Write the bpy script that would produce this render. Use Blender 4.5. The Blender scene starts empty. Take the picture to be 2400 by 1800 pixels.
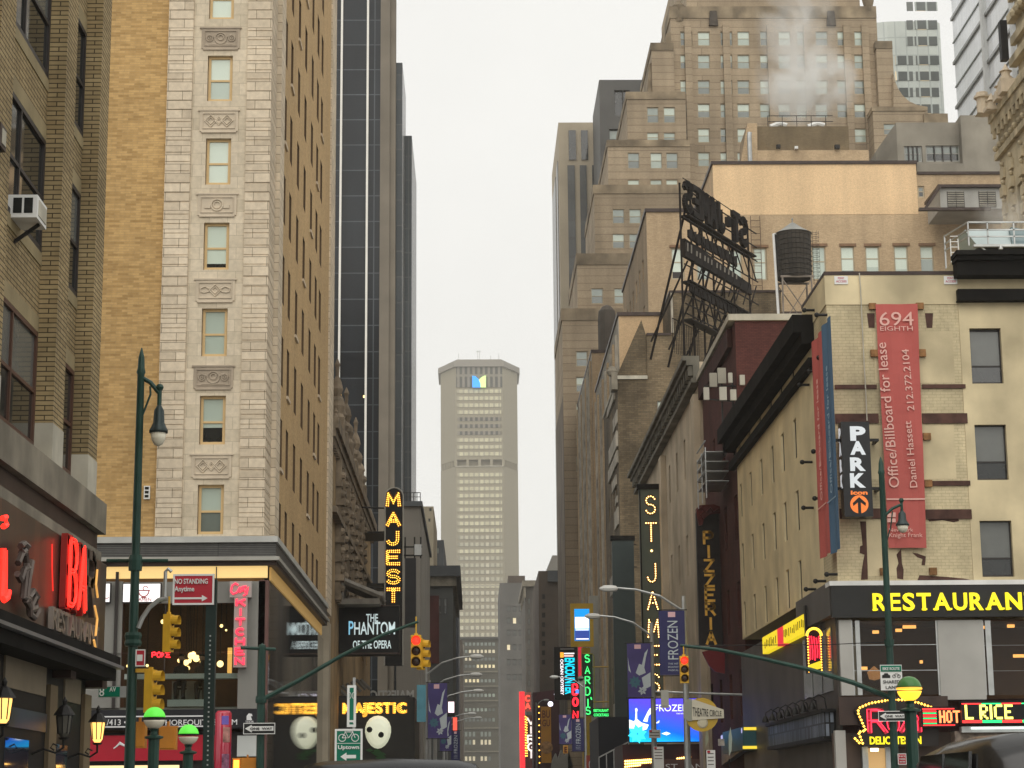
import bpy, bmesh, math, random
from mathutils import Vector, Matrix
random.seed(7)
SC = bpy.context.scene
COL = SC.collection
# ------------------------------------------------------------------ camera (X south, Y east along the street, Z up)
FPX, CX, CY = 4700.0, 1200.0, 900.0
CAM = Vector((0, 0, 1.6))
def cam_axes():
    r = 0.009; ox, oy = -85.0, -980.0
    x = math.cos(r)*ox + math.sin(r)*oy; y = -math.sin(r)*ox + math.cos(r)*oy
    p = math.atan(-y/FPX); a = math.atan(-x/FPX*math.cos(p))
    F = Vector((math.sin(a)*math.cos(p), math.cos(a)*math.cos(p), math.sin(p)))
    R = Vector((math.cos(a), -math.sin(a), 0)); U = R.cross(F)
    return F, R*math.cos(r) - U*math.sin(r), R*math.sin(r) + U*math.cos(r)
CF, CR, CU = cam_axes()
cd = bpy.data.cameras.new('camera'); cam = bpy.data.objects.new('camera', cd); COL.objects.link(cam)
cd.sensor_width = 36; cd.lens = 36*FPX/2400; cd.clip_start = 0.3; cd.clip_end = 6000
cam.matrix_world = Matrix(((CR.x, CU.x, -CF.x, CAM.x), (CR.y, CU.y, -CF.y, CAM.y), (CR.z, CU.z, -CF.z, CAM.z), (0, 0, 0, 1)))
SC.camera = cam
def ray(px, py): return CF*FPX + CR*(px-CX) + CU*(CY-py)
def at(px, py, Y):
    d = ray(px, py); return CAM + d*(Y/d.y)
def atX(px, py, X):
    d = ray(px, py); return CAM + d*(X/d.x)
# ------------------------------------------------------------------ world, sun, exposure
w = bpy.data.worlds.new('World'); SC.world = w; w.use_nodes = True
N = w.node_tree.nodes; L = w.node_tree.links; N.clear()
SUN_EL, SUN_AZ = math.radians(46), math.radians(186)
sky = N.new('ShaderNodeTexSky'); sky.sky_type = 'NISHITA'; sky.sun_disc = False
sky.sun_elevation = SUN_EL; sky.sun_rotation = SUN_AZ
sc_ = N.new('ShaderNodeVectorMath'); sc_.operation = 'SCALE'; sc_.inputs['Scale'].default_value = 0.06
L.new(sky.outputs[0], sc_.inputs[0])
mx = N.new('ShaderNodeMix'); mx.data_type = 'RGBA'; mx.inputs['Factor'].default_value = 0.93      # a closed cloud deck
L.new(sc_.outputs[0], mx.inputs[6]); mx.inputs[7].default_value = (0.90, 0.890, 0.852, 1)
bg = N.new('ShaderNodeBackground'); bg.inputs[1].default_value = 0.93
wt_ = N.new('ShaderNodeTexCoord'); wn = N.new('ShaderNodeTexNoise'); wn.inputs['Scale'].default_value = 4.5; wn.inputs['Detail'].default_value = 4; L.new(wt_.outputs['Generated'], wn.inputs['Vector'])
wr = N.new('ShaderNodeMapRange'); wr.inputs[1].default_value = .3; wr.inputs[2].default_value = .7; wr.inputs[3].default_value = .95; wr.inputs[4].default_value = 1.04; L.new(wn.outputs[0], wr.inputs[0])
wm_ = N.new('ShaderNodeVectorMath'); wm_.operation = 'SCALE'; L.new(mx.outputs[2], wm_.inputs[0]); L.new(wr.outputs[0], wm_.inputs['Scale']); L.new(wm_.outputs[0], bg.inputs[0])
wo = N.new('ShaderNodeOutputWorld'); L.new(bg.outputs[0], wo.inputs[0])
sd = bpy.data.lights.new('sun', 'SUN'); so = bpy.data.objects.new('sun', sd); COL.objects.link(so)
sd.energy = 1.5; sd.angle = math.radians(80); sd.color = (1, 0.965, 0.90)
so.rotation_euler = (math.pi/2 - SUN_EL, 0, math.radians(-6))
SC.view_settings.view_transform = 'Standard'; SC.view_settings.look = 'None'
SC.view_settings.exposure = 0.30; SC.view_settings.gamma = 1
SC.cycles.max_bounces = 8; SC.cycles.diffuse_bounces = 5; SC.cycles.glossy_bounces = 3; SC.cycles.transparent_max_bounces = 8
SC.cycles.volume_bounces = 5; SC.cycles.sample_clamp_indirect = 4; SC.cycles.use_denoising = True
SC.cycles.volume_step_rate = 2.0; SC.cycles.volume_max_steps = 96
# ------------------------------------------------------------------ materials
def _new(name):
    m = bpy.data.materials.new(name); m.use_nodes = True
    t = m.node_tree; return m, t.nodes, t.links, t.nodes['Principled BSDF']
def _rgb(c): return (c[0], c[1], c[2], 1)
def noise_mul(n, l, col_socket, scale, lo, hi, coord='Object', detail=5, stretch=None):
    tc = n.new('ShaderNodeTexCoord'); src = tc.outputs[coord]
    if stretch:
        mp = n.new('ShaderNodeMapping'); mp.inputs['Scale'].default_value = stretch; l.new(src, mp.inputs[0]); src = mp.outputs[0]
    nz = n.new('ShaderNodeTexNoise'); nz.inputs['Scale'].default_value = scale; nz.inputs['Detail'].default_value = detail
    l.new(src, nz.inputs['Vector'])
    mr = n.new('ShaderNodeMapRange'); mr.inputs[1].default_value = .3; mr.inputs[2].default_value = .7
    mr.inputs[3].default_value = lo; mr.inputs[4].default_value = hi; l.new(nz.outputs[0], mr.inputs[0])
    vm = n.new('ShaderNodeVectorMath'); vm.operation = 'SCALE'; l.new(mr.outputs[0], vm.inputs['Scale'])
    if isinstance(col_socket, tuple): vm.inputs[0].default_value = col_socket[:3]
    else: l.new(col_socket, vm.inputs[0])
    return vm.outputs[0]
def plain(name, col, rough=.65, metal=0, var=.12, scale=1.3, streak=True, spec=.25):
    m, n, l, b = _new(name)
    s = noise_mul(n, l, tuple(col), scale, 1-var, 1+var)
    if streak and var > 0: s = noise_mul(n, l, s, scale*.9, 1-var*.9, 1+var*.5, stretch=(1, 1, .12))
    l.new(s, b.inputs['Base Color']); b.inputs['Roughness'].default_value = rough; b.inputs['Metallic'].default_value = metal
    b.inputs['Specular IOR Level'].default_value = spec
    return m
def brick(name, c1, c2, mort, bw=.21, bh=.07, ms=.01, stain=.22, bias=0, rough=.8, offset=.5, bump=.25, big=.35, wob=0.0):
    m, n, l, b = _new(name)
    tc = n.new('ShaderNodeTexCoord'); bt = n.new('ShaderNodeTexBrick'); vec = tc.outputs['UV']
    l.new(vec, bt.inputs['Vector'])
    bt.inputs['Color1'].default_value = _rgb(c1); bt.inputs['Color2'].default_value = _rgb(c2); bt.inputs['Mortar'].default_value = _rgb(mort)
    bt.inputs['Scale'].default_value = 1; bt.inputs['Mortar Size'].default_value = ms; bt.inputs['Mortar Smooth'].default_value = .2
    bt.inputs['Bias'].default_value = bias; bt.inputs['Brick Width'].default_value = bw; bt.inputs['Row Height'].default_value = bh; bt.offset = offset
    s = noise_mul(n, l, bt.outputs[0], big, 1-stain, 1+stain*.7)
    s = noise_mul(n, l, s, .7, 1-stain*.8, 1+stain*.4, stretch=(1, 1, .1))
    s = noise_mul(n, l, s, 6, .9, 1.1)
    l.new(s, b.inputs['Base Color']); b.inputs['Roughness'].default_value = rough; b.inputs['Specular IOR Level'].default_value = .25
    if bump:
        bp = n.new('ShaderNodeBump'); bp.inputs['Strength'].default_value = bump; bp.inputs['Distance'].default_value = .02; bp.invert = True
        l.new(bt.outputs['Fac'], bp.inputs['Height']); l.new(bp.outputs[0], b.inputs['Normal'])
    return m
def emit(name, col, st=1.0, base=None):
    m, n, l, b = _new(name)
    b.inputs['Base Color'].default_value = _rgb(base or [c*.5 for c in col]); b.inputs['Roughness'].default_value = .5
    b.inputs['Emission Color'].default_value = _rgb(col); b.inputs['Emission Strength'].default_value = st
    return m
def glassy(name, col, rough=.06, spec=.5, var=.25, metal=0, scale=.6):
    m = plain(name, col, rough, metal, var, scale, False, spec); return m
def seeglass(name, tint=(.85, .9, .88), refl=1.0):
    m, n, l, b = _new(name); n.remove(b)
    tr = n.new('ShaderNodeBsdfTransparent'); tr.inputs[0].default_value = _rgb(tint)
    gl = n.new('ShaderNodeBsdfGlossy'); gl.inputs['Roughness'].default_value = .02
    fr = n.new('ShaderNodeFresnel'); fr.inputs[0].default_value = 1.5
    mu = n.new('ShaderNodeMath'); mu.operation = 'MULTIPLY'; mu.inputs[1].default_value = refl; l.new(fr.outputs[0], mu.inputs[0])
    mxs = n.new('ShaderNodeMixShader'); l.new(mu.outputs[0], mxs.inputs[0]); l.new(tr.outputs[0], mxs.inputs[1]); l.new(gl.outputs[0], mxs.inputs[2])
    l.new(mxs.outputs[0], n['Material Output'].inputs[0]); return m
def grid_mat(name, a, b_, g, bw, bh, ms, lit=None, thresh=.5, rough=.3, stain=.1):
    """window strip: panes a/b_ between bars g, on uv metres; some panes lit"""
    m, n, l, b = _new(name)
    tc = n.new('ShaderNodeTexCoord'); bt = n.new('ShaderNodeTexBrick'); l.new(tc.outputs['UV'], bt.inputs['Vector'])
    bt.offset = 0; bt.inputs['Scale'].default_value = 1; bt.inputs['Brick Width'].default_value = bw; bt.inputs['Row Height'].default_value = bh
    bt.inputs['Mortar Size'].default_value = ms; bt.inputs['Mortar Smooth'].default_value = 0
    bt.inputs['Color1'].default_value = _rgb(a); bt.inputs['Color2'].default_value = _rgb(b_); bt.inputs['Mortar'].default_value = _rgb(g)
    l.new(noise_mul(n, l, bt.outputs[0], .2, 1-stain, 1+stain), b.inputs['Base Color'])
    b.inputs['Roughness'].default_value = rough; b.inputs['Specular IOR Level'].default_value = .4
    if lit:
        b2 = n.new('ShaderNodeTexBrick'); l.new(tc.outputs['UV'], b2.inputs['Vector']); b2.offset = 0
        for k in ('Scale', 'Brick Width', 'Row Height', 'Mortar Size', 'Mortar Smooth'): b2.inputs[k].default_value = bt.inputs[k].default_value
        b2.inputs['Color1'].default_value = (0, 0, 0, 1); b2.inputs['Color2'].default_value = (1, 1, 1, 1); b2.inputs['Mortar'].default_value = (0, 0, 0, 1)
        mt = n.new('ShaderNodeMath'); mt.operation = 'GREATER_THAN'; mt.inputs[1].default_value = thresh; l.new(b2.outputs[0], mt.inputs[0])
        ms_ = n.new('ShaderNodeMath'); ms_.operation = 'MULTIPLY'; ms_.inputs[1].default_value = lit[3]; l.new(mt.outputs[0], ms_.inputs[0])
        b.inputs['Emission Color'].default_value = _rgb(lit); l.new(ms_.outputs[0], b.inputs['Emission Strength'])
    return m
# ------------------------------------------------------------------ mesh builder
WL = {}                                    # world location of every object built
class MB:
    def __init__(s): s.v = []; s.f = []; s.uv = []; s.m = []
    def face(s, pts, m=0, uv=None):
        pts = [Vector(p) for p in pts]
        if uv is None:
            nn = Vector((0, 0, 0))
            for i in range(len(pts)):
                a, b = pts[i], pts[(i+1) % len(pts)]; nn += a.cross(b)
            ax, ay, az = abs(nn.x), abs(nn.y), abs(nn.z)
            if az > ax and az > ay: uv = [(p.x, p.y) for p in pts]
            elif ay >= ax: uv = [(p.x, p.z) for p in pts]
            else: uv = [(p.y, p.z) for p in pts]
        i = len(s.v); s.v += pts; s.f.append(list(range(i, i+len(pts)))); s.uv.append(uv); s.m.append(m)
    def box(s, x0, x1, y0, y1, z0, z1, m=0):
        x0, x1 = min(x0, x1), max(x0, x1); y0, y1 = min(y0, y1), max(y0, y1); z0, z1 = min(z0, z1), max(z0, z1)
        a = [(x0, y0, z0), (x1, y0, z0), (x1, y1, z0), (x0, y1, z0), (x0, y0, z1), (x1, y0, z1), (x1, y1, z1), (x0, y1, z1)]
        for q in ((0, 3, 2, 1), (4, 5, 6, 7), (0, 1, 5, 4), (1, 2, 6, 5), (2, 3, 7, 6), (3, 0, 4, 7)): s.face([a[k] for k in q], m)
        return s
    def hexa(s, a, m=0):                   # eight corners: four below, four above, both counter-clockwise from above
        for q in ((0, 3, 2, 1), (4, 5, 6, 7), (0, 1, 5, 4), (1, 2, 6, 5), (2, 3, 7, 6), (3, 0, 4, 7)): s.face([a[k] for k in q], m)
        return s
    def bar(s, a, b, w_, h_=None, m=0, up=Vector((0, 0, 1))):
        a, b = Vector(a), Vector(b); h_ = h_ or w_; d = (b-a).normalized()
        if abs(d.dot(up)) > .98: up = Vector((0, 1, 0))
        x = d.cross(up).normalized()*w_/2; y = x.cross(d).normalized()*h_/2
        c = [a-x-y, a+x-y, a+x+y, a-x+y, b-x-y, b+x-y, b+x+y, b-x+y]
        for q in ((0, 3, 2, 1), (4, 5, 6, 7), (0, 1, 5, 4), (1, 2, 6, 5), (2, 3, 7, 6), (3, 0, 4, 7)): s.face([c[k] for k in q], m)
        return s
    def tube(s, pts, r, n=6, m=0, cap=True):
        pts = [Vector(p) for p in pts]; rs = r if isinstance(r, (list, tuple)) else [r]*len(pts); rings = []
        ref = None
        for i, p in enumerate(pts):
            d = (pts[min(i+1, len(pts)-1)] - pts[max(i-1, 0)])
            d = d.normalized() if d.length > 1e-9 else Vector((0, 0, 1))
            if ref is None: ref = Vector((0, 0, 1)) if abs(d.z) < .9 else Vector((1, 0, 0))
            x = d.cross(ref)
            if x.length < 1e-3: x = d.cross(Vector((0, 1, 0)))
            x.normalize(); y = d.cross(x).normalized(); ref = x.cross(d)
            rings.append([p + (x*math.cos(2*math.pi*k/n) + y*math.sin(2*math.pi*k/n))*rs[i] for k in range(n)])
        b = len(s.v)
        for rg in rings: s.v += rg
        for i in range(len(rings)-1):
            for k in range(n):
                s.f.append([b+i*n+k, b+(i+1)*n+k, b+(i+1)*n+(k+1) % n, b+i*n+(k+1) % n]); s.uv.append([(0, 0), (0, 1), (1, 1), (1, 0)]); s.m.append(m)
        if cap:
            s.f.append([b+k for k in range(n)]); s.uv.append([(0, 0)]*n); s.m.append(m)
            s.f.append([b+(len(rings)-1)*n+k for k in range(n)][::-1]); s.uv.append([(0, 0)]*n); s.m.append(m)
        return s
    def lathe(s, c, prof, n=16, m=0, axis='z'):
        c = Vector(c); b = len(s.v)
        for (r, h) in prof:
            for k in range(n):
                a = 2*math.pi*k/n
                if axis == 'z': s.v.append(c + Vector((r*math.cos(a), r*math.sin(a), h)))
                elif axis == 'y': s.v.append(c + Vector((r*math.cos(a), h, r*math.sin(a))))
                else: s.v.append(c + Vector((h, r*math.cos(a), r*math.sin(a))))
        for i in range(len(prof)-1):
            for k in range(n):
                s.f.append([b+i*n+k, b+i*n+(k+1) % n, b+(i+1)*n+(k+1) % n, b+(i+1)*n+k]); s.m.append(m)
                s.uv.append([(k*.2, prof[i][1]), (k*.2+.2, prof[i][1]), (k*.2+.2, prof[i+1][1]), (k*.2, prof[i+1][1])])
        for i, rev in ((0, True), (len(prof)-1, False)):
            if prof[i][0] > 1e-4:
                q = [b+i*n+k for k in range(n)]; s.f.append(q[::-1] if rev else q); s.uv.append([(0, 0)]*n); s.m.append(m)
        return s
    def ball(s, c, r, n=10, m=0, sq=1.0):
        k = max(4, n//2); return s.lathe(c, [(max(r*math.sin(math.pi*i/k), 1e-5), -r*sq*math.cos(math.pi*i/k)) for i in range(k+1)], n, m)
    def prism(s, poly, ext, m=0):
        poly = [Vector(p) for p in poly]; e = Vector(ext); s.face(poly, m); s.face([p+e for p in reversed(poly)], m)
        for i in range(len(poly)):
            a, b = poly[i], poly[(i+1) % len(poly)]; s.face([b, a, a+e, b+e], m)
        return s
    def add(s, o, M=None):
        b = len(s.v); s.v += [(M @ p if M else p) for p in o.v]; s.f += [[i+b for i in q] for q in o.f]; s.uv += o.uv; s.m += o.m; return s
    def mesh(s, name, mats, off=Vector((0, 0, 0)), smooth=False):
        me = bpy.data.meshes.new(name); me.from_pydata([tuple(p-off) for p in s.v], [], s.f)
        ul = me.uv_layers.new(name='UVMap'); k = 0; flat = []
        for q in s.uv:
            for u in q: flat += [u[0], u[1]]
        ul.data.foreach_set('uv', flat)
        for mt in (mats if isinstance(mats, (list, tuple)) else [mats]): me.materials.append(mt)
        me.polygons.foreach_set('material_index', s.m)
        if smooth: me.polygons.foreach_set('use_smooth', [True]*len(s.f))
        me.update(); return me
    def build(s, name, mats, parent=None, smooth=False, base=None, **tg):
        pw = WL[parent.name] if parent else Vector((0, 0, 0))
        if parent is None:
            if base is None:
                xs = [p.x for p in s.v]; ys = [p.y for p in s.v]; zs = [p.z for p in s.v]
                base = ((min(xs)+max(xs))/2, (min(ys)+max(ys))/2, min(zs))
            off = Vector(base)
        else: off = pw
        o = bpy.data.objects.new(name, s.mesh(name, mats, off, smooth)); COL.objects.link(o)
        if parent: o.parent = parent
        else: o.location = off
        WL[o.name] = off.copy(); tag(o, **tg); return o
def tag(o, label=None, cat=None, group=None, kind=None):
    if label: o['label'] = label
    if cat: o['category'] = cat
    if group: o['group'] = group
    if kind: o['kind'] = kind
    return o
def thing(name, label, cat, loc, group=None):
    o = bpy.data.objects.new(name, None); COL.objects.link(o); o.location = Vector(loc); o.empty_display_size = .2
    WL[o.name] = Vector(loc); return tag(o, label, cat, group)
def put(mesh, name, parent, pos, rotz=0, local=False):
    """link a shared mesh at a world position under parent"""
    o = bpy.data.objects.new(name, mesh); COL.objects.link(o)
    pw = WL[parent.name] if parent else Vector((0, 0, 0))
    o.location = Vector(pos) if local else Vector(pos)-pw; o.rotation_euler = (0, 0, rotz)
    if parent: o.parent = parent
    WL[o.name] = Vector(pos); return o
def copy_tree(o, parent=None):
    c = o.copy(); COL.objects.link(c); c.parent = parent
    if parent is None: WL[c.name] = WL.get(o.name, Vector((0, 0, 0))).copy()
    for ch in list(o.children): copy_tree(ch, c)
    return c
ROT = {'W': 0.0, 'S': math.pi/2, 'N': -math.pi/2}       # the way a wall faces; local x runs right, y into the wall
def loc2w(face, o):
    return Matrix.Translation(Vector(o)) @ Matrix.Rotation(ROT[face], 4, 'Z')
def facade(mb, face, o, W, H, holes=(), d=.18, m=0, mrev=None):
    """wall of W x H from its lower left corner o, with recessed openings (u0,u1,v0,v1)"""
    M = loc2w(face, o); mrev = m if mrev is None else mrev
    us = sorted({0, W, *[h[0] for h in holes], *[h[1] for h in holes]}); vs = sorted({0, H, *[h[2] for h in holes], *[h[3] for h in holes]})
    us = [u for u in us if 0 <= u <= W]; vs = [v for v in vs if 0 <= v <= H]
    def inh(u, v): return any(h[0] < u < h[1] and h[2] < v < h[3] for h in holes)
    for j in range(len(vs)-1):
        i = 0
        while i < len(us)-1:
            if inh((us[i]+us[i+1])/2, (vs[j]+vs[j+1])/2): i += 1; continue
            k = i
            while k < len(us)-1 and not inh((us[k]+us[k+1])/2, (vs[j]+vs[j+1])/2): k += 1
            mb.face([M @ Vector((us[i], 0, vs[j])), M @ Vector((us[k], 0, vs[j])), M @ Vector((us[k], 0, vs[j+1])), M @ Vector((us[i], 0, vs[j+1]))], m); i = k
    for (a, b, c, e) in holes:
        P = lambda u, y, v: M @ Vector((u, y, v))
        mb.face([P(a, 0, c), P(a, 0, e), P(a, d, e), P(a, d, c)], mrev); mb.face([P(b, 0, e), P(b, 0, c), P(b, d, c), P(b, d, e)], mrev)
        mb.face([P(a, 0, c), P(a, d, c), P(b, d, c), P(b, 0, c)], mrev); mb.face([P(a, 0, e), P(b, 0, e), P(b, d, e), P(a, d, e)], mrev)
        mb.face([P(a, d, c), P(b, d, c), P(b, d, e), P(a, d, e)], mrev)
_wc = {}
def window(parent, face, pos, W, H, fm, panes, d=.18, fw=.07, rail=.5, sill=None, mull=0, name='window'):
    """pos: bottom centre on the wall plane. frame + sill mesh, one pane child. panes: [(v0,v1,material)] as shares of H"""
    key = (round(W, 2), round(H, 2), fm.name, tuple((a, b, c.name) for a, b, c in panes), round(d, 2), fw, rail, sill.name if sill else 0, mull)
    if key not in _wc:
        a = MB(); hw = W/2
        y0, y1 = d-.09, d-.015
        a.box(-hw, -hw+fw, y0, y1, 0, H); a.box(hw-fw, hw, y0, y1, 0, H); a.box(-hw+fw, hw-fw, y0, y1, 0, fw*1.2); a.box(-hw+fw, hw-fw, y0, y1, H-fw, H)
        if rail: a.box(-hw+fw, hw-fw, y0+.012, y1-.004, H*rail-fw*.4, H*rail+fw*.4)
        for k in range(mull):
            x = -hw + W*(k+1)/(mull+1); a.box(x-fw*.4, x+fw*.4, y0+.006, y1-.002, fw*1.2, H-fw)
        ms = [fm]
        if sill: a.box(-hw-.08, hw+.08, -.07, d-.095, -.12, -.003, 1); ms = [fm, sill]
        b = MB(); pm = []
        for (v0, v1, mt) in panes:
            if mt not in pm: pm.append(mt)
            b.face([(-hw+fw*.5, d-.045, v0*H), (hw-fw*.5, d-.045, v0*H), (hw-fw*.5, d-.045, v1*H), (-hw+fw*.5, d-.045, v1*H)], pm.index(mt))
        _wc[key] = (a.mesh(name, ms), b.mesh('pane', pm))
    wm, pm_ = _wc[key]
    o = put(wm, name, parent, pos, ROT[face]); put(pm_, 'pane', o, (0, 0, 0), 0, True); return o
def span(px0, px1, py, Y): return at(px0, py, Y).x, at(px1, py, Y).x
def west(root, Y, x0, x1, z0, z1, ydeep, mats, rects=(), fm=None, pick=None, d=.2, fw=.07, rail=.5, sill=None, mull=0, pxr=None, name='wall', wname='window', hn=(), hs=(), capm=None):
    """a block whose west face stands on Y with openings (rects in world x0,x1,z0,z1, or pxr in photo pixels), hn / hs: openings (y0,y1,z0,z1) in its north / south face"""
    rects = list(rects)
    for (a, b, c, e) in (pxr or ()):
        p, q = at(a, e, Y), at(c, b, Y); rects.append((p.x, q.x, p.z, q.z))
    mb = MB(); H = z1-z0
    facade(mb, 'W', (x0, Y, z0), x1-x0, H, [(a-x0, b-x0, c-z0, e-z0) for a, b, c, e in rects], d)
    facade(mb, 'N', (x0, Y+ydeep, z0), ydeep, H, [(Y+ydeep-b, Y+ydeep-a, c-z0, e-z0) for a, b, c, e in hn], d)
    facade(mb, 'S', (x1, Y, z0), ydeep, H, [(a-Y, b-Y, c-z0, e-z0) for a, b, c, e in hs], d)
    mb.face([(x0, Y, z1), (x1, Y, z1), (x1, Y+ydeep, z1), (x0, Y+ydeep, z1)]); mb.face([(x1, Y+ydeep, z0), (x0, Y+ydeep, z0), (x0, Y+ydeep, z1), (x1, Y+ydeep, z1)])
    wobj = mb.build(name, mats, root)
    for i, (a, b, c, e) in enumerate(rects):
        window(root, 'W', ((a+b)/2, Y, c), round(b-a, 1), round(e-c, 1), fm, pick(i), d, fw, rail, sill, mull, wname)
    for i, (a, b, c, e) in enumerate(hn): window(root, 'N', (x0, (a+b)/2, c), b-a, e-c, fm, pick(i), d, fw, rail, sill, mull, wname)
    for i, (a, b, c, e) in enumerate(hs): window(root, 'S', (x1, (a+b)/2, c), b-a, e-c, fm, pick(i), d, fw, rail, sill, mull, wname)
    return wobj
# ------------------------------------------------------------------ lettering
_tc = {}
def text_mb(txt, h, depth=.03, bold=0.0, width=None, shear=0.0, spacing=1.0, slab=0.0):
    """flat letters as a builder in local x (right), z (up), facing -y, from the lower left corner; cap height h; squeezed to width"""
    key = (txt, bold, shear, spacing, slab)
    if key not in _tc:
        cu = bpy.data.curves.new('lettering', 'FONT'); cu.body = txt; cu.size = 1; cu.extrude = .5; cu.offset = bold; cu.shear = shear
        cu.space_character = spacing; cu.resolution_u = 3
        ob = bpy.data.objects.new('lettering', cu); COL.objects.link(ob)
        dg = bpy.context.evaluated_depsgraph_get(); dg.update()
        me = bpy.data.meshes.new_from_object(ob.evaluated_get(dg))
        _tc[key] = ([v.co.copy() for v in me.vertices], [list(p.vertices) for p in me.polygons])
        bpy.data.objects.remove(ob); bpy.data.curves.remove(cu); bpy.data.meshes.remove(me)
    vs, fs = _tc[key]
    x0 = min(v.x for v in vs); x1 = max(v.x for v in vs)
    y0, y1 = (min(v.y for v in vs), max(v.y for v in vs))
    sy = h/.73; sx = sy if width is None else width/(x1-x0)
    mb = MB(); mb.v = [Vector(((v.x-x0)*sx, -v.z*depth, v.y*sy)) for v in vs]
    mb.f = [list(f) for f in fs]; mb.uv = [[(0, 0)]*len(f) for f in fs]; mb.m = [0]*len(fs)
    mb.w = (x1-x0)*sx; return mb
def put_text(parent, face, o, txt, h, mat, width=None, center=False, depth=.03, bold=0.0, rot=0.0, name='lettering', shear=0.0, spacing=1.0):
    """o: lower-left (or lower-centre) point of the text in the world; rot turns it in the plane of the sign"""
    mb = text_mb(txt, h, depth, bold, width, shear, spacing)
    M = loc2w(face, o) @ Matrix.Rotation(-rot, 4, 'Y')
    if center: M = M @ Matrix.Translation((-mb.w/2, 0, 0))
    b = MB().add(mb, M); return b.build(name, mat, parent)
def arc(cx, cy, rx, ry, a0, a1, n=8): return [(cx+rx*math.cos(math.radians(a0+(a1-a0)*i/n)), cy+ry*math.sin(math.radians(a0+(a1-a0)*i/n))) for i in range(n+1)]
SF = {                                     # stroke letters on a 1 x 1 cell
 'A': [[(0, 0), (.5, 1), (1, 0)], [(.2, .35), (.8, .35)]], 'B': [[(0, 0), (0, 1), (.6, 1)]+arc(.6, .76, .35, .24, 90, -90, 5)+[(0, .52)], [(.6, .52)]+arc(.6, .26, .4, .26, 90, -90, 5)+[(0, 0)]],
 'C': [arc(.55, .5, .5, .5, 50, 310, 12)], 'D': [[(0, 0), (0, 1), (.45, 1)]+arc(.45, .5, .55, .5, 90, -90, 8)+[(0, 0)]],
 'E': [[(1, 1), (0, 1), (0, 0), (1, 0)], [(0, .52), (.8, .52)]], 'F': [[(1, 1), (0, 1), (0, 0)], [(0, .52), (.8, .52)]],
 'G': [arc(.52, .5, .5, .5, 50, 330, 12)+[(1, .45), (.6, .45)]], 'H': [[(0, 0), (0, 1)], [(1, 0), (1, 1)], [(0, .5), (1, .5)]], 'I': [[(.5, 0), (.5, 1)]],
 'J': [[(.85, 1), (.85, .3)]+arc(.45, .3, .4, .3, 0, -170, 7)], 'K': [[(0, 0), (0, 1)], [(1, 1), (0, .4)], [(.35, .62), (1, 0)]], 'L': [[(0, 1), (0, 0), (1, 0)]],
 'M': [[(0, 0), (.1, 1), (.5, .25), (.9, 1), (1, 0)]], 'N': [[(0, 0), (0, 1), (1, 0), (1, 1)]], 'O': [arc(.5, .5, .5, .5, 0, 360, 16)],
 'P': [[(0, 0), (0, 1), (.6, 1)]+arc(.6, .74, .38, .26, 90, -90, 6)+[(0, .48)]], 'R': [[(0, 0), (0, 1), (.6, 1)]+arc(.6, .75, .36, .25, 90, -90, 6)+[(0, .5)], [(.5, .5), (1, 0)]],
 'S': [arc(.5, .75, .45, .25, 20, 250, 8)+[(.6, .52)]+arc(.5, .26, .47, .26, 70, -160, 8)], 'T': [[(0, 1), (1, 1)], [(.5, 1), (.5, 0)]],
 'U': [[(0, 1), (0, .35)]+arc(.5, .35, .5, .35, 180, 360, 8)+[(1, 1)]], 'V': [[(0, 1), (.5, 0), (1, 1)]], 'W': [[(0, 1), (.25, 0), (.5, .8), (.75, 0), (1, 1)]],
 'Y': [[(0, 1), (.5, .5), (1, 1)], [(.5, .5), (.5, 0)]], 'Z': [[(0, 1), (1, 1), (0, 0), (1, 0)]], '.': [[(.4, .45), (.6, .45), (.6, .6), (.4, .6), (.4, .45)]]}
def strokes(ch, x, z, w_, h_): return [[(x+p[0]*w_, z+p[1]*h_) for p in s] for s in SF[ch]]
def resample(pl, step):
    out = [Vector((*pl[0], 0))]; acc = 0
    tot = sum((Vector(pl[i+1])-Vector(pl[i])).length for i in range(len(pl)-1)); n = max(1, round(tot/step)); st = tot/n; nxt = st
    run = 0; res = [pl[0]]
    for i in range(len(pl)-1):
        a, b = Vector(pl[i]), Vector(pl[i+1]); d = (b-a).length
        while run+d >= nxt-1e-6 and len(res) <= n:
            t = (nxt-run)/d if d else 0; q = a+(b-a)*t; res.append((q.x, q.y)); nxt += st
        run += d
    return res
def bulbs(mb, M, sts, step, r, m=0):
    for s in sts:
        for (x, z) in resample(s, step):
            c = Vector((x, 0, z))
            p = [M @ (c+Vector(q)*r) for q in ((1, 0, 0), (0, 0, 1), (-1, 0, 0), (0, 0, -1), (0, -1, 0))]
            for q in ((1, 0, 4), (2, 1, 4), (3, 2, 4), (0, 3, 4)):
                b = len(mb.v); mb.v += [p[k] for k in q]; mb.f.append([b, b+1, b+2]); mb.uv.append([(0, 0)]*3); mb.m.append(m)
def neon(mb, M, sts, r, m=0, n=5):
    for s in sts: mb.tube([M @ Vector((x, 0, z)) for x, z in s], r, n, m)
def ribbon(mb, M, sts, w_, t=.02, m=0):
    """flat channel strokes of width w_"""
    for s in sts:
        for i in range(len(s)-1):
            a, b = Vector((s[i][0], 0, s[i][1])), Vector((s[i+1][0], 0, s[i+1][1])); d = (b-a)
            if d.length < 1e-6: continue
            d.normalize(); nn = Vector((-d.z, 0, d.x))*w_/2; e = d*w_*.35; y = Vector((0, t, 0))
            q = [a-e-nn, b+e-nn, b+e+nn, a-e+nn]
            mb.prism([M @ (p - y*.5) for p in q], (M.to_3x3() @ y), m)
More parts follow.
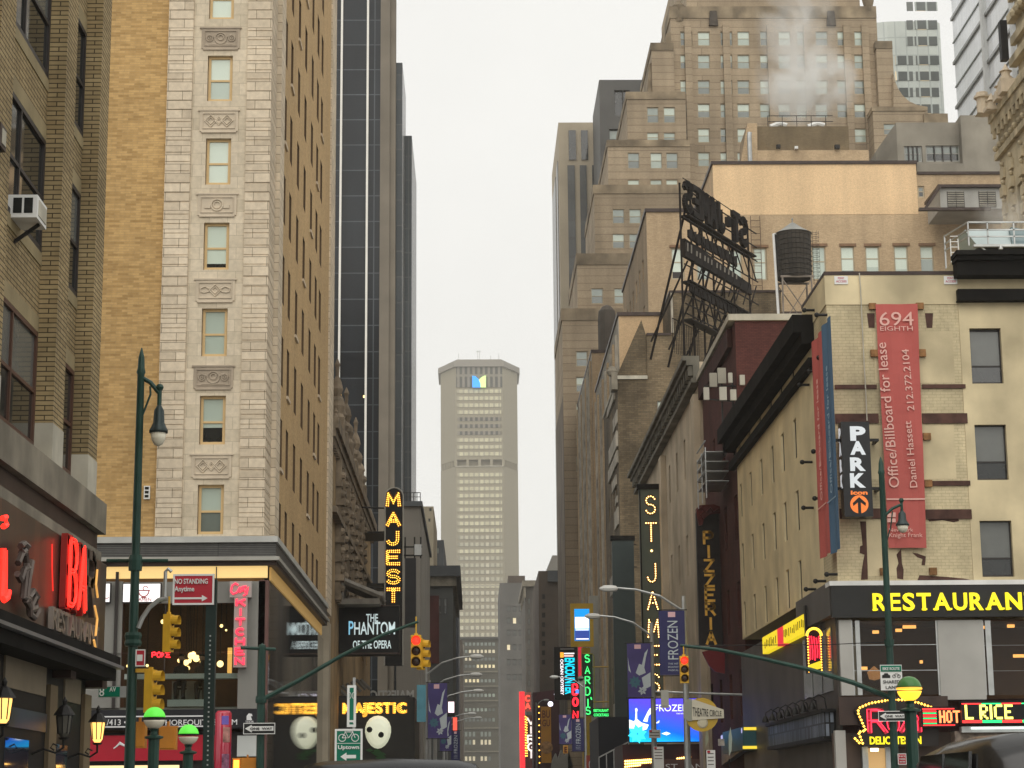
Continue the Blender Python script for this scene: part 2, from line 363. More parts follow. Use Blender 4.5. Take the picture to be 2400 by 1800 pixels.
# ------------------------------------------------------------------ shared materials
M = {}
M['asphalt'] = plain('wet asphalt', (.045, .045, .047), .3, 0, .3, .5, False)
M['pave'] = plain('paving', (.3, .29, .27), .6, 0, .15, .8, False)
M['mark'] = plain('road paint', (.7, .7, .66), .6, 0, .15, 2, False)
M['brown_brick'] = brick('raked brown brick', (.40, .305, .16), (.31, .23, .115), (.055, .04, .022), .44, .082, .0095, .3, rough=.85, bump=.4)
M['ledge'] = plain('soiled limestone', (.22, .195, .15), .8, 0, .3, 1.1)
M['pale_stone'] = plain('pale stone base', (.46, .43, .35), .8, 0, .18, 1.5)
M['lintel'] = plain('stone lintel', (.28, .225, .125), .8, 0, .15, 1.5)
M['umber'] = plain('dark brown metal', (.05, .032, .026), .45, 0, .25, 1.5)
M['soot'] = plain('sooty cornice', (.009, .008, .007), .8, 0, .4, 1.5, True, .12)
M['black'] = plain('black paint', (.009, .009, .009), .5, 0, .2, 2, False, .2)
M['iron'] = plain('black iron', (.02, .019, .018), .5, .3, .3, 2, False)
M['green'] = plain('street furniture green', (.02, .055, .042), .4, .1, .2, 2)
M['green2'] = plain('dull dark green sheet metal', (.05, .065, .05), .5, .1, .15, .8)
M['steel'] = plain('galvanised steel', (.42, .43, .42), .4, .6, .15, 2)
M['white'] = plain('white paint', (.75, .75, .72), .5, 0, .08, 2)
M['offwhite'] = plain('off white glass globe', (.72, .68, .55), .25, 0, .05, 2, False)
M['gold_brick'] = brick('golden brick', (.56, .36, .145), (.33, .195, .066), (.43, .29, .135), .36, .085, .008, .16, bias=-.25, big=.12, bump=.1)
M['south_brick'] = brick('tan brown brick', (.60, .41, .20), (.50, .33, .155), (.42, .31, .17), .24, .08, .01, .12, big=.1, bump=.1)
M['terra'] = brick('limestone blocks', (.68, .575, .43), (.54, .45, .33), (.26, .21, .15), 1.0, .33, .012, .1, rough=.75, big=.3, bump=.4)
M['terra_flat'] = brick('limestone facing', (.66, .565, .425), (.55, .47, .345), (.36, .30, .21), .62, .42, .006, .1, rough=.75, big=.3, bump=.15)
M['terra_plain'] = plain('carved limestone', (.58, .49, .37), .75, 0, .15, 1.2)
M['terra_dark'] = plain('weathered carved limestone', (.40, .33, .25), .8, 0, .2, 1.2)
M['cream_frame'] = plain('cream window frame', (.62, .44, .22), .55, 0, .06, 2, False)
M['tan_frame'] = plain('tan window frame', (.42, .36, .25), .55, 0, .06, 2, False)
M['dark_frame'] = plain('dark window frame', (.035, .03, .028), .45, 0, .1, 2, False)
M['brown_frame'] = plain('brown window frame', (.09, .045, .03), .45, 0, .1, 2, False)
M['grey_frame'] = plain('grey window frame', (.30, .30, .27), .5, 0, .06, 2, False)
M['blind'] = glassy('drawn pale blind behind glass', (.58, .66, .56), .12, .6, .06)
M['blind2'] = glassy('half lit blind behind glass', (.42, .49, .42), .1, .6, .08)
M['mist'] = glassy('grey green glass', (.26, .31, .27), .06, .8, .15)
M['mist2'] = glassy('darker grey glass', (.15, .175, .155), .06, .8, .2)
M['pane_dark'] = glassy('dark glass', (.022, .024, .023), .05, .7, .3)
M['pane_grey'] = glassy('grey shade behind glass', (.13, .135, .125), .15, .5, .25)
M['lit'] = emit('lit office ceiling', (1, .78, .45), 1.1)
M['lamp'] = emit('warm ceiling lamp', (1, .8, .45), 3)
# ------------------------------------------------------------------ ground
XN, XS, YA, YB = -6.9, 12.0, 37.3, 66.0
mb = MB(); mb.face([(-440, -180, -.16), (440, -180, -.16), (440, 1480, -.16), (-440, 1480, -.16)]); mb.build('ground', M['asphalt'], kind='structure')
mb = MB(); mb.face([(-3.2, -60, 0), (8.2, -60, 0), (8.2, 1400, 0), (-3.2, 1400, 0)]); mb.build('street_road', M['asphalt'], kind='structure')
mb = MB(); mb.face([(-160, YA+4.2, .004), (160, YA+4.2, .004), (160, YB-4.2, .004), (-160, YB-4.2, .004)]); mb.build('avenue_road', M['asphalt'], kind='structure')
for (a, b, c, e) in ((-60, -3.2, -60, YA+4.2), (8.2, 80, -60, YA+4.2), (-60, -3.2, YB-4.2, 1400), (8.2, 80, YB-4.2, 1400)):
    MB().box(a, b, c, e, -.15, .15).build('pavement', M['pave'], kind='structure')
mb = MB()
for k in range(8): mb.box(-2.6+k*1.35, -1.9+k*1.35, YA+5, YA+8.2, .004, .010); mb.box(-2.6+k*1.35, -1.9+k*1.35, YB-8.2, YB-5, .004, .010)
mb.build('crosswalk_marking', M['mark'], kind='structure')
# ------------------------------------------------------------------ corner bar building (near left)
def yX(px, py, X): return atX(px, py, X).y
def zX(px, py, X): return atX(px, py, X).z
bar_b = thing('corner_bar_building', 'near brown brick building with stone ledge over a dark bar front', 'building', (XN-5, 33, 0))
Xr = XN-.3
yP2a, yP2b = yX(156, 150, XN), yX(180, 150, XN); yP3a, yP3b = yX(238, 150, XN), yX(258, 150, XN)
yP1b = yX(33, 150, XN); yP1a = yP1b-.9; yP0 = yP1a-4.2
def zc(py, px=105): return zX(px, py, XN-.15)
wz = [(zc(1040)-.1, zc(775)), (zc(579), zc(297)), (zc(140), zc(140)+2.05)]
holes = []
Wd = yP3b-yP0-.9
bays = [(yP0+.9, yP1a), (yP1b, yP2a), (yP2b, yP3a)]
zt = 30.0
zs0 = [z for z in wz]
pitch = wz[1][0]-wz[0][0]
for k in range(1, 4): zs0.append((wz[2][0]+pitch*k, wz[2][1]+pitch*k))
mb = MB(); z0w = 6.9
rc = [(b0+(.14 if i != 2 else .30)-yP0, b1-.02-yP0, a-z0w, c-z0w) for i, (b0, b1) in enumerate(bays) for (a, c) in zs0]
facade(mb, 'S', (Xr, yP0, z0w), yP3b-yP0, zt-z0w, rc, .08)
for (a, b) in ((yP0, yP0+.9), (yP1a, yP1b), (yP2a, yP2b), (yP3a, yP3b)): mb.box(Xr+.002, XN, a, b, 7.75, zt)
mb.box(Xr-14, Xr-.2, yP0-25, yP3b, 0, zt); mb.face([(Xr-.21, yP3b, z0w), (Xr, yP3b, z0w), (Xr, yP3b, zt), (Xr-.21, yP3b, zt)])
mb.box(Xr-.199, XN, yP0-25, yP0-.01, 0, zt)
mb.build('wall', M['brown_brick'], bar_b)
for (a, b) in ((yP0, yP0+.9), (yP1a, yP1b), (yP2a, yP2b), (yP3a, yP3b)):
    MB().box(Xr+.004, XN+.01, a-.01, b+.01, 6.95, 7.745).build('pilaster_base', M['pale_stone'], bar_b)
gls = [M['pane_dark'], M['pane_grey'], M['pane_dark']]
for i, (b0, b1) in enumerate(bays):
    for k, (a, c) in enumerate(zs0):
        u0 = b0+(.14 if i != 2 else .30); u1 = b1-.02
        g = M['pane_grey'] if (i+k) % 2 else M['pane_dark']
        window(bar_b, 'S', (Xr, (u0+u1)/2, a), u1-u0, c-a, M['brown_frame'] if k == 0 else M['dark_frame'], [(0, .5, M['pane_dark']), (.5, 1, g)], .08, .08, .48, None, 1)
        MB().box(Xr-.02, Xr+.012, u0-.05, u1, c+.003, c+.27).build('lintel', M['lintel'], bar_b)
        if k: MB().box(Xr-.02, Xr+.02, u0-.05, u1, a-.22, a-.003).build('sill', M['lintel'], bar_b)
yE = yX(250, 1200, XN+.3)
def band(name, mat, x, y1, z0, z1, y0=5.0, par=bar_b): return MB().box(XN-.8, x, y0, y1, z0, z1).build(name, mat, par)
zL0, zL1 = zX(250, 1255, XN+.3), zX(250, 1182, XN+.3)
band('stone_ledge', M['ledge'], XN+.3, yE, zL0, zL1)
band('upper_moulding', M['umber'], XN+.17, yE-.12, zL0-.32, zL0-.002)
band('lower_moulding', M['ledge'], XN+.24, yE-.05, zL0-.52, zL0-.322)
zF1 = zL0-.522; XF = XN+.3
zF0 = zX(243, 1540, XF); yF = yX(246, 1450, XF)
fasc = brick('polished dark copper panels', (.085, .036, .02), (.022, .012, .009), (.006, .004, .004), .42, 9, .01, .5, rough=.3, bump=0)
fasc.node_tree.nodes['Principled BSDF'].inputs['Specular IOR Level'].default_value = .9
band('sign_fascia', fasc, XF, yF, zF0, zF1)
band('shop_cornice', M['soot'], XF+.28, yF+.12, zF0-.16, zF0-.002); band('cornice_trim', plain('grey cornice trim', (.2, .2, .2), .35, .3), XF+.34, yF+.16, zF0-.215, zF0-.162)
band('cornice_soffit', M['soot'], XF+.22, yF+.05, zF0-.42, zF0-.217)
zFr = zF0-.422
band('shop_front', M['black'], XN+.02, yF-.1, 0, zFr)
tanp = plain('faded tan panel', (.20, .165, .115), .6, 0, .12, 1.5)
def yq(px, py=1600): return yX(px, py, XN+.05)
for (a, b, t0, t1) in ((-90, -2, 1450, 1600), (11, 108, 1537, 1628), (153, 190, 1590, 1650)):
    ya, yb = yq(a), yq(b); MB().box(XN+.022, XN+.055, ya, yb, zX((a+b)/2, 1640 if a > 100 else 1613, XN+.05)-.05, zX((a+b)/2, 1604 if a > 100 else 1552, XN+.05)+.1).build('frieze_panel', tanp, bar_b)
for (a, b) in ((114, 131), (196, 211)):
    MB().box(XN+.022, XN+.09, yq(a), yq(b), 0, zFr-.25).build('pilaster', plain('dark tan pilaster', (.16, .12, .07), .6, 0, .15, 1), bar_b)  # pilasters of a darker tan
zW = zX(60, 1640, XN+.05)-.1
band('door_beam', plain('blue grey beam', (.045, .045, .06), .3, 0, .2, 1), XN+.06, yq(112), zW-.34, zW-.05, 12)
for (a, b) in ((20, 75), (140, 165)): MB().box(XN+.022, XN+.04, yq(a), yq(b), .6, zW-.5).build('shop_window', glassy('shop window glass', (.03, .035, .05), .03, 1.0, .5), bar_b)
for px in (133, 210): MB().box(XN-.1, XN+.32, yq(px)-.22, yq(px)+.22, zFr-.12, zFr+.18).build('bracket', M['umber'], bar_b)
# ------------------------------------------------------------------ hotel
hot = thing('hotel_building', 'tall golden brick hotel with a pale limestone corner bay above a glass base', 'hotel', (-20, 80, 0))
xb0 = at(378, 700, YB).x; HT = 62.0
ZB = at(624, 1258, YB).z
MB().box(-44, xb0, YB+.12, 96, ZB, HT).build('wall', M['gold_brick'], hot)
xc = at(628, 600, YB).x
wx0, wx1 = at(476, 600, YB).x, at(536, 600, YB).x
zb0 = at(500, 1252, YB).z; st = (at(500, 236, YB).z-zb0)/5; hw_ = 1.66
wzs = [zb0+st*k for k in range(0, 16)]
mb = MB()
xs = [xb0, at(441, 600, YB).x, at(571, 600, YB).x, xc]
holes = [(wx0-xs[1], wx1-xs[1], z-ZB, z+hw_-ZB) for z in wzs if z+hw_ < HT]
facade(mb, 'W', (xs[1], YB+.03, ZB), xs[2]-xs[1], HT-ZB, holes, .22)
mb.build('limestone_bay', M['terra_flat'], hot)
mb = MB(); mb.box(xb0, xs[1], YB-.03, YB+.6, ZB, HT); mb.box(xs[2], xc, YB-.03, YB+1.9, ZB, HT); mb.build('corner_quoins', M['terra'], hot)
MB().box(xc-.4, XN+.11, YB+1.905, YB+3.3, ZB, HT).build('corner_quoins', M['terra'], hot)
ribs = MB(); ribs2 = MB()
k = 0; z = ZB+.04
while z < 34:
    h = .30+.10*((k*7) % 3 == 0)
    ribs.box(xb0+.01, xs[1]-.01, YB-.055, YB-.031, z, z+h); ribs2.box(xs[2]+.01, xc+.02, YB-.055, YB+1.88, z, z+h); z += h+.035; k += 1
ribs.build('raised_blocks', M['terra'], hot); ribs2.build('raised_blocks', M['terra'], hot)
def paneset(i): return [[(0, 1, M['blind'])], [(0, .5, M['blind2']), (.5, 1, M['blind'])], [(0, .15, M['pane_dark']), (.15, 1, M['blind'])], [(0, 1, M['blind2'])], [(0, .36, M['pane_dark']), (.36, 1, M['blind2'])], [(0, .48, M['mist2']), (.48, 1, M['blind2'])]][i % 6]
order = [5, 4, 3, 2, 0, 1, 0, 0, 1, 2, 3, 0, 1, 2, 0, 1]
for k, z in enumerate(wzs):
    if z+hw_ < HT: window(hot, 'W', ((wx0+wx1)/2, YB+.03, z), wx1-wx0-.04, hw_, M['cream_frame'], paneset(order[k]), .22, .09, .47, None)
def relief(kind):
    m = MB(); y = -.05
    m.box(-.66, .66, -.035, .0, -.36, .36); m.box(-.72, .72, -.06, .0, .365, .42); m.box(-.6, .6, -.055, .0, -.42, -.365)
    def loop(pts, r=.026): m.tube([(p[0], y, p[1]) for p in pts], r, 5)
    for (a, b, c, e) in ((-.56, .56, -.28, -.255), (-.56, .56, .255, .28)): m.box(a, b, -.065, -.036, c, e)
    for s in (-.56, .54): m.box(s, s+.02, -.065, -.036, -.254, .254)
    if kind == 0:
        loop(arc(0, 0, .2, .2, 0, 360, 14)); loop(arc(0, .03, .1, .1, 0, 360, 10))
        for s in (-1, 1): loop(arc(s*.38, 0, .11, .11, 0, 360, 10)); loop([(s*.2, .02), (s*.28, .1), (s*.38, .13)]); loop(arc(s*.38, 0, .045, .045, 0, 360, 8))
        m.box(-.4, .4, -.06, -.036, -.24, -.21)
    elif kind == 1:
        for (c, w_, h_) in ((-.28, .2, .21), (0, .13, .15), (.28, .2, .21)):
            for q in (1, .6): loop([(c-w_*q, 0), (c, h_*q), (c+w_*q, 0), (c, -h_*q), (c-w_*q, 0)])
    elif kind == 2:
        loop(arc(0, 0, .2, .2, 0, 360, 14), .035); loop(arc(0, 0, .12, .12, 0, 360, 12))
        for s in (-1, 1): m.box(s*.22 if s > 0 else -.42, .42 if s > 0 else -.22, -.07, -.036, -.12, .0)
    else:
        loop([(-.2, 0), (0, .2), (.2, 0), (0, -.2), (-.2, 0)]); loop([(-.12, 0), (0, .12), (.12, 0), (0, -.12), (-.12, 0)])
        for s in (-1, 1): loop([(s*.2, .05), (s*.34, .13), (s*.5, .06), (s*.48, -.06), (s*.36, -.08), (s*.2, -.04)])
    return m
rel = [relief(k).mesh('relief_panel', M['terra_plain' if k != 0 else 'terra_dark']) for k in range(4)]
ks = [None, 1, 0, 3, 2, 1, 0, 3, 2, 1, 0, 3]
for k in range(1, 12):
    za, zb = wzs[k-1]+hw_, wzs[k]
    put(rel[ks[k]], 'relief_panel', hot, ((wx0+wx1)/2, YB+.03, (za+zb)/2-.06))
# south wall of the hotel
yq1 = yX(776, 900, XN)
cols = [(yX(p, 400, XN), wd) for p, wd in ((655, .8), (665, .8), (679, .9), (696, .95), (712, 1.0), (728, 1.0), (741, 1.05), (751, 1.1))]
rcs = []
for ci, (yc, wd) in enumerate(cols):
    for k, z in enumerate(wzs[:11]):
        dz = -.15
        rcs.append((max(yc-wd/2, YB+3.4), yc+wd/2, z+dz, z+dz+1.8))
ym1, ym2 = YB+1.92, yX(766, 900, XN)
mb = MB(); facade(mb, 'S', (XN+.04, ym1, ZB), ym2-ym1, HT-ZB, [(a-ym1, b-ym1, c-ZB, e-ZB) for a, b, c, e in rcs], .16, 0, 1); mb.build('south_wall', [M['south_brick'], plain('brown reveal with painted shade', (.11, .07, .035), .8, 0, .2)], hot)  # reveals coloured dark for the shade inside the openings
MB().box(XN-.5, XN+.12, ym2, yq1, ZB, HT).build('end_quoin', M['terra'], hot)
for i, (a, b, c, e) in enumerate(rcs):
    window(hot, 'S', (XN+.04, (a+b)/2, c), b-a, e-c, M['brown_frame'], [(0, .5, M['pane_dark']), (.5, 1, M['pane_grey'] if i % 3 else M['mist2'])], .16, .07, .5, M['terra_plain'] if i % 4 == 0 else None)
MB().box(-44, XN-.55, 66.6, yq1, HT, HT+1.2).build('parapet', M['terra_plain'], hot)
MB().box(-44, XN-.0, 95, yq1+.0, 0, HT).build('rear_wall', M['south_brick'], hot) if False else None
# hotel base: canopy, warm soffit, glass, interior
XB = XN+.45; YG = YB-.35
gp = plain('grey metal panel', (.24, .235, .215), .4, .2, .08, .8); louv = brick('dark louvre', (.11, .108, .1), (.085, .083, .078), (.03, .03, .03), 4.2, .06, .012, .1, rough=.5, offset=0, bump=.3)
def zY(py, px=500, Y=YG): return at(px, py, Y).z
z1 = [zY(p) for p in (1258, 1272, 1306, 1315, 1326, 1353)]
yend = yX(770, 1400, XB)
MB().box(-44, XB, YG-.12, yend, z1[1], z1[0]).build('canopy_edge', plain('pale grey canopy edge', (.46, .46, .43), .5, 0, .1), hot)
MB().box(-44, XB-.06, YG-.04, yend-.05, z1[2], z1[1]-.002).build('louvre_band', louv, hot)
MB().box(-44, XB+.06, YG-.2, yend+.05, z1[3], z1[2]-.002).build('canopy_lip', plain('grey canopy lip', (.36, .35, .31), .5, 0, .1), hot)
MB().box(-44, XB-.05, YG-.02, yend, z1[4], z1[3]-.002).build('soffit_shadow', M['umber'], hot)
warm = emit('warm cove light', (1, .68, .26), .62)
MB().box(-44, XB-.35, YG+.12, YG+.3, z1[5], z1[4]-.002).build('cove_light', warm, hot)
MB().box(XB-.32, XB-.25, YG+.5, yend-.3, z1[5]-.05, z1[4]-.002).build('cove_light', emit('dim cove light', (1, .62, .2), .16), hot)
zT = z1[5]-.002
zSl1, zSl0 = zY(1577), zY(1589)
zBk1 = zY(1663); zFl = zY(1647)
din = plain('dark restaurant interior', (.14, .075, .04), .7, 0, .3, .7); lightin = plain('grey counter front', (.35, .34, .3), .6, 0, .1)
MB().box(-44, XB-.5, YG+3.2, YG+3.4, 0, zT).build('interior_wall', din, hot)
MB().box(-44, XB-.5, YG+.35, YG+3.19, zT-.35, zT-.003).build('interior_ceiling', plain('brown ceiling', (.2, .12, .06), .7, 0, .3), hot)
MB().box(-44, XB-.5, YG+.31, YG+3.19, zBk1-.2, zFl-.12).build('dining_floor', lightin, hot)
xs0 = at(288, 1600, YG).x; xs1 = at(556, 1600, YG).x
MB().box(xs0, xs1, YG+.25, YG+.7, zSl0, zSl1).build('window_counter', M['white'], hot)
MB().box(at(390, 1640, YG).x, at(480, 1640, YG).x, YG+.2, YG+.3, zFl-.1, zFl+.12).build('floor_edge', M['white'], hot)
MB().box(at(388, 1640, YG).x, at(478, 1640, YG).x, YG+1.3, YG+1.4, zFl, zSl0-.02).build('counter_back', lightin, hot)
# grey mullions and panels of the west glass
def pxbox(name, a, b, t, u, mat, y0=0., y1=.1, par=hot):
    p, q = at(a, u, YG), at(b, t, YG); return MB().box(p.x, q.x, YG+y0, YG+y1, p.z, q.z).build(name, mat, par)
pxbox('grey_panel', 100, 288, 1362, 1660, gp, .1, .2); pxbox('grey_panel', 556, 622, 1362, 1661, gp, .0, .2); pxbox('transom_panel', 289, 555, 1362, 1414, gp, .1, .2)
for (a, b, t, u) in ((268, 271, 1340, 1660), (505, 508, 1328, 1362), (385, 387, 1415, 1576), (225, 622, 1528, 1531)): pxbox('mullion', a, b, t, u, M['dark_frame'], .03, .096)
pxbox('pane', 289, 555, 1416, 1527, seeglass('clear glass'), .12, .125); pxbox('pane', 289, 555, 1532, 1660, seeglass('clear glass low'), .12, .125)
pxbox('dark_band', 100, 622, 1662, 1712, plain('black sign band', (.022, .022, .026), .35, 0, .15), -.25, .2)
pxbox('shop_wall', 100, 622, 1714, 1990, plain('dark shop wall', (.04, .035, .035), .4, 0, .3), .3, .5)
pxbox('white_panel', 556, 603, 1724, 1773, plain('pale grey panel', (.5, .52, .5), .5, 0, .05), -.1, .2)
for i, (px, py, r) in enumerate(((448, 1537, 8), (460, 1543, 8.5), (436, 1553, 7), (440, 1566, 5.5), (421, 1548, 5.5), (453, 1533, 6), (474, 1550, 6), (519, 1467, 4), (530, 1477, 2.6), (382, 1457, 5.5), (300, 1561, 4), (345, 1560, 3.5), (516, 1556, 8), (444, 1549, 5))):
    c = at(px, py, YG+1.2); m = MB(); m.ball(c, r/4700*66*1.0, 10); m.tube([c+Vector((0, 0, r/4700*60)), (c.x, c.y, zT-.36)], .012, 4, 1); m.build('globe_lamp', [emit('globe lamp', (1, .66, .24), 3.0), M['black']], hot, smooth=True)
p = at(378, 1534, YG+1.0); b = MB(); neon(b, loc2w('W', p), [s for i, ch in enumerate('POKE') for s in strokes(ch, i*.16-.3, -.09, .12, .16)], .022); b.build('neon_word', emit('red neon', (1, .02, .03), 3.5), hot)
p = at(538, 1550, YG+1.2); MB().box(p.x-.07, p.x+.07, p.y, p.y+.1, p.z-.45, p.z+.45).build('amber_wall_light', emit('amber wall light', (1, .5, .12), .9), hot)
# ribbed mirror glass along the street
rg, n_, l_, b_ = _new('dark ribbed mirror glass')
b_.inputs['Base Color'].default_value = (.30, .31, .32, 1); b_.inputs['Metallic'].default_value = 1; b_.inputs['Roughness'].default_value = .012
tc_ = n_.new('ShaderNodeTexCoord'); wv = n_.new('ShaderNodeTexWave'); wv.inputs['Scale'].default_value = 1.6; wv.bands_direction = 'X'; l_.new(tc_.outputs['UV'], wv.inputs['Vector'])
bp_ = n_.new('ShaderNodeBump'); bp_.inputs['Strength'].default_value = .02; bp_.inputs['Distance'].default_value = .01; l_.new(wv.outputs[0], bp_.inputs['Height']); l_.new(bp_.outputs[0], b_.inputs['Normal'])
XG = at(626, 1600, YG+.2).x
MB().box(XG-.25, XG, YG+.22, yX(757, 1600, XG), 0, zT-.1).build('mirror_glass', rg, hot)
MB().box(XG-.5, XG+.25, yX(757, 1600, XG)+.01, yX(772, 1600, XG+.2), 0, zY(1500, 760, 100)).build('end_pilaster', plain('beige pilaster', (.36, .31, .23), .6, 0, .12), hot)
MB().box(XG-.3, XG+.03, YG+.0, YG+.215, 0, zT-.1).build('corner_post', plain('red brown corner post', (.13, .07, .06), .4, 0, .1), hot)
# ------------------------------------------------------------------ Broadway theatre beyond the hotel (north side)
def PZ(px, py, Y): return at(px, py, Y).z
def PX(px, py, Y): return at(px, py, Y).x
M['stucco'] = plain('aged ochre stucco', (.30, .21, .11), .85, 0, .3, .7); M['ornate'] = plain('dark weathered terracotta', (.19, .15, .105), .85, 0, .4, 1.5)
M['tile'] = plain('grey clay roof tile', (.17, .155, .13), .6, 0, .25, 2)
Xm = XN-.05; Y0m = yq1+.35; Y1m = 134
thr = thing('theatre_building', 'ochre stucco theatre with baroque finials and tiled canopy roof past the hotel', 'theatre', (Xm-12, 116, 0))
zr = zX(800, 1010, Xm)
def ym(px, py=1200): return yX(px, py, Xm)
ya_, yb_, yc_ = Y0m, ym(858), Y1m
zA, zBm = zX(786, 1010, Xm), zX(845, 1100, Xm)
rcm = [(y-.45, y+.45, z, z+1.9) for y in (104.5, 108.5, 117, 121, 125, 129.5) for z in (10.2, 14.0)]
west(thr, Y0m, Xm-24, Xm, 0, zA, Y1m-Y0m, M['stucco'], fm=M['dark_frame'], pick=lambda i: [(0, 1, M['pane_dark'])], hs=rcm, d=.3)
rnd = random.Random(3)
cor = MB(); cor.box(Xm-.05, Xm+.4, Y0m, Y1m+.1, zA-.5, zA+.02); cor.box(Xm-.05, Xm+.26, Y0m, Y1m, zA-.9, zA-.505); cor.box(Xm-.05, Xm+.35, Y0m, Y1m, zA-4.6, zA-4.3)
y = Y0m+.4
while y < Y1m: cor.box(Xm-.02, Xm+.2, y, y+.28, zA-1.3, zA-.905); y += .75
cor.build('cornice', M['ornate'], thr)
for i, yy in enumerate((100.2, 103.2, 107.5, 111.8, 116.2, 121)):
    s = MB(); wd = .7
    s.box(Xm-.02, Xm+.28, yy-wd*.5, yy+wd*.5, zA-8.5, zA-1.32)
    for q in range(7): s.box(Xm-.02, Xm+.32+.12*(q % 2), yy-.46, yy+.46, zA-8.4+q*.95, zA-8.1+q*.95); s.ball((Xm+.3, yy, zA-7.8+q*.95), .2, 7)
    s.build('ornate_pilaster', M['ornate'], thr)
    f = MB(); hh = 1.0 if i % 2 else 1.5
    c = (Xm+.0, yy, zA+.03)
    f.box(Xm-.5, Xm+.4, yy-.5, yy+.5, zA+.021, zA+.55*hh); f.lathe(c, [(.42, .55*hh), (.3, .7*hh), (.42, .95*hh), (.36, 1.15*hh), (.18, 1.3*hh), (.3, 1.55*hh), (.22, 1.8*hh), (.09, 2.0*hh), (.11, 2.3*hh), (.15, 2.4*hh), (.02, 2.62*hh)], 9)
    for sgn in (-1, 1): f.lathe((Xm, yy+sgn*.75, zA), [(.2, 0.03), (.14, .4), (.2, .55), (.05, .95), (.1, 1.05), (.01, 1.25)], 7)
    f.build('finial', M['ornate'], thr)
tl = MB(); Yt = 101.5; xa, xb_ = PX(806, 1390, Yt), PX(872, 1390, Yt); zt0, zt1 = PZ(840, 1398, Yt), PZ(840, 1362, Yt)
for k in range(9):
    y = Yt+k*.45
    tl.tube([(xa-.3, y, zt1+.15), (xb_+.5, y, zt0)], .17, 6)
tl.box(xa-.3, xb_+.4, Yt-.2, Yt+4.3, zt0-.4, zt0-.12); tl.box(xa-.3, xa, Yt-.1, Yt+4.2, zt0-.119, zt1+.1); tl.build('tiled_hood', M['tile'], thr)
for zz in (zA-2.6, zA-3.8, zA-8, zA-8.9):
    p = (Xm+1.7, 124, zz); MB().ball(p, .16, 8).build('bulb', emit('warm bulb', (1, .62, .2), 6), thr)
bal = MB()
for k in range(3): bal.box(Xm-.02, Xm+1.6, 123, 127, zA-2-k*3.2, zA-1.9-k*3.2); bal.bar((Xm+1.55, 123, zA-1-k*3.2), (Xm+1.55, 127, zA-1-k*3.2), .06)
for y in (123, 124, 125, 126, 127): bal.bar((Xm+1.55, y, zA-8.4), (Xm+1.55, y, zA-1), .05)
bal.build('fire_escape', M['iron'], thr)
# ------------------------------------------------------------------ dark glass tower
dk = thing('dark_glass_tower', 'very tall black glass office tower with two white vertical fins', 'tower', (-25, 190, 0))
Yk = 170.0
xk = PX(890, 600, Yk); xp = PX(926, 600, Yk)
dg = brick('black curtain wall', (.012, .015, .019), (.022, .027, .033), (.075, .085, .095), 2.9, 2.35, .055, .3, rough=.2, offset=0, bump=0, big=.05)
con = plain('grey brown concrete pier', (.20, .175, .14), .8, 0, .12, .4); dg2 = brick('blue grey curtain wall', (.055, .065, .07), (.075, .085, .09), (.10, .105, .105), 3, 2.35, .06, .2, rough=.2, offset=0, bump=0, big=.05)
HK = 150
MB().box(-60, xk, Yk, Yk+1.3, 0, HK).box(-60, xk-2.2, Yk+1.301, Yk+40, 0, HK).build('curtain_wall', dg, dk)
for px in (798, 860): x = PX(px, 500, Yk); MB().box(x-.09, x+.09, Yk-.3, Yk-.002, 0, HK).build('white_fin', plain('white fin', (.8, .78, .72), .5, 0, .05), dk)
MB().box(xk+.002, xp-.5, Yk-.35, Yk+1.3, 0, HK).build('concrete_pier', con, dk)
MB().box(xp-.498, xp, Yk-.1, Yk+1.3, 0, HK).build('side_wall', con, dk)
Y2 = Yk+1.31; MB().box(xp-6, PX(943, 250, Y2), Y2, Y2+9, 0, PZ(940, 147, Y2)).build('setback_wing', dg2, dk)
Y3 = Y2+9.01; MB().box(xp-6, PX(965, 500, Y3), Y3, Y3+15, 0, PZ(960, 318, Y3)).build('low_wing', dg2, dk)
for (px, py, wd) in ((791, 925, 18), (853, 929, 4)):
    c = at(px, py, Yk-.2); MB().box(c.x-wd*.018, c.x+wd*.018, c.y, c.y+.15, c.z-.09, c.z+.09).build('lit_ceiling_strip', emit('orange interior light', (1, .62, .25), 2.2), dk)
# ------------------------------------------------------------------ buildings down the north side
def block(name, label, Y, pl, pr, pt, deep, mat, pr2=None, cat='building', **kw):
    x0, x1 = PX(pl, max(pt, 1100) if pt < 1500 else pt, Y), PX(pr, max(pt, 1100) if pt < 1500 else pt, Y); z = PZ((pl+pr)/2, pt, Y)
    r = thing(name, label, cat, ((x0+x1)/2, Y+deep/2, 0)); west(r, Y, x0, x1, 0, z, deep, mat, **kw); return r, x0, x1, z
pd = lambda i: [(0, .5, M['pane_dark']), (.5, 1, M['pane_grey'] if i % 3 else M['mist2'])]
greyc = plain('grey stucco side wall', (.20, .185, .16), .85, 0, .12, .4); greyd = plain('dark slate wall', (.085, .092, .098), .7, 0, .15, .3); paleb = plain('pale cream wall', (.46, .40, .29), .8, 0, .12, .4)
r, x0, x1, z = block('party_wall_building', 'plain grey side wall rising behind the yellow bulb blade sign', 139, 930, 985, 1187, 30, greyc)
MB().box(x0, x1+.15, 138.8, 169, z, z+.35).build('parapet', greyd, r)
f = MB()
for k in range(8): f.bar((x0+k*(x1-x0)/7, 139.2, z+.36), (x0+k*(x1-x0)/7, 139.2, z+1.0), .05)
f.bar((x0, 139.2, z+1.0), (x1, 139.2, z+1.0), .05); f.bar((x0, 139.2, z+.7), (x1, 139.2, z+.7), .04); f.build('roof_railing', M['iron'], r)
